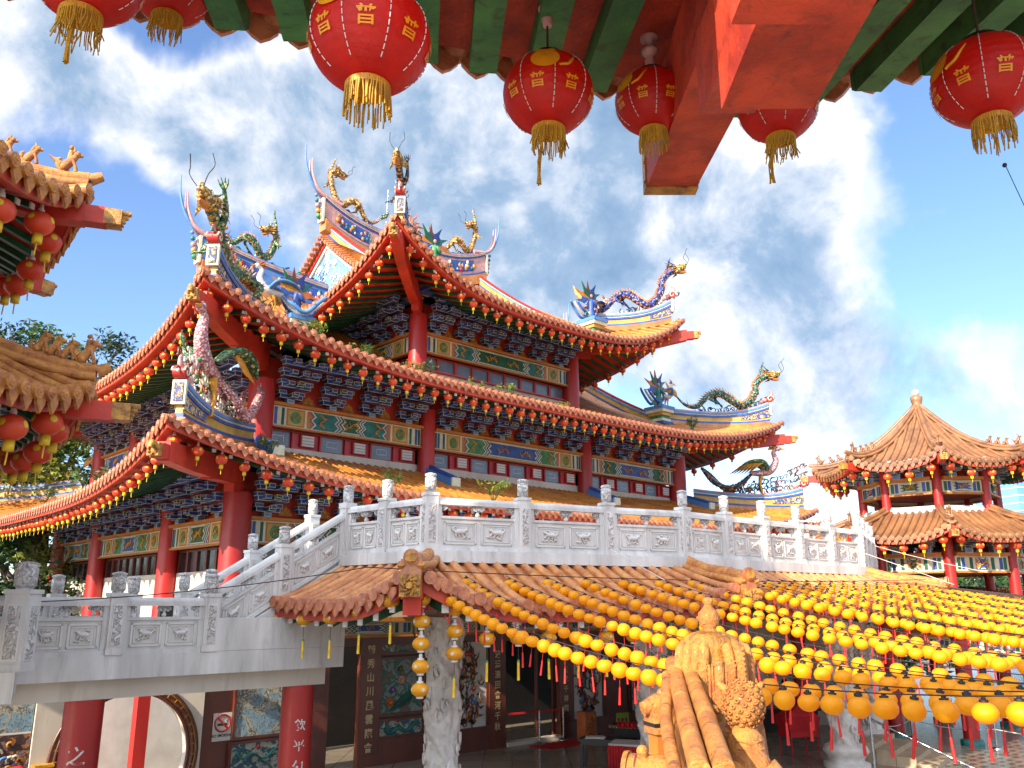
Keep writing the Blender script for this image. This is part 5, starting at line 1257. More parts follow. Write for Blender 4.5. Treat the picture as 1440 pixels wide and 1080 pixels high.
sh = thing('plain_wall', 'light grey wall of the hall behind the reception desk', 'wall'); mb = MB(); mb.box((10.2, 33.2, G + 2.2), (7, .2, 4.4), 'plaster', R(-12)); mb.build('wall', sh)
mb = MB()
for x in (7.4, 10.4): mb.tube([(x, 32.7 - (x - 9) * .2, G), (x, 32.7 - (x - 9) * .2, .2)], .26, 'red', n=14); mb.build('post', sh); mb = MB()

# person at the desk: one skinned body
def person():
    vs = [(0, 0, .95), (0, 0, 1.15), (0, -.01, 1.38), (0, 0, 1.50), (0, .02, 1.62)]; r = [.15, .13, .15, .055, .09]; ed = [(0, 1), (1, 2), (2, 3), (3, 4)]
    def addv(p, rr_, par): vs.append(p); r.append(rr_); ed.append((par, len(vs) - 1)); return len(vs) - 1
    for sg in (-1, 1):
        s1_ = addv((sg * .17, 0, 1.41), .055, 2); e_ = addv((sg * .24, .05, 1.15), .042, s1_); w_ = addv((sg * .20, .26, 1.02), .03, e_); h_ = addv((sg * .19, .33, 1.0), .032, w_)
        for k in (-.03, -.01, .01, .03): addv((sg * .19 + k, .41 - abs(k), .985), .009, h_)
        addv((sg * .16, .36, 1.01), .010, h_)
        hp = addv((sg * .10, 0, .88), .095, 0); kn = addv((sg * .11, .02 + .06 * sg, .48), .062, hp); an = addv((sg * .12, -.02 + .1 * sg, .08), .042, kn); addv((sg * .13, .12 + .1 * sg, .04), .035, an)
    me = bpy.data.meshes.new('person_body'); me.from_pydata(vs, ed, []); o = bpy.data.objects.new('person', me); sc.collection.objects.link(o)
    sk = o.modifiers.new('skin', 'SKIN'); o.modifiers.new('sub', 'SUBSURF').levels = 1
    if not me.skin_vertices: pass
    lay = me.skin_vertices[0] if len(me.skin_vertices) else None
    if lay is None:
        bpy.context.view_layer.objects.active = o; bpy.ops.mesh.customdata_skin_add(); lay = me.skin_vertices[0]
    for i, q in enumerate(r): lay.data[i].radius = (q, q)
    lay.data[0].use_root = True
    dg = bpy.context.evaluated_depsgraph_get(); m2 = bpy.data.meshes.new_from_object(o.evaluated_get(dg)); o.modifiers.clear(); o.data = m2
    for k in ('dark', 'skin', 'denim'): m2.materials.append(M[k])
    for p in m2.polygons:
        z = p.center.z; p.use_smooth = True
        p.material_index = 1 if (z > 1.47 or p.center.y > .20 and z > .9) else (2 if z < .93 else 0)
    tag(o, 'person in dark shirt and dark trousers standing by the black desk, seen from behind', 'person')
    o.location = (9.25, 30.6, G); o.rotation_euler = (0, 0, R(-15))
    hb = MB(); hb.ball((0, -.015, 1.655), .105, 'hair', 12, 8, (.92, 1.0, 1.12)); hb.tube([(0, -.06, 1.68), (0, -.10, 1.5), (0, -.09, 1.38)], [.07, .06, .02], 'hair', n=8); hb.build('hair', o)
    fc = MB(); fc.ball((0, .105, 1.62), .018, 'skin', 6, 4)
    for sg in (-1, 1): fc.ball((sg * .035, .085, 1.645), .012, 'black', 6, 4)
    fc.build('face', o)
person()
# steps at the right with handrail, ropes and stanchions
stp = thing('courtyard_steps', 'beige stone steps going down at the lower right beside the dragon columns', 'steps'); mb = MB()
for i in range(4):
    a = i * .40; q = [(9.5 + a, 25.3 - a * .8), (10.9 + a, 27.3 - a * .8), (11.3 + a, 27.0 - a * .8), (9.9 + a, 25.0 - a * .8)]; mb.hexa([(x, y, G) for x, y in q] + [(x, y, G + .52 - i * .13) for x, y in q], 'tan')
mb.build('treads', stp)
mb = MB(); mb.tube([(9.4, 23.9, G), (9.4, 23.9, G + 1.35)], .035, 'steel', n=8); mb.tube([(9.4, 23.9, G + 1.3), (11.3, 22.3, G + .3)], .03, 'steel', n=8); mb.build('handrail', stp)
fp = [(11.5, 28.6), (13.1, 29.9), (14.6, 27.6), (17.0, 26.0)]
for i, (x, y) in enumerate(fp): stanchion(x, y, ['steel stanchion nearest the farther dragon column, holding ropes', 'steel stanchion left of the middle red column in the yard', 'steel stanchion in front of the middle red column in the yard', 'steel stanchion by the right edge of the yard'][i])
for i in range(3):
    for k, zz_ in enumerate((G + .95, G + .55)):
        mb = MB(); a, b = V((*fp[i], zz_)), V((*fp[i + 1], zz_)); mb.tube([lerp3(a, b, t / 8) - Z * .12 * math.sin(t / 8 * math.pi) for t in range(9)], .014, 'offwhite', n=5)
        mb.build('rope', None, 'white rope slung between the steel stanchions in the right yard', 'rope', 'white ropes between the yard stanchions')
# ---------------------------------------------------------------- lanterns
def globe(mb, r, m, sq=.86, n=20, k=12, ribs=True, c=(0, 0, 0)):
    prof = []
    for i in range(k + 1):
        a = -1.25 + 2.5 * i / k; rr_ = r * math.cos(a) * (1 + (.022 if i % 2 and ribs else 0)); prof.append((max(rr_, r * .30), r * sq * math.sin(a) / math.sin(1.25)))
    mb.lathe(prof, m, c, n)
def patch(mb, r, sq, m, az, el, w, h, off=.004, n=8):
    vs = [None]; c = []
    for i in range(n):
        a = 2 * math.pi * i / n; A_ = az + w * math.cos(a); E_ = el + h * math.sin(a)
        c.append(((r + off) * math.cos(E_) * math.cos(A_), (r + off) * math.cos(E_) * math.sin(A_), (r * sq + off) * math.sin(E_) / math.sin(1.25)))
    mid = ((r + off) * math.cos(el) * math.cos(az), (r + off) * math.cos(el) * math.sin(az), (r * sq + off) * math.sin(el) / math.sin(1.25))
    mb.add([mid] + c, [(0, 1 + i, 1 + (i + 1) % n) for i in range(n)], m)
def red_proto(gold=False):
    t = thing('red_lantern', 'red paper lantern', 'lantern'); r = .17
    mb = MB(); globe(mb, r, 'lantern_red2', .84, 16, 10, c=(0, 0, -.30))
    b = MB()
    for az in (-2.2, -.6, .9, 2.5): patch(b, r, .84, 'lantern_gold', az, .22, .26, .30)
    b.v = [(x, y, z - .30) for x, y, z in b.v]; mb.add(b.v, b.f, 'tassel_y')
    mb.build('body', t)
    mb = MB(); mb.tube([(0, 0, 0), (0, 0, -.13)], .006, 'wire', n=4); mb.lathe([(.035, -.17), (.04, -.12), (.02, -.09), (.025, -.04), (.0, -.03)], 'offwhite', n=8); mb.build('lamp_holder', t)
    mb = MB(); mb.lathe([(.055, -.46), (.06, -.44), (.058, -.56), (.045, -.565)], 'tassel_y', n=10); mb.tube([(0, 0, -.56), (.01, 0, -.72)], .010, 'tassel_y', n=5); mb.build('tassel', t)
    return t
RL = red_proto(); used_red = [False]
def red_lantern(p, rz, label, group, s=1.0):
    if not used_red[0]:
        used_red[0] = True; kids(RL)
        for ch in RL.children: kids(ch)
        RL.location = p; RL.rotation_euler = (0, 0, rz); RL.scale = (s,) * 3; RL['label'] = label; RL['group'] = group; return RL
    return dup(RL, p, rz, label, group, s)
def row(S, Mx, lo, hi, sp, d, dz, label, group, s=1.0, jit=.03):
    n = int((hi - lo) / sp); rr = random.Random(int(abs(lo * 31) + S.Lh * 7))
    for i in range(n + 1):
        c = lo + i * sp; p = Mx @ (S.pt(c, d, dz)); sag = rr.uniform(-jit, jit)
        red_lantern((p.x, p.y, p.z + sag), rr.uniform(0, 6.28), label, group, .97 * s * rr.uniform(.92, 1.06))
row(S3['f'], T_M, -8.6, 8.7, .64, .42, -.20, 'small red lantern hung under the front eave of the topmost roof', 'red lanterns under the topmost front eave')
row(S3['l'], T_M, .3, 11.0, .70, .42, -.20, 'small red lantern hung under the left eave of the topmost roof', 'red lanterns under the topmost left eave')
row(S3['r'], T_M, -11.0, -3.5, 1.0, .42, -.20, 'small red lantern hung under the right eave of the topmost roof', 'red lanterns under the topmost right eave')
row(S2['f'], T_M, -15.9, 16.0, .62, .42, -.20, 'small red lantern hung under the long front eave of the middle roof', 'red lanterns under the middle front eave')
row(S2['l'], T_M, 1.0, 12.2, .66, .42, -.20, 'small red lantern hung under the left eave of the middle roof', 'red lanterns under the middle left eave')
row(S2['r'], T_M, -12.2, -6.0, 1.3, .42, -.20, 'small red lantern hung under the right eave of the middle roof', 'red lanterns under the middle right eave')
row(S1['f'], T_M, -16.9, 16.5, .70, .42, -.20, 'small red lantern hung under the front eave of the lowest roof, behind the white balustrade', 'red lanterns under the lowest front eave')
row(S1['l'], T_M, -12.0, 13.2, .60, .42, -.20, 'small red lantern hung under the left eave of the lowest roof', 'red lanterns under the lowest left eave')

# gold lanterns hanging from the canopy eave, in chains of one to five
def gold_proto():
    t = thing('gold_lantern', 'gold lantern', 'lantern'); r = .145
    mb = MB(); globe(mb, r, 'lantern_amber', .76, 18, 10)
    b = MB()
    for az in (-2.0, -.4, 1.2, 2.8): patch(b, r, .76, 'cream', az, .05, .22, .25)
    mb.add(b.v, b.f, 'cream'); mb.build('body', t)
    mb = MB(); mb.lathe([(.055, .105), (.06, .13), (.03, .135), (.028, .20), (.0, .21)], 'offwhite', n=10); mb.lathe([(.06, -.135), (.06, -.105)], 'offwhite', n=10); mb.build('collar', t)
    mb = MB(); mb.tube([(0, 0, -.13), (0, 0, -.36)], .006, 'wire', n=4); mb.ball((0, 0, -.38), .028, 'green_lt', 6, 4); mb.tube([(0, 0, -.39), (.004, 0, -.70)], [.022, .026], 'tassel_y', n=7); mb.build('tassel', t); return t
GLN = gold_proto(); kids(GLN); gfirst = [True]
for ch in GLN.children: kids(ch)
def gold_lantern(p, rz, label, group, tassel, s=1.0):
    if gfirst[0]:
        gfirst[0] = False; GLN.location = p; GLN['label'] = label; GLN['group'] = group; return GLN
    return dup(GLN, p, rz, label, group, s, skip=() if tassel else ('tassel',))
e1, e2 = eave[1], eave[2]; L_ = (e2 - e1).length; dd = (e2 - e1) / L_; inn_ = V((-dd.y, dd.x, 0))
chain = [5, 3, 2, 2, 2, 2, 2, 2, 2, 2]
for i, k in enumerate(chain):
    p = e1 + dd * (.30 + i * .60) + inn_ * .30; top = .25 if i == 0 else (.08 if i == 1 else -.05)
    mb = MB(); mb.tube([(p.x, p.y, top + .05), (p.x, p.y, top - .36 * k)], .006, 'wire', n=4); mb.build('hanging_cord', None, 'thin dark cord carrying a chain of gold lanterns under the canopy eave', 'cord', 'cords of the gold lantern chains')
    for j in range(k):
        gold_lantern((p.x, p.y, top - .16 - .36 * j), i * 1.3 + j, 'gold lantern in the chain of %s hanging at the %s' % (['', 'one', 'two', 'three', 'four', 'five'][k], 'canopy corner' if i == 0 else ('front of the dragon column' if i == 1 else 'canopy front eave')), 'gold lanterns in chains under the canopy eave', j == k - 1 and i != 0)
e0_, = [eave[0]]; L0 = (e1 - e0_).length; d0_ = (e1 - e0_) / L0; i0_ = V((-d0_.y, d0_.x, 0))
for i in range(5):
    p = e0_ + d0_ * (.25 + i * (L0 - .6) / 4.4) + i0_ * .15; zt = [-.28, -.27, -.24, -.13, .06][i]
    gold_lantern((p.x, p.y, zt), i, 'single gold lantern with long tassel under the left eave of the canopy', 'single gold lanterns under the left canopy eave', True)

# yellow lanterns strung across the courtyard
def yel_proto():
    t = thing('yellow_lantern', 'yellow lantern', 'lantern'); r = .1
    mb = MB(); globe(mb, r, 'lantern_yel', .84, 16, 9); mb.build('body', t)
    mb = MB(); mb.lathe([(.036, .088), (.038, .105), (.020, .105), (.018, .125), (0, .127)], 'dark', n=10); mb.build('cap', t)
    mb = MB(); mb.tube([(0, 0, -.09), (0, 0, -.20)], .003, 'tassel_r', n=4); mb.tube([(0, 0, -.19), (.003, 0, -.38)], [.010, .016], 'tassel_r', n=6); mb.build('tassel', t); return t
YL = yel_proto(); kids(YL); yfirst = [True]
S0_ = V((-1.35, 15.9, .40)); D_ = V((.60, -1.0, 0)).normalized()
starts = []
pa = [V((-1.62, 15.75, .40)), V((4.4, 18.3, .42)), V((10.6, 23.2, .46)), V((14.2, 29.4, .5)), V((19, 36, .6)), V((25, 42, .7))]
acc = []
for a, b in zip(pa, pa[1:]):
    n = max(1, round((b - a).length / (.84 if a.x < 4 else .50)))
    for i in range(n): acc.append(lerp3(a, b, i / n))
cands = []; CAMV = V((0, .9681, .2504))
for k, st_ in enumerate(acc):
    Lw = 11.6 + .35 * k; D_ = V((.515 + .011 * k, -.88, 0)).normalized(); end = st_ + D_ * Lw; end.z = -.66 + .05 * math.sin(k * 1.7)
    sag = 1.02 + .10 * math.sin(k * 2.1); rr = random.Random(k)
    f = lambda t: lerp3(st_, end, t) - Z * (4 * sag * t * (1 - t) * .62)
    mb = MB(); mb.tube([f(i / 16) + Z * .12 for i in range(17)], .006, 'wire', n=4); mb.build('lantern_wire', None, 'dark wire strung across the courtyard carrying yellow lanterns', 'wire', 'wires carrying the yellow lanterns')
    n = int(Lw / .278)
    for i in range(n + 1):
        t = min(1, max(0, (i + .3 + rr.uniform(-.12, .12)) / n)); p = f(t)
        dep = p.dot(CAMV); u = p.x / dep; v = (p.z * .9681 - p.y * .2504) / dep
        if abs(u) > .64 or v < -.49 or dep < 3: continue
        cands.append((dep, p, k, rr.uniform(0, 6.28), rr.uniform(.93, 1.06), t))
cands.sort(key=lambda c: c[0])
near_, far_ = cands[:300], cands[300:]
for i_, (dep, p, k, a, s, t) in enumerate(near_):
    o_ = ['frontmost', 'second', 'third', 'fourth', 'fifth', 'sixth', 'seventh', 'eighth', 'ninth', 'tenth', 'eleventh', 'twelfth']
    w_ = o_[k] + ' wire from the front' if k < 12 else 'wires farther back than the twelfth'; lab, gr_ = 'round yellow lantern strung over the courtyard on the ' + w_, 'yellow lanterns on the ' + w_
    tas = (k * 7 + int(t * 100)) % 3 != 0 or k < 3
    if yfirst[0]: yfirst[0] = False; YL.location = p; YL['label'] = lab; YL['group'] = gr_; continue
    o = dup(YL, p, a, lab, gr_, (s * (.97 + .06 * ((k * 5 + i_) % 3) / 2), s, s * (.90 + .05 * ((k + i_) % 4))), skip=() if tas else ('tassel',)); o.rotation_euler = (.12 * math.sin(a * 5), .12 * math.cos(a * 7), a)
mb = MB()
for dep, p, k, a, s, t in far_:
    globe(mb, .1 * s, 'lantern_yel', .84, 10, 6, c=p); mb.lathe([(.04, .08), (.038, .10), (0, .127)], 'dark', p, 6)
    if k % 3 == 0: mb.tube([p - Z * .09, p - Z * .36], .010, 'tassel_r', n=4)
mb.build('yellow_lantern', None, 'mass of small yellow lanterns in the far rows over the right of the courtyard', 'lanterns', kind='stuff')
print('yellow', len(near_), len(far_))
# ---------------------------------------------------------------- octagonal pavilions
def beast(mb, p, f, s, m, kind=0):
    """small seated glazed animal facing plan direction f"""
    p = V(p); F = V((*f, 0)).normalized(); S = V((-F.y, F.x, 0)); 
    mb.tube([p - F * .14 * s + Z * .08 * s, p - F * .06 * s + Z * .22 * s, p + F * .06 * s + Z * .36 * s, p + F * .12 * s + Z * .46 * s], [.12 * s, .13 * s, .10 * s, .08 * s], m, n=8)
    mb.ball(p + F * .15 * s + Z * .52 * s, .095 * s, m, 9, 6); mb.tube([p + F * .15 * s + Z * .52 * s, p + F * .29 * s + Z * .50 * s], [.07 * s, .045 * s], m, n=7)
    for sg in (-1, 1):
        mb.tube([p + F * .08 * s + S * sg * .07 * s + Z * .32 * s, p + F * .15 * s + S * sg * .08 * s + Z * .15 * s, p + F * .17 * s + S * sg * .08 * s], [.05 * s, .04 * s, .045 * s], m, n=6)
        mb.ball(p - F * .10 * s + S * sg * .10 * s + Z * .08 * s, .09 * s, m, 7, 5); cone(mb, p + F * .10 * s + S * sg * .05 * s + Z * .57 * s, p + F * .07 * s + S * sg * .08 * s + Z * .70 * s, .035 * s, m)
    mb.tube([p - F * .18 * s + Z * .05 * s, p - F * .28 * s + Z * .16 * s, p - F * .27 * s + Z * .32 * s, p - F * .20 * s + Z * .38 * s], [.04 * s, .06 * s, .06 * s, .02 * s], m, n=6)
    for i in range(5): mb.ball(p + F * (.04 - .03 * i) * s + Z * (.56 - .07 * i) * s, .05 * s, m, 6, 4)
    if kind == 1:     # rider on a bird
        mb.tube([p + Z * .3 * s, p + Z * .62 * s], [.09 * s, .05 * s], m, n=7); mb.ball(p + Z * .70 * s, .06 * s, m, 8, 5); cone(mb, p - F * .2 * s + Z * .2 * s, p - F * .5 * s + Z * .42 * s, .09 * s, m)
def pavilion(name, label, loc, rz, sc_, tile, gold, lan_label, base_label=None):
    t = thing(name, label, 'pavilion', loc, rz); t.scale = (sc_,) * 3
    Mx = Matrix.Translation(loc) @ Matrix.Rotation(rz, 4, 'Z') @ Matrix.Scale(sc_, 4)
    tan = math.tan(math.pi / 8)
    def tier(R_, ze, H, D, lift, p, spike):
        ap = R_ * math.cos(math.pi / 8); Lh = R_ * math.sin(math.pi / 8)
        zf = lambda d, q: ze + H * (max(0, min(d, D)) / D) ** p + lift * q ** 2.6 * max(0, 1 - max(d, 0) / 2.4) ** 1.5
        tl_, ed, so, ra = MB(), MB(), MB(), MB(); slopes = []; late = []
        for k in range(8):
            a = math.pi / 4 * k + math.pi / 8; n = V((math.cos(a), math.sin(a), 0)); ex = (-n.y, n.x)
            S = Slope((n.x * ap, n.y * ap), (ex[0], ex[1]), (-n.x, -n.y), Lh, tan, (lambda c: min(D, (Lh - abs(c)) / tan)), zf); slopes.append(S)
            S.tiles(tl_, tile, .23, .062, 8); S.ends(ed, 'tile_brown' if gold != 'gold_tile' else 'gold_tile', .23, .062)
            S.strip(so, 'fascia', .07, .04, -.20, -.03, 14); S.soffit(so, 'soffit', .09, 1.5, -.19, 10, 3); S.rafters(ra, 'green', 'offwhite', .32, 1.4, -.20, .26, .075, .08)
        for k in range(8):
            hr, hb, hg = MB(), MB(), MB(); late.append((hr, hb, hg, []))
            a = math.pi / 4 * k; c = V((math.cos(a), math.sin(a), 0)); s_ = V((-c.y, c.x, 0)); P = []; Dh = D / math.cos(math.pi / 8)
            for i in range(13):
                f = 1 - i / 12; x = c * (R_ - Dh * f); x.z = zf(D * f, 1) + .02; P.append(x)
            hr.ribbon(P, .14, -.05, .10, tile); hr.tube([x + Z * .14 for x in P], .075, gold, n=7)
            for sg in (-1, 1): hr.tube([x + s_ * sg * .09 + Z * .03 for x in P], .05, gold, n=6)
            e = P[-1] + Z * .12; hr.tube([e, e + c * .14 + Z * .07], [.08, .06], gold, n=7)
            for j, f in enumerate((.30, .46, .62, .86) if spike or True else ()):
                i = 12 * (1 - (1 - f) * .40 * 1.0); i = 12 - (1 - f) * 5.6; a0 = int(min(11, i)); x = lerp3(P[a0], P[a0 + 1], i - a0) + Z * .20; fg = MB(); late[-1][3].append(fg); beast(fg, x, (c.x, c.y), .40 if j < 3 else .48, gold, 1 if j == 3 else 0)
            Q = []
            for i in range(5): x = c * (R_ - 1.6 * (1 - i / 4)); x.z = zf(1.48 * (1 - i / 4), 1) - .20; Q.append(x)
            hb.ribbon(Q, .22, -.26, 0, 'soffit'); e = Q[-1] - Z * .14; hb.box(e + c * .10, (.30, .20, .22), 'soffit', a)
            hg.box(e + c * .32, (.20, .21, .20), 'goldcarve', a)
            for j in range(4): hg.tube([e + c * .42 + Z * (.08 - .05 * j), e + c * (.52 - .03 * j) + Z * (.09 - .05 * j)], [.045, .03], 'goldcarve', n=6)
        ro = tl_.build('roof', t); ed.build('tile_edge', ro); so.build('soffit', ro); ra.build('rafter_row', ro); [(q[0].build('hip_ridge', ro), q[1].build('hip_beam', ro), q[2].build('carved_beam_end', ro), [w.build('ridge_figure', ro) for w in q[3]]) for q in late]
        return slopes, ro
    up, r1 = tier(3.85, 4.62, 2.55, 3.50, .42, 1.55, True)
    lowr, r2 = tier(4.20, 2.18, .95, 1.75, .42, 1.25, False)
    mb = MB(); mb.lathe([(.20, 7.05), (.24, 7.15), (.14, 7.25), (.20, 7.45), (.22, 7.6), (.10, 7.68)], gold, n=14); mb.ball((0, 0, 7.78), .13, 'offwhite', 12, 8); mb.build('finial', r1)
    bs = bracket_mesh(.48, 3, .13, .30, .74).mesh('bracket_set')
    for (Rc, z0, z1_, zb, hb_, rr_) in ((2.22, 3.0, 5.0, 4.0, .42, .15), (2.80, 0.0, 2.6, 1.40, .48, .17)):
        for k in range(8):
            a = math.pi / 4 * k; mb = MB(); mb.lathe([(rr_, z0), (rr_ * .96, z1_)], 'red', (Rc * math.cos(a), Rc * math.sin(a), 0), 14); mb.build('column', t)
            a += math.pi / 8; ap = Rc * math.cos(math.pi / 8); L = 2 * Rc * math.sin(math.pi / 8) - 2 * rr_
            painted_beam(L, hb_, t, (ap * math.cos(a), ap * math.sin(a), zb), a + math.pi / 2, k)
            for sg in (-1, 1):
                o = bpy.data.objects.new('bracket_set', bs); sc.collection.objects.link(o); o.parent = t; o.rotation_euler = (0, 0, a + math.pi / 2); o.location = (ap * math.cos(a) - sg * math.sin(a) * L * .27, ap * math.sin(a) + sg * math.cos(a) * L * .27, zb + hb_ / 2 + .10)
    mb = MB(); mb.lathe([(2.30, 2.95), (2.30, 3.30), (2.25, 3.30), (2.25, 3.35), (2.1, 3.35), (2.1, 2.9)], 'white', n=8); mb.build('parapet', t)
    mb = MB(); mb.lathe([(2.2, 3.90), (2.2, 4.6), (1.9, 4.7), (0, 4.7)], 'soffit', n=8); mb.build('ceiling', t)
    mb = MB(); mb.lathe([(0, 1.66), (2.6, 1.66), (2.6, 1.80)], 'soffit', n=8); mb.build('ceiling', t)
    mb = MB(); mb.lathe([(0, -.30), (3.4, -.30), (3.4, -.02), (0, -.02)], 'white', n=8, smooth=False); mb.build('platform', t)
    if base_label:
        for k in range(8):
            a = math.pi / 4 * k; mb = MB(); mb.lathe([(.34, -4.1), (.34, -3.95), (.24, -3.9)], 'teal', (2.9 * math.cos(a), 2.9 * math.sin(a), 0), 16); mb.lathe([(.24, -3.9), (.24, -.3)], 'red', (2.9 * math.cos(a), 2.9 * math.sin(a), 0), 16); mb.build('column', t)
            a += math.pi / 8; painted_beam(1.7, .45, t, (2.68 * math.cos(a), 2.68 * math.sin(a), -1.15), a + math.pi / 2, k)
    for (S, where, dz) in ((up, 'upper', -.16), (lowr, 'lower', -.16)):
        for k in range(8):
            n = 4 if where == 'upper' else 5
            mid = Mx @ V((S[k].o.x, S[k].o.y, 0))
            if (mid - V(loc)).dot(V(loc)) > V((loc[0], loc[1])).length * 1.6 * sc_ : continue
            for i in range(n):
                c = ((i + .5) / n - .5) * 2 * S[k].Lh * .95; p = Mx @ S[k].pt(c, .28, dz)
                red_lantern(p, i + k, lan_label % where, lan_label % where, .80 if sc_ < 1.1 else 1.12)
    return t
pavilion('pavilion', 'eight sided two tier pavilion with brown tiled roofs and white ball finial at the right', (15.1, 31.0, -.1), R(-108), 1.0, 'tile_brown', 'tile_brown', 'red lantern under the %s eave of the eight sided pavilion at the right', True)
pavilion('pavilion', 'near eight sided pavilion with golden tiled eaves and seated ridge animals at the left edge', (-10.40, 9.8, -.07), R(19.4), 1.17, 'gold_tile', 'gold_tile', 'red lantern under the %s golden eave of the near pavilion at the left edge')
# ---------------------------------------------------------------- the eave over the camera and its big red lanterns
ne = thing('near_eave', 'red and green underside of the near roof eave with rafters along the top edge', 'roof eave')
EDGE = [(-4.2, 3.0), (1.49, 4.81), (6.2, 2.33)]
def edge_y(x): 
    (x0, y0), (x1, y1), (x2, y2) = EDGE
    return y0 + (y1 - y0) * (x - x0) / (x1 - x0) if x < x1 else y1 + (y2 - y1) * (x - x1) / (x2 - x1)
zp = lambda y: 3.1 - .07 * (4.6 - y)
mb = MB(); cols_ = [-2.9 + i * (7.8 / 26) for i in range(27)]
cols_ = sorted(cols_ + [1.49])
mb.grid([[V((x, edge_y(x), zp(edge_y(x)))) for x in cols_], [V((x, 2.3, zp(2.3))) for x in cols_]], 'eave_red'); mb.build('soffit_boards', ne)
mb = MB(); mb.grid([[V((x, edge_y(x) + .12, zp(edge_y(x)) + .14)) for x in cols_][::-1], [V((x, 2.3, zp(2.3) + .7)) for x in cols_][::-1]], 'tile_red')
mb.grid([[V((x, edge_y(x) + .12, zp(edge_y(x)) + .14)) for x in cols_], [V((x, edge_y(x), zp(edge_y(x)))) for x in cols_]], 'fascia'); mb.build('tile_slope', ne)
mb = MB(); rr = random.Random(3)
for i in range(-9, 15):
    x = .16 + i * .325; y1_ = edge_y(x - .0) - .03; 
    if .78 < x < 1.10: continue
    a = V((x + .25, y1_ - 2.5, zp(y1_ - 2.5) - .0)); b = V((x, y1_, zp(y1_))); d = (b - a).normalized(); 
    g_ = MB(); g_.ribbon([a, lerp3(a, b, .5) + V((rr.uniform(-.01, .01), 0, 0)), lerp3(a, b, .9), b], .155, -.15, -.002, 'eave_green')
    g_.hexa([b + V((-.0775, 0, -.15)), b + V((.0775, 0, -.15)), b + V((.0775, .05, -.11)), b + V((-.0775, .05, -.11)), b + V((-.0775, 0, -.002)), b + V((.0775, 0, -.002)), b + V((.0775, .05, -.002)), b + V((-.0775, .05, -.002))], 'eave_green')
    g_.build('rafter', ne)
mb = MB(); n = 40
for i in range(n):
    x = -2.8 + i * .193; y = edge_y(x); nrm = V((-.31, .95, 0)) if x < 1.49 else V((.47, .88, 0)); t_ = V((nrm.y, -nrm.x, 0)); b = V((x, y, zp(y)))
    mb.tube([b - nrm * .1 + Z * .10, b + nrm * .16 + Z * .09], .085, 'tile_end', n=10)
    mb.prism([(-.10, .08), (-.09, -.02), (-.05, -.06), (0, -.09), (.05, -.06), (.09, -.02), (.10, .08)], b + nrm * .10 + t_ * .125, t_, Z, nrm, 'tile_end', .03)
mb.build('tile_edge', ne)
def nbeam(name, x, w, pts, h, m='eave_red', parent=ne):
    mb = MB(); mb.ribbon([(x + dx, y, z) for dx, y, z in pts], w, 0, h, m); return mb.build(name, parent)
b1 = nbeam('hip_beam', 1.0, .31, [(.10, -1.5, 2.26), (.04, 2.0, 2.37), (.0, 4.85, 2.53)], .48)
mb = MB()
for i in range(9):
    for j in range(3): mb.tube([(1.0 - .14 + .035 * i, 4.85, 2.56 + .14 * j), (1.0 - .13 + .0325 * i, 4.98 - .02 * j, 2.58 + .13 * j + .02 * math.sin(i * 1.3))], [.035, .026], 'goldcarve', n=6)
mb.box((1.0, 4.90, 2.73), (.33, .10, .42), 'goldcarve'); mb.build('carved_beam_end', b1)
nbeam('bracket_beam', .86, .33, [(.0, -1.5, 1.70), (.06, 2.73, 1.73)], .60)
nbeam('bracket_beam', .70, .27, [(.0, -1.5, 1.42), (.0, 1.9, 1.45)], .26)
nbeam('bracket_beam', .93, .24, [(.0, 2.74, 1.98), (.02, 3.35, 2.1)], .4)
mb = MB(); mb.ribbon([(-2.9, 2.35, 2.84), (.70, 2.35, 2.84)], .22, -.30, .0, 'eave_red'); mb.ribbon([(1.2, 2.35, 2.84), (4.9, 1.9, 2.84)], .22, -.30, .0, 'eave_red'); mb.build('eave_purlin', ne)
gy = thing('gallery', 'stone viewing gallery the photograph is taken from', 'gallery')
mb = MB(); mb.box((0, -3.5, -1.85), (14, 9.6, .3), 'plaster'); mb.build('floor', gy)
for x in (-5, 5.5):
    mb = MB(); mb.tube([(x, -1.0, -1.7), (x, -1.0, 2.7)], .28, 'red', n=20); mb.build('column', gy)
# added tower out of view, behind and left of the camera, sized to shade the terrace
tw = thing('shade_tower', 'unseen slender tiered tower added behind the camera to shade the terrace', 'tower', (-14.6, -3.8, 0), R(-52))
mb = MB(); mb.box((0, 0, 6), (3.2, 3.2, 20.4), 'plaster'); mb.build('wall', tw)
mb = MB()
for z in (3, 8, 13): mb.lathe([(3.0, z), (2.7, z + .3), (2.3, z + .9)], 'tile', n=8)
mb.lathe([(3.0, 16.0), (1.5, 17), (.1, 18.6)], 'tile', n=8); mb.build('roof', tw)

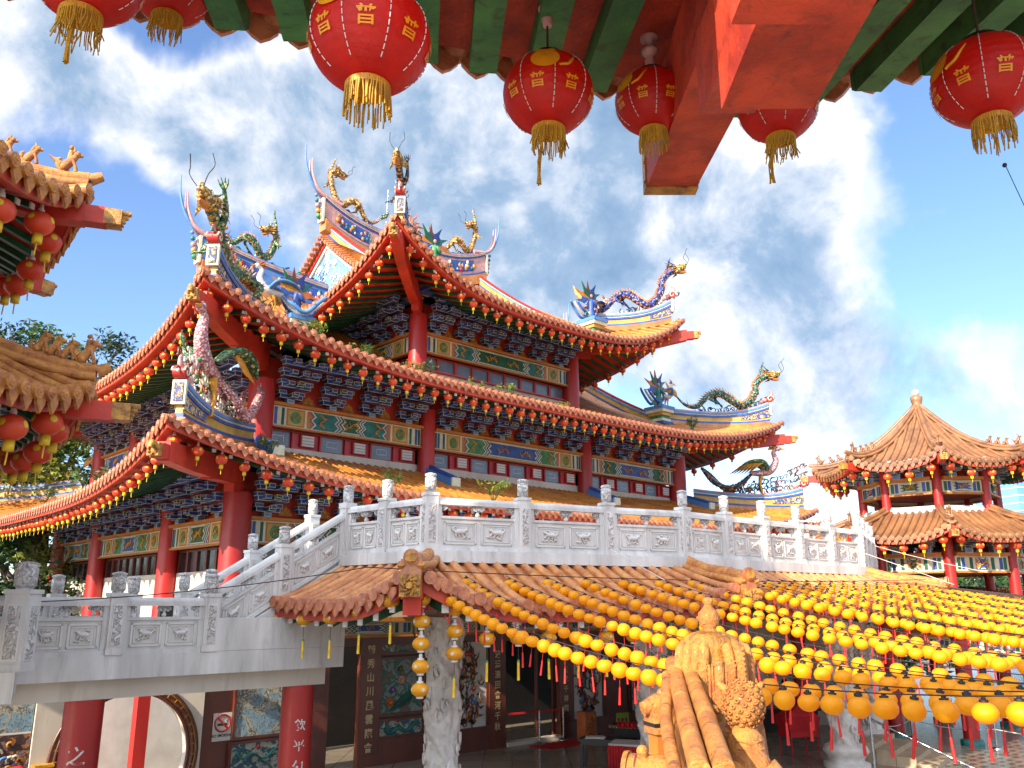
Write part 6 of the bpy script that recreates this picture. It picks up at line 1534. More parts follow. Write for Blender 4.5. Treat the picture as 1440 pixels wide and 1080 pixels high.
def big_lantern(p, d, rz, label, tass=0, tilt=0):
    t = thing('large_lantern', label, 'lantern', p, rz); r = d / 2; sq = .86
    if tilt: t.rotation_euler = (0, tilt, rz)
    mb = MB(); prof = []; k = 52
    for i in range(k + 1):
        a = -1.2 + 2.4 * i / k; prof.append((max(.34 * r, r * math.cos(a) * (1 - (.010 if i % 4 == 0 else 0))), r * sq * math.sin(a) / math.sin(1.25)))
    mb.lathe(prof, 'lantern_red', n=48); body = mb.build('body', t)
    vs, fs = TXT; S_ = r * .36
    mb = MB()
    for az0 in [R(a) for a in (-165, -128, -84, -40, 4, 50, 95, 140)]:
        P = []
        for x, y, _ in vs:
            el = -.30 + y * S_ / r; az = az0 + x * S_ / (r * math.cos(el)); q = r + .026 * r
            P.append((q * math.cos(el) * math.cos(az), q * math.cos(el) * math.sin(az), q * sq * math.sin(el) / math.sin(1.25)))
        mb.add(P, fs, 'lantern_gold')
    mb.build('gold_character', body)
    mb = MB()
    for az0 in (R(-118), R(30)):
        patch(mb, r, sq, 'lantern_gold', az0, .30, .32, .30, r * .03, 22)
        for s_ in (-.16, .16): patch(mb, r, sq, 'lantern_gold', az0 + s_, .60, .10, .10, r * .028, 10)
        tail = []
        for i in range(12):
            a = i / 11; az = az0 + .30 + .42 * a; el = .06 + .42 * a * a + .02 * math.sin(a * 9); q = r * 1.02; tail.append((q * math.cos(el) * math.cos(az), q * math.cos(el) * math.sin(az), q * sq * math.sin(el) / math.sin(1.25)))
        mb.tube(tail, [r * .035] * 8 + [r * .03, r * .025, r * .018, r * .01], 'lantern_gold', n=5)
    mb.build('gold_emblem', body)
    mb = MB()
    for az in [R(a) for a in (-150, -106, -62, -18, 26, 118)]:
        for i in range(14):
            e0 = -.9 + i * .13; q = r * 1.012
            mb.tube([(q * math.cos(e) * math.cos(az), q * math.cos(e) * math.sin(az), q * sq * math.sin(e) / math.sin(1.25)) for e in (e0, e0 + .05, e0 + .09)], r * .010, 'offwhite', n=4)
    mb.build('stitching', body)
    zb = -r * sq * math.sin(1.2) / math.sin(1.25)
    mb = MB(); mb.lathe([(r * .34, zb - .00), (r * .365, zb - .005), (r * .365, zb - r * .13), (r * .32, zb - r * .13), (r * .32, zb - .01)], 'gold', n=30, smooth=False); mb.lathe([(r * .365, -zb - .004), (r * .36, -zb + r * .10), (r * .25, -zb + r * .11), (0, -zb + r * .11)], 'dark', n=24); mb.build('ring', t)
    mb = MB(); rr = random.Random(int(d * 1000 + p[0] * 50))
    for i in range(62):
        a = 2 * math.pi * i / 62 + rr.uniform(-.04, .04); L = r * rr.uniform(.42, .66); x, y = r * .36 * math.cos(a), r * .36 * math.sin(a); w = rr.uniform(-.012, .012)
        mb.tube([(x, y, zb - r * .04), (x + w * .5, y + w, zb - r * .04 - L * .5), (x * 1.02 + w, y * 1.02 - w, zb - L)], r * .014, 'fringe', n=4)
    if tass:
        a = tass; x, y = r * .3 * math.cos(a), r * .3 * math.sin(a)
        for i in range(9): mb.tube([(x * .5, y * .5, zb), (x + rr.uniform(-.01, .01), y + rr.uniform(-.01, .01), zb - r * .7), (x + rr.uniform(-.012, .012), y + rr.uniform(-.012, .012), zb - r * 1.25)], r * .018, 'fringe', n=4)
    mb.build('fringe', t)
    top = -zb + r * .1; zc = (zp(p[1]) - p[2])
    mb = MB(); mb.tube([(0, 0, top - .03), (0, 0, zc - .13)], .006, 'wire', n=5)
    mb.lathe([(.022, zc - .19), (.030, zc - .15), (.020, zc - .13), (.028, zc - .12), (.045, zc - .10), (.05, zc - .085), (.02, zc - .08), (.022, zc - .02), (.05, zc - .015), (.05, zc)], 'pink', n=16); mb.build('lamp_holder', t)
    return t
TXT = text_geo('普', 1.0, .012)
big_lantern((-.53, 2.76, 2.04), .45, R(0), 'largest red paper lantern with gold characters, hanging at top left of the centre')
big_lantern((.18, 3.75, 2.46), .45, R(22), 'red paper lantern with a long gold tassel, second from the left under the near eave', 2.0)
big_lantern((.765, 4.13, 2.66), .40, R(-30), 'smaller red paper lantern partly in front of the long red beam')
big_lantern((1.38, 3.93, 2.50), .40, R(10), 'red paper lantern half hidden behind the square red beam', 2.4)
big_lantern((2.0, 3.17, 2.14), .42, R(-60), 'red paper lantern with a broad gold fringe at the right edge of the photo')
big_lantern((-1.70, 3.62, 3.00 - .02), .40, R(40), 'red paper lantern cut by the top edge at the left')
big_lantern((-1.75, 2.98, 2.52), .45, R(70), 'red paper lantern above the frame whose gold fringe hangs into the top left corner', 3.6)
mb = MB(); P0 = V((1.98, 3.10, 1.62)); mb.tube([P0 + Z * .1, P0 + V((.045, -.02, -.12)), P0 + V((.10, -.03, -.25))], .0018, 'teal', n=4); mb.ball(P0 + Z * .09, .010, 'dark', 6, 4); mb.build('loose_cord', None, 'thin green loose cord dangling below the rightmost big lantern', 'cord')

# ---------------------------------------------------------------- golden roof ridge with its rider and beast in the foreground
rg = thing('foreground_ridge', 'golden glazed tile ridge end rising at the bottom of the photo below the ridge figures', 'roof ridge')
def rt(name, pts, r, m='gold_tile', n=20, parent=rg, rings=True):
    mb = MB(); P = cr(pts, 5); mb.tube(P, r, m, n=n)
    if rings:
        for i in range(3, len(P) - 1, 3): d = (P[i + 1] - P[i]).normalized(); mb.tube([P[i] - d * .004, P[i] + d * .004], r * 1.012, 'brown', n=n)
        for i in range(4, len(P) - 1, 3): d = (P[i + 1] - P[i]).normalized(); mb.tube([P[i] - d * .03, P[i] + d * .03], r * 1.03, m, n=n)
    e = P[-1]; d = (P[-1] - P[-2]).normalized(); mb.tube([e, e + d * .02], [r * 1.12, r * 1.08], 'goldcarve', n=n); return mb.build(name, parent)
RA, RB = V((.600, 2.95, -.515)), V((.790, 4.4, -.285))
def rl(dx, dz, e0=0, e1=0): return [RA + V((dx, e0, dz)), lerp3(RA, RB, .5) + V((dx, 0, dz - .010)), RB + V((dx, e1, dz))]
rt('ridge_tile', rl(0, .0), .036)
rt('ridge_tile', rl(-.072, -.040, 0, -.25), .026)
rt('ridge_tile', rl(.078, .006, 0, .10), .036)
rt('ridge_tile', rl(.05, -.125, -.1, -.10), .085, 'tile')
rt('eave_tile', [V((.95, 3.55, -.70)), V((.70, 3.62, -.665)), V((.47, 3.70, -.655))], .078)
mb = MB(); mb.ball((.52, 3.66, -.565), .024, 'gold_tile', 12, 9); mb.lathe([(.016, -.60), (.024, -.575)], 'gold_tile', (.52, 3.66, 0), 12); mb.build('tile_knob', rg)
mb = MB(); c = V((.67, 4.05, -.50)); mb.box(c, (.13, .11, .10), 'gold_tile', .3); mb.box(c + Z * -.012, (.134, .114, .016), 'dark', .3)
mb.tube([c + V((-.09, -.02, .05)), c + V((-.02, 0, .075)), c + V((.05, .02, .07))], [.03, .045, .04], 'gold_tile', n=12); mb.ball(c + V((.0, .0, .115)), .022, 'copper', 8, 6); mb.box(c - Z * .12, (.10, .09, .15), 'ochre', .3); mb.build('carved_beam_end', rg)
im = thing('ridge_rider', 'golden glazed robed rider with a topknot on the foreground ridge tip, seen from behind', 'roof figure')
b = V((.955, 4.30, -.40)); GT = 'gold_tile'
def fold(w, z, r): return r * (.05 * math.sin(w * 9 + z * 20) + .03 * math.sin(w * 21 + z * 34))
mb = MB(); mb.lathe([(.10, .0), (.105, .05), (.11, .12), (.12, .19), (.128, .225), (.118, .25), (.08, .268), (.035, .28), (.030, .30)], 'goldcarve', b, 60, True, fold)  # darker gold on the body paints shaded crevices between the sleeves
for sg in (-1, 1):      # broad sleeves hanging from the shoulders, cut by deep folds
    for j in range(4):
        x0 = sg * (.05 + .030 * j); y0 = -.10 + .018 * j
        mb.tube(cr([b + V((x0 * .95, y0 + .03, .255 - .012 * j)), b + V((x0 * 1.1, y0 - .015, .19)), b + V((x0 * 1.12 + sg * .01, y0 - .02, .08)), b + V((x0 * 1.1, y0 - .005, -.02 - .03 * (j % 2)))], 5), [.018] * 4 + [.026] * 6 + [.024] * 4 + [.016] * 2, GT, n=10)
for i in range(6):
    a0 = i * 1.4; cc = b + V((-.07 + .03 * i, -.135, .06 + .035 * (i % 3))); mb.tube([cc + V((.018 * math.cos(a0 + q * .8) * (1 - q * .1), -.004, .018 * math.sin(a0 + q * .8) * (1 - q * .1))) for q in range(9)], [.0045] * 8 + [.002], GT, n=5)
mb.build('robe', im)
mb = MB(); mb.lathe([(.028, .285), (.046, .305), (.052, .335), (.048, .362), (.030, .382), (.020, .392), (.019, .404), (.026, .414), (.024, .424), (.020, .432), (0, .436)], GT, b, 24)
for sg in (-1, 1): mb.ball(b + V((sg * .050, .0, .337)), .010, GT, 7, 5); mb.ball(b + V((sg * .017, .047, .345)), .006, 'dark', 6, 4)
mb.tube([b + V((0, .048, .345)), b + V((0, .058, .333))], [.006, .009], GT, n=6); mb.build('head', im)
mb = MB(); mb.tube(cr([b + V((.075, -.06, .235)), b + V((.105, -.12, .19)), b + V((.115, -.125, .08)), b + V((.12, -.12, -.04)), b + V((.11, -.12, -.13))], 5), [.022] * 5 + [.026] * 10 + [.018] * 6, GT, n=10)
for i in range(15): t = i / 14; p = lerp3(b + V((.118, -.145, .20)), b + V((.124, -.14, -.12)), t); mb.ball(p, .0115, GT, 7, 5)
mb.build('braid', im)
mb = MB(); mb.tube(cr([b + V((.02, -.24, -.16)), b + V((.02, -.12, -.06)), b + V((0, .04, -.01)), b + V((0, .13, .06))], 4), [.045] * 2 + [.075] * 5 + [.055] * 4 + [.03] * 2, GT, n=14)
for j in range(7): mb.tube([b + V((-.04 + .018 * j, -.17, -.09)), b + V((-.065 + .026 * j, -.235, -.10)), b + V((-.07 + .03 * j, -.27, -.17))], [.014, .018, .006], GT, n=6)
mb.build('bird', im)
rrr = .0125
bs = thing('ridge_beast', 'golden glazed beast with a curly mane crouching on the foreground ridge, seen from behind', 'roof figure')
c = V((.915, 3.6, -.475)); mb = MB()
mb.tube(cr([c + V((.0, -.16, -.30)), c + V((0, -.08, -.16)), c + V((0, -.02, -.06)), c + V((.01, .03, .06))], 5), [.085] * 4 + [.082] * 4 + [.072] * 4 + [.05] * 4, GT, n=20)
for sg in (-1, 1):
    mb.tube(cr([c + V((sg * .05, -.10, -.12)), c + V((sg * .10, -.12, -.20)), c + V((sg * .10, -.14, -.32))], 4), [.045] * 4 + [.036] * 5, GT, n=12); mb.tube([c + V((sg * .06, .05, .0)), c + V((sg * .09, .10, -.12)), c + V((sg * .09, .10, -.26))], [.035, .03, .03], GT, n=10)
for i in range(9): z_ = -.03 - .028 * i; mb.tube([c + V((-.05, -.075 - .012 * i, z_)), c + V((0, -.092 - .012 * i, z_ - .012)), c + V((.05, -.075 - .012 * i, z_))], [.004, .008, .004], GT, n=5)
mb.build('body', bs)
mb = MB(); hc = c + V((.005, .0, .09)); mb.ball(hc, .078, GT, 20, 14, (1, 1, 1.18)); n = 110
for i in range(n):
    z = 1 - 2 * (i + .5) / n; a = i * 2.39996; q = math.sqrt(1 - z * z); p = hc + V((q * math.cos(a) * .080, q * math.sin(a) * .080, z * .094)); rn = V((q * math.cos(a), q * math.sin(a), z)); s1_ = rn.cross(V((.3, .2, 1))).normalized(); s2_ = rn.cross(s1_)
    mb.tube([p + (s1_ * math.cos(k * 1.0) + s2_ * math.sin(k * 1.0)) * rrr * (1 - k * .13) + rn * .0004 * k for k in range(8)], .0046, GT, n=5)
for sg in (-1, 1): mb.tube([hc + V((sg * .06, .03, .05)), hc + V((sg * .09, .04, .08))], [.022, .008], GT, n=8)
mb.build('curly_head', bs)
mb = MB(); t0 = V((.885, 3.88, -.40)); mb.tube(cr([t0 + V((0, 0, -.14)), t0 + V((.0, .0, .0)), t0 + V((.005, .01, .10)), t0 + V((.01, .01, .165))], 5), [.050] * 5 + [.054] * 8 + [.046] * 3, GT, n=16, sy=.55)
for k in range(7): mb.tube([t0 + V((-.042 + .014 * k, -.026, -.12)), t0 + V((-.038 + .0145 * k, -.024, .15))], [.006, .005], GT, n=5)
mb.build('tail', bs)
mb = MB(); rr = random.Random(5)
for i in range(22): a = rr.uniform(0, 6.28); p = V((.84 + rr.uniform(-.05, .06), 3.72 + rr.uniform(-.06, .10), -.62 + rr.uniform(-.06, .22))); mb.tube([p + V((.022 * math.cos(a + q * .9), -.02, .022 * math.sin(a + q * .9))) * (1 - q * .12) for q in range(7)], .0065, GT, n=6)
mb.build('cloud_scrolls', bs)
# ---------------------------------------------------------------- dragons, phoenixes and warriors standing on the temple ridges
def hip_point(corner, D, zf, t, k=1.15, curl=.62, up=0, side=0):
    """a point above the top of a hip ridge; t runs from its foot (0) to the corner (1)"""
    C = V((*corner, 0)); sx, sy = (1 if C.x > 0 else -1), (1 if C.y > YC else -1)
    I = V((C.x - sx * D, C.y - sy * D, 0)); p = I + (C - I) * t + (C - I).normalized() * 1.414 * flare(D * (1 - t)); p.z = zf(D * (1 - t), 1) + .74 * k + curl * max(0, (t - .45) / .55) ** 2.3 + up
    d = (C - I).normalized(); return p + V((-d.y, d.x, 0)) * side
def corner_dragon(corner, D, zf, r, body, mane, label, t0=.12, t1=1.0, amp=1.0, flame='gold'):
    pts = []
    for t, up, sd in ((.0, .75, .1), (.10, .35, .05), (.22, .30, -.05), (.34, .80, 0), (.48, .95, .05), (.60, .55, -.05), (.70, .28, 0), (.80, .45, .05), (.85, .80, 0), (.86, 1.10, 0), (.92, 1.28, 0), (1.02, 1.25, 0)):
        pts.append(hip_point(corner, D, zf, t0 + (t1 - t0) * t, up=up * amp - .1, side=sd))
    o = dragon('dragon_sculpture', pts, r, body, mane, label, flame=flame, loc=T_LOC, rz=T_RZ); return o
corner_dragon((8.9, -3.3), 3.6, z3, .21, 'd_blue', 'd_gold', 'blue dragon with gold mane riding the right corner ridge of the topmost roof', t0=.0, t1=.92, amp=1.25)
corner_dragon((-8.9, -3.3), 3.6, z3, .19, 'd_dark', 'd_gold', 'dark dragon seen end on above the near corner of the topmost roof', t0=-.1, amp=.55)
corner_dragon((16.3, -4.1), 5.0, z2, .21, 'd_teal', 'd_gold', 'green dragon with feathered mane riding the right corner ridge of the middle roof', t0=.2, t1=.92, amp=1.25)
corner_dragon((-16.3, -4.1), 5.0, z2, .25, 'd_green', 'd_gold', 'large green dragon climbing the near left corner ridge of the middle roof', amp=.6)
corner_dragon((-17.3, 22.14), 5.14, z1, .2, 'd_teal', 'd_gold', 'green dragon on the far left corner ridge of the lowest roof')
corner_dragon((-16.3, 21.1), 5.0, z2, .18, 'd_red', 'd_gold', 'red dragon tip on the far left corner of the middle roof behind the near pavilion')
def ridge_dragon(x0, x1, z, r, body, label, XR, sag, mane='d_gold', whisk=True):
    P = []
    for t, up in ((0, .9), (.12, .45), (.26, .35), (.42, 1.0), (.55, .95), (.68, .35), (.80, .5), (.88, 1.2), (.90, 1.75), (.86, 2.0)):
        x = lerp(x0, x1, t); P.append((x, YC + .05 * math.sin(t * 9), z + sag * (min(abs(x) / XR, 1.25)) ** 3 + up * .9))
    P.append((lerp(x0, x1, .76), YC, P[-1][2] + .02))
    return dragon('dragon_sculpture', P, r, body, mane, label, flame='d_green', loc=T_LOC, rz=T_RZ)
ridge_dragon(-1.9, -5.5, 19.6, .17, 'd_gold', 'golden dragon climbing the left horn of the topmost ridge, looking back', 5.45, 1.0)
ridge_dragon(1.7, 5.2, 19.6, .17, 'd_gold', 'golden dragon on the right half of the topmost ridge, looking back', 5.45, 1.0)
ridge_dragon(-11.0, -7.6, 15.6, .18, 'd_green', 'green dragon prowling along the left blue ridge of the middle roof', 11.6, 1.0)
# flaming pearl
fp_ = thing('flaming_pearl', 'white flaming pearl with golden sun rays at the middle of the topmost ridge', 'roof ornament', T_LOC, T_RZ)
mb = MB(); mb.ball((0, YC, 20.45), .34, 'offwhite', 18, 12, (1, .6, 1)); mb.build('pearl', fp_)
mb = MB()
for i in range(16):
    a = i * math.pi / 8; l = .85 if i % 2 else .65; c_ = V((0, YC, 20.45)); d = V((math.cos(a), 0, math.sin(a))); s_ = V((-math.sin(a), 0, math.cos(a)))
    mb.tube([c_ + d * .34, c_ + d * (.34 + l * .4) + s_ * .06, c_ + d * (.34 + l * .7) - s_ * .05, c_ + d * (.34 + l)], [.09, .07, .045, .01], 'copper', n=5)
mb.lathe([(.30, 19.55), (.2, 19.8), (.28, 20.0), (.12, 20.15)], 'pink', (0, YC, 0), 12); mb.tube([(-1.6, YC, 19.7), (-1.55, YC, 22.3)], .02, 'steel', n=5); mb.build('sun_rays', fp_)
def warriors(p, label, seed, rot=0.0, crane=True):
    t = thing('warrior_group', label, 'roof figures', T_M @ V(p), T_RZ + rot); rr = random.Random(seed)
    mb = MB(); person_figure(mb, (0, 0, 0), .92, 'skin', V((1, 0, 0)), ['teal', 'blue', 'green_lt'][seed % 3]); mb.build('warrior', t)
    mb = MB()
    for i in range(7):
        a = R(-20 + 38 * i); m = ['copper', 'teal', 'blue_dk', 'brown', 'green', 'ochre', 'blue'][i]; b = V((-.12, 0, 1.0)); tip = b + V((math.cos(a) * .95, .1 * (i % 2), math.sin(a) * .95 + .25)); sd = V((-math.sin(a), 0, math.cos(a))) * .22
        mb.prism([(0, -.05), (.5, -.20), (.62, -.05), (1.05, 0), (.62, .12), (.5, .20)], b, (tip - b).normalized(), sd.normalized(), V((0, -1, 0)), m, .05)
    mb.build('pennant', t)
    mb = MB(); scrolls(mb, (-.5, -.1, -.15), (.6, .1, -.15), n=9, s=.24, seed=seed, mats=['dark', 'green_lt', 'cream', 'blue_dk', 'ochre']); mb.build('cloud_base', t)
    return t
warriors((5.0, -.5, 14.0), 'warrior with radiating coloured pennants on the right pedestal of the topmost roof', 1)
warriors((-5.0, -.5, 14.0), 'warrior with pennants on the left pedestal of the topmost roof behind its near corner', 2)
warriors((11.0, .1, 10.5), 'warrior with radiating pennants on the right pedestal of the middle roof', 3)
warriors((-11.0, .1, 10.5), 'dark green warrior group on the left blue pedestal of the middle roof', 4)
def at_corner(corner, D, zf, t): p = T_M @ hip_point(corner, D, zf, t); return p
dg_ = lambda sx, sy: (T_M.to_3x3() @ V((sx, sy, 0)))
p = at_corner((17.3, -5.14), 5.14, z1, .62); f = dg_(1, -1); phoenix('phoenix_sculpture', p - Z * .05, (f.x, f.y), 'pinkish phoenix with long tail plumes on the right corner of the lowest roof', 1.2, 'd_pink', wing='d_green', tail=('d_dark', 'd_pink', 'd_teal'))
p = at_corner((-17.3, -5.14), 5.14, z1, .66); f = dg_(-1, -1); phoenix('phoenix_sculpture', p - Z * .35, (f.x + .1, f.y), 'large pink phoenix with spread wing on the near left corner of the lowest roof', 1.45, 'd_pink', wing='d_green', tail=('d_green', 'd_pink', 'd_pink'))
p = T_M @ V((12.0, .3, 10.5)); f = dg_(1, 0); phoenix('crane_sculpture', p, (f.x, f.y), 'small pale crane beside the right pedestal warrior of the middle roof', .75, 'offwhite', wing='blue_lt', tail=('blue', 'offwhite', 'blue_lt'))
p = T_M @ V((5.9, -.2, 14.0)); phoenix('crane_sculpture', p, (f.x, f.y), 'small grey crane beside the right pedestal warrior of the topmost roof', .7, 'offwhite', wing='blue_dk', tail=('blue', 'offwhite', 'blue_lt'))
p = T_M @ V((-12.2, -.3, 10.3)); phoenix('crane_sculpture', p, (-f.x, -f.y), 'pale crane beside the left blue pedestal of the middle roof', .8, 'offwhite', wing='blue_lt', tail=('blue', 'offwhite', 'blue_lt'))
# openwork clouds and flowers along the ridge tops (parts of the roofs)
for roof, corner, D, zf, ms, sd in ((roof3, (8.9, -3.3), 3.6, z3, ['blue_dk', 'dark', 'cream'], 1), (roof3, (-8.9, -3.3), 3.6, z3, ['offwhite', 'pink', 'teal', 'gold'], 2), (roof2, (16.3, -4.1), 5.0, z2, ['teal', 'dark', 'blue_dk'], 3),
        (roof2, (-16.3, -4.1), 5.0, z2, ['green_lt', 'offwhite', 'gold', 'pink', 'copper', 'cream'], 4), (roof1, (17.3, -5.14), 5.14, z1, ['brown', 'd_teal', 'd_dark', 'd_red', 'dark'], 5), (roof1, (-17.3, -5.14), 5.14, z1, ['pink', 'offwhite', 'cream', 'green_lt', 'brown'], 6), (roof1, (-17.3, 22.14), 5.14, z1, ['dark', 'teal', 'brown'], 7)):
    mb = MB()
    for k in range(3 if sd in (4, 5, 6) else 1):
        for i in range(5):
            a = hip_point(corner, D, zf, .35 + .12 * i, up=.0 + .22 * k * (i / 2.2)); b = hip_point(corner, D, zf, .35 + .12 * (i + 1), up=.22 * k * ((i + 1) / 2.2)); scrolls(mb, a, b, n=5, s=.17, seed=sd * 10 + i + k * 77, mats=ms)
    mb.build('openwork_scrolls', roof)
for roof, a, b, z, XR in ((roof3, -4.6, 4.6, 19.6, 5.45), (roof2, -11, -5, 15.6, 11.6), (roof2, 5.5, 11, 15.6, 11.6)):
    mb = MB()
    for i in range(10):
        x0, x1 = lerp(a, b, i / 10), lerp(a, b, (i + 1) / 10); h = lambda x: z + (abs(x) / XR) ** 3 - .12
        scrolls(mb, (x0, YC, h(x0)), (x1, YC, h(x1)), n=4, s=.18, seed=i + int(XR), mats=['dark', 'teal', 'cream', 'green_lt', 'blue_dk'])
    mb.build('openwork_scrolls', roof)

# ---------------------------------------------------------------- plants
def leafy(mb, c, r, n, m, s, seed, flat=1.0):
    rr = random.Random(seed)
    for i in range(n):
        d = V((rr.gauss(0, 1), rr.gauss(0, 1), rr.gauss(0, 1))).normalized(); p = V(c) + V((d.x * r[0], d.y * r[1], d.z * r[2])) * rr.random() ** .4
        a = V((rr.gauss(0, 1), rr.gauss(0, 1), rr.gauss(0, .7))).normalized() * s * rr.uniform(.6, 1.3); b = a.cross(V((rr.gauss(0, 1), rr.gauss(0, 1), rr.gauss(0, 1)))).normalized() * s * rr.uniform(.25, .45)
        mb.add([p - a * .5, p + b * .5, p + a * .5, p - b * .5], [(0, 1, 2, 3)], m)
def tree(x, y, z0, h, w, seed, mats, label, dens=1.0, leaf=.34, name='tree', wood=None):
    t = thing(name, label, 'tree', (x, y, z0), group='trees on the slopes behind the temple'); rr = random.Random(seed); mb = MB()
    mb.tube([(0, 0, 0), (.2, .1, h * .35), (.1, -.1, h * .7)], [h * .035, h * .025, h * .012], 'bark', n=8); tips = []
    for i in range(13):
        a = rr.uniform(0, 6.28); zz_ = h * rr.uniform(.30, .75); q = V((math.cos(a) * w * rr.uniform(.3, .95), math.sin(a) * w * rr.uniform(.3, .95), zz_ + h * rr.uniform(.05, .25)))
        mb.tube([(.15, 0, zz_ * .8), (q.x * .5, q.y * .5, zz_ + .05 * h), q], [h * .014, h * .009, h * .003], 'bark', n=5); tips.append(q)
    mb.build('trunk', t); cr_ = MB(); tips.append(V((0, 0, h * .88)))
    for i, q in enumerate(tips):
        m = mats[i % len(mats)]; R_ = w * rr.uniform(.26, .42)
        for j in range(3): cq = q + V((rr.uniform(-1, 1), rr.uniform(-1, 1), rr.uniform(-.6, .6))) * R_ * .6; leafy(cr_, cq, (R_, R_, R_ * .65), int(120 * dens), m, leaf, seed * 100 + i * 5 + j)
    cr_.build('crown', t); return t
F1, F2, F3 = ['foliage', 'foliage_dk'], ['foliage_dk', 'foliage_dk', 'foliage'], ['foliage_yel', 'foliage']
for i, a in enumerate([(-27, 49, -4, 20.6, 4.6, F2, 'tall dark tree behind the near pavilion at the far left edge'), (-33, 52, -4, 21.5, 5.5, F3, 'yellow green tree beyond the left edge pavilion'), (-22.8, 50, -4, 18.4, 3.6, F1, 'mid green tree between the pavilion and the temple at the left'),
        (-29, 46, -4, 14, 5, F3, 'bright green tree seen under the lanterns at the left'), (-24.5, 45, -5, 14.5, 4.2, F3, 'light green bush like tree beyond the far left roof corner'), (-23.5, 38, -5, 8.2, 3.6, F2, 'very dark tree under the lowest roof at the far left'), (-28, 41, -5, 6.4, 4, F2, 'dark shrubby tree behind the left footbridge'), (-20, 33, -5, 5.2, 3, F2, 'dark low tree at the end of the left footbridge')]):
    tree(*a[:5], 20 + i, a[5], a[6], dens=1.0, leaf=.42)
for i, a in enumerate([(19, 44, -5, 6.6, 4.5, F3, 'bright green tree behind the right pavilion columns'), (24, 46, -5, 6.4, 4.6, F1, 'green tree right of the pavilion columns'), (15, 42, -5, 6.2, 3.2, F1, 'green tree at the left of the pavilion platform'), (29, 50, -5, 7.4, 5, F2, 'dark green tree at the right edge beyond the pavilion'), (36, 56, -5, 8, 6, F1, 'broad green tree in the far right background')]):
    tree(*a[:5], 40 + i, a[5], a[6], dens=1.0, leaf=.40)
mb = MB(); rr = random.Random(77)
for i in range(60): leafy(mb, (rr.uniform(-120, 160), rr.uniform(90, 150), -4 + rr.uniform(0, 3)), (9, 5, 5), 160, rr.choice(F1), 1.6, i)
mb.build('woodland', None, 'green woodland along the horizon beyond the temple', 'woodland', kind='stuff')
def weed(p, s, m, label, seed):
    t = thing('weed_plant', label, 'plant', p); mb = MB(); rr = random.Random(seed)
    for i in range(9):
        a = rr.uniform(0, 6.28); l = s * rr.uniform(.6, 1.1); tip = V((math.cos(a) * l * .6, math.sin(a) * l * .6, l)); mb.tube([(0, 0, -.05), tip * .5 + Z * .1 * l, tip], [.015, .01, .004], 'foliage', n=4); leafy(mb, tip * .8, (l * .3, l * .3, l * .25), 14, m, s * .20, seed * 9 + i)
    mb.build('foliage', t); return t
for i, (x, d, s, m, lab) in enumerate([(-11.6, 2.0, .9, 'foliage_yel', 'tall yellow green weed on the middle roof by the blue pedestal'), (-11.0, 2.8, .8, 'foliage_yel', 'bushy weed rooted in the tiles above the left column of the middle roof'), (-9.8, 1.6, .6, 'foliage_yel', 'low dry weed spreading on the left middle roof tiles'), (-8.9, 2.8, .75, 'foliage', 'leafy green weed in the shade of the topmost near eave'), (-7.6, 1.4, .55, 'foliage_yel', 'dry yellowish weed on the middle roof tiles'),
        (-6.2, 2.4, .8, 'foliage', 'upright green weed left of the topmost column'), (-4.2, 1.6, .6, 'foliage_yel', 'small weed at the foot of the topmost left column'), (-3.0, 1.2, .75, 'foliage_yel', 'leafy weed below the first upper window'), (.4, 1.2, .5, 'foliage_yel', 'tiny weed below the middle of the upper windows'), (12.3, 3.0, .6, 'foliage', 'green weed by the right pedestal of the middle roof'), (11.4, 2.4, .5, 'foliage', 'small green weed left of the right pedestal of the middle roof')]):
    weed(T_M @ S2['f'].pt(x, d, .05), s, m, lab, i + 1)
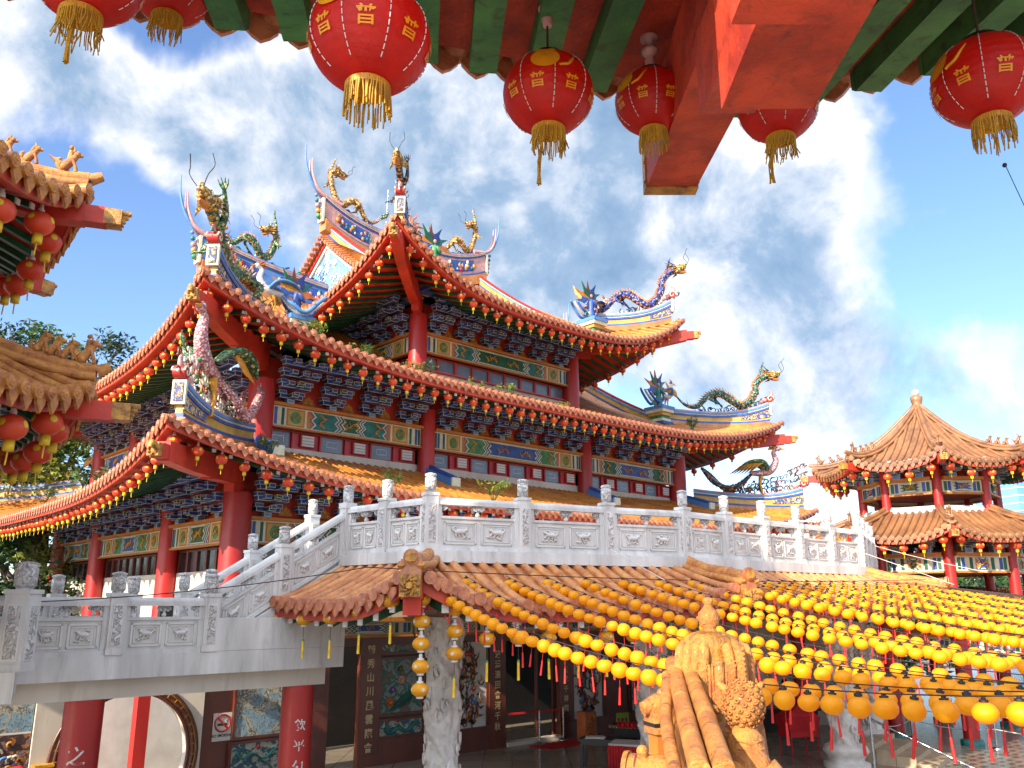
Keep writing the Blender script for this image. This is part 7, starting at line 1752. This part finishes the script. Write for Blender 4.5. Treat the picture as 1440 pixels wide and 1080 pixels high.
for i, (x, d, s, m, lab) in enumerate([(-9.2, 1.0, .6, 'foliage', 'green weed on the lowest roof above the second balustrade post'), (-4.9, .8, .9, 'foliage_yel', 'bushy yellow green weed on the lowest roof right of the corner balustrade post'), (-13.0, 2.5, .6, 'foliage_yel', 'dry weed at the blue ridge end of the lowest roof'), (-16.4, 1.2, .5, 'foliage', 'little green weed near the left corner tiles of the lowest roof')]):
    weed(T_M @ S1['f'].pt(x, d, .05), s, m, lab, i + 31)
weed(T_M @ S1['l'].pt(5.2, .6, .05), 1.0, 'foliage', 'green weed on the left eave of the lowest roof', 50); weed(T_M @ S1['l'].pt(-8.2, 2.6, .05), .9, 'foliage', 'dark green fern at the far left corner ridge of the lowest roof', 51)

# ---------------------------------------------------------------- far tower block, loose wires
sk = thing('office_tower', 'distant pale blue glass office tower beyond the pavilion at the right edge', 'building', (236, 400, 0))
mb = MB(); mb.box((0, 0, 22), (24, 24, 66), 'glass_blue', .3); mb.build('facade', sk)
mb = MB()
for i in range(18): mb.box((0, 0, -8 + i * 3.5), (24.3, 24.3, .5), 'offwhite', .3)
mb.build('floor_bands', sk); mb = MB()
for x in (-8, -3): mb.box((x, 0, 61), (1, 1, 13), 'glass_blue', .3)
mb.box((-5.5, 0, 68), (7, 2, 1.2), 'glass_blue', .3); mb.build('rooftop_frame', sk)
def wire(a, b, sag, r, m, label):
    mb = MB(); a, b = V(a), V(b); mb.tube([lerp3(a, b, t / 20) - Z * sag * 4 * (t / 20) * (1 - t / 20) for t in range(21)], r, m, n=4); mb.build('wire', None, label, 'wire')
wire((-9.5, 14.2, .02), (-2.4, 14.4, .60), .16, .008, 'dark', 'thin dark wire crossing in front of the left footbridge balustrade')
wire((-2.4, 14.4, .60), (10.5, 22.2, .62), .12, .008, 'dark', 'thin dark wire running along the canopy roof edge')
wire((2.0, 17.7, 1.1), (2.9, 16.6, .45), .0, .008, 'offwhite', 'thin pale stay cord from the terrace edge down to the canopy')
wire((9.0, 23.8, 1.6), (11.4, 22.6, .5), .0, .008, 'offwhite', 'thin pale stay cord at the right end of the terrace')
wire((11.2, 27.5, 1.9), (13.6, 25.0, .9), .05, .008, 'offwhite', 'thin pale cord sloping between the terrace and the right pavilion')
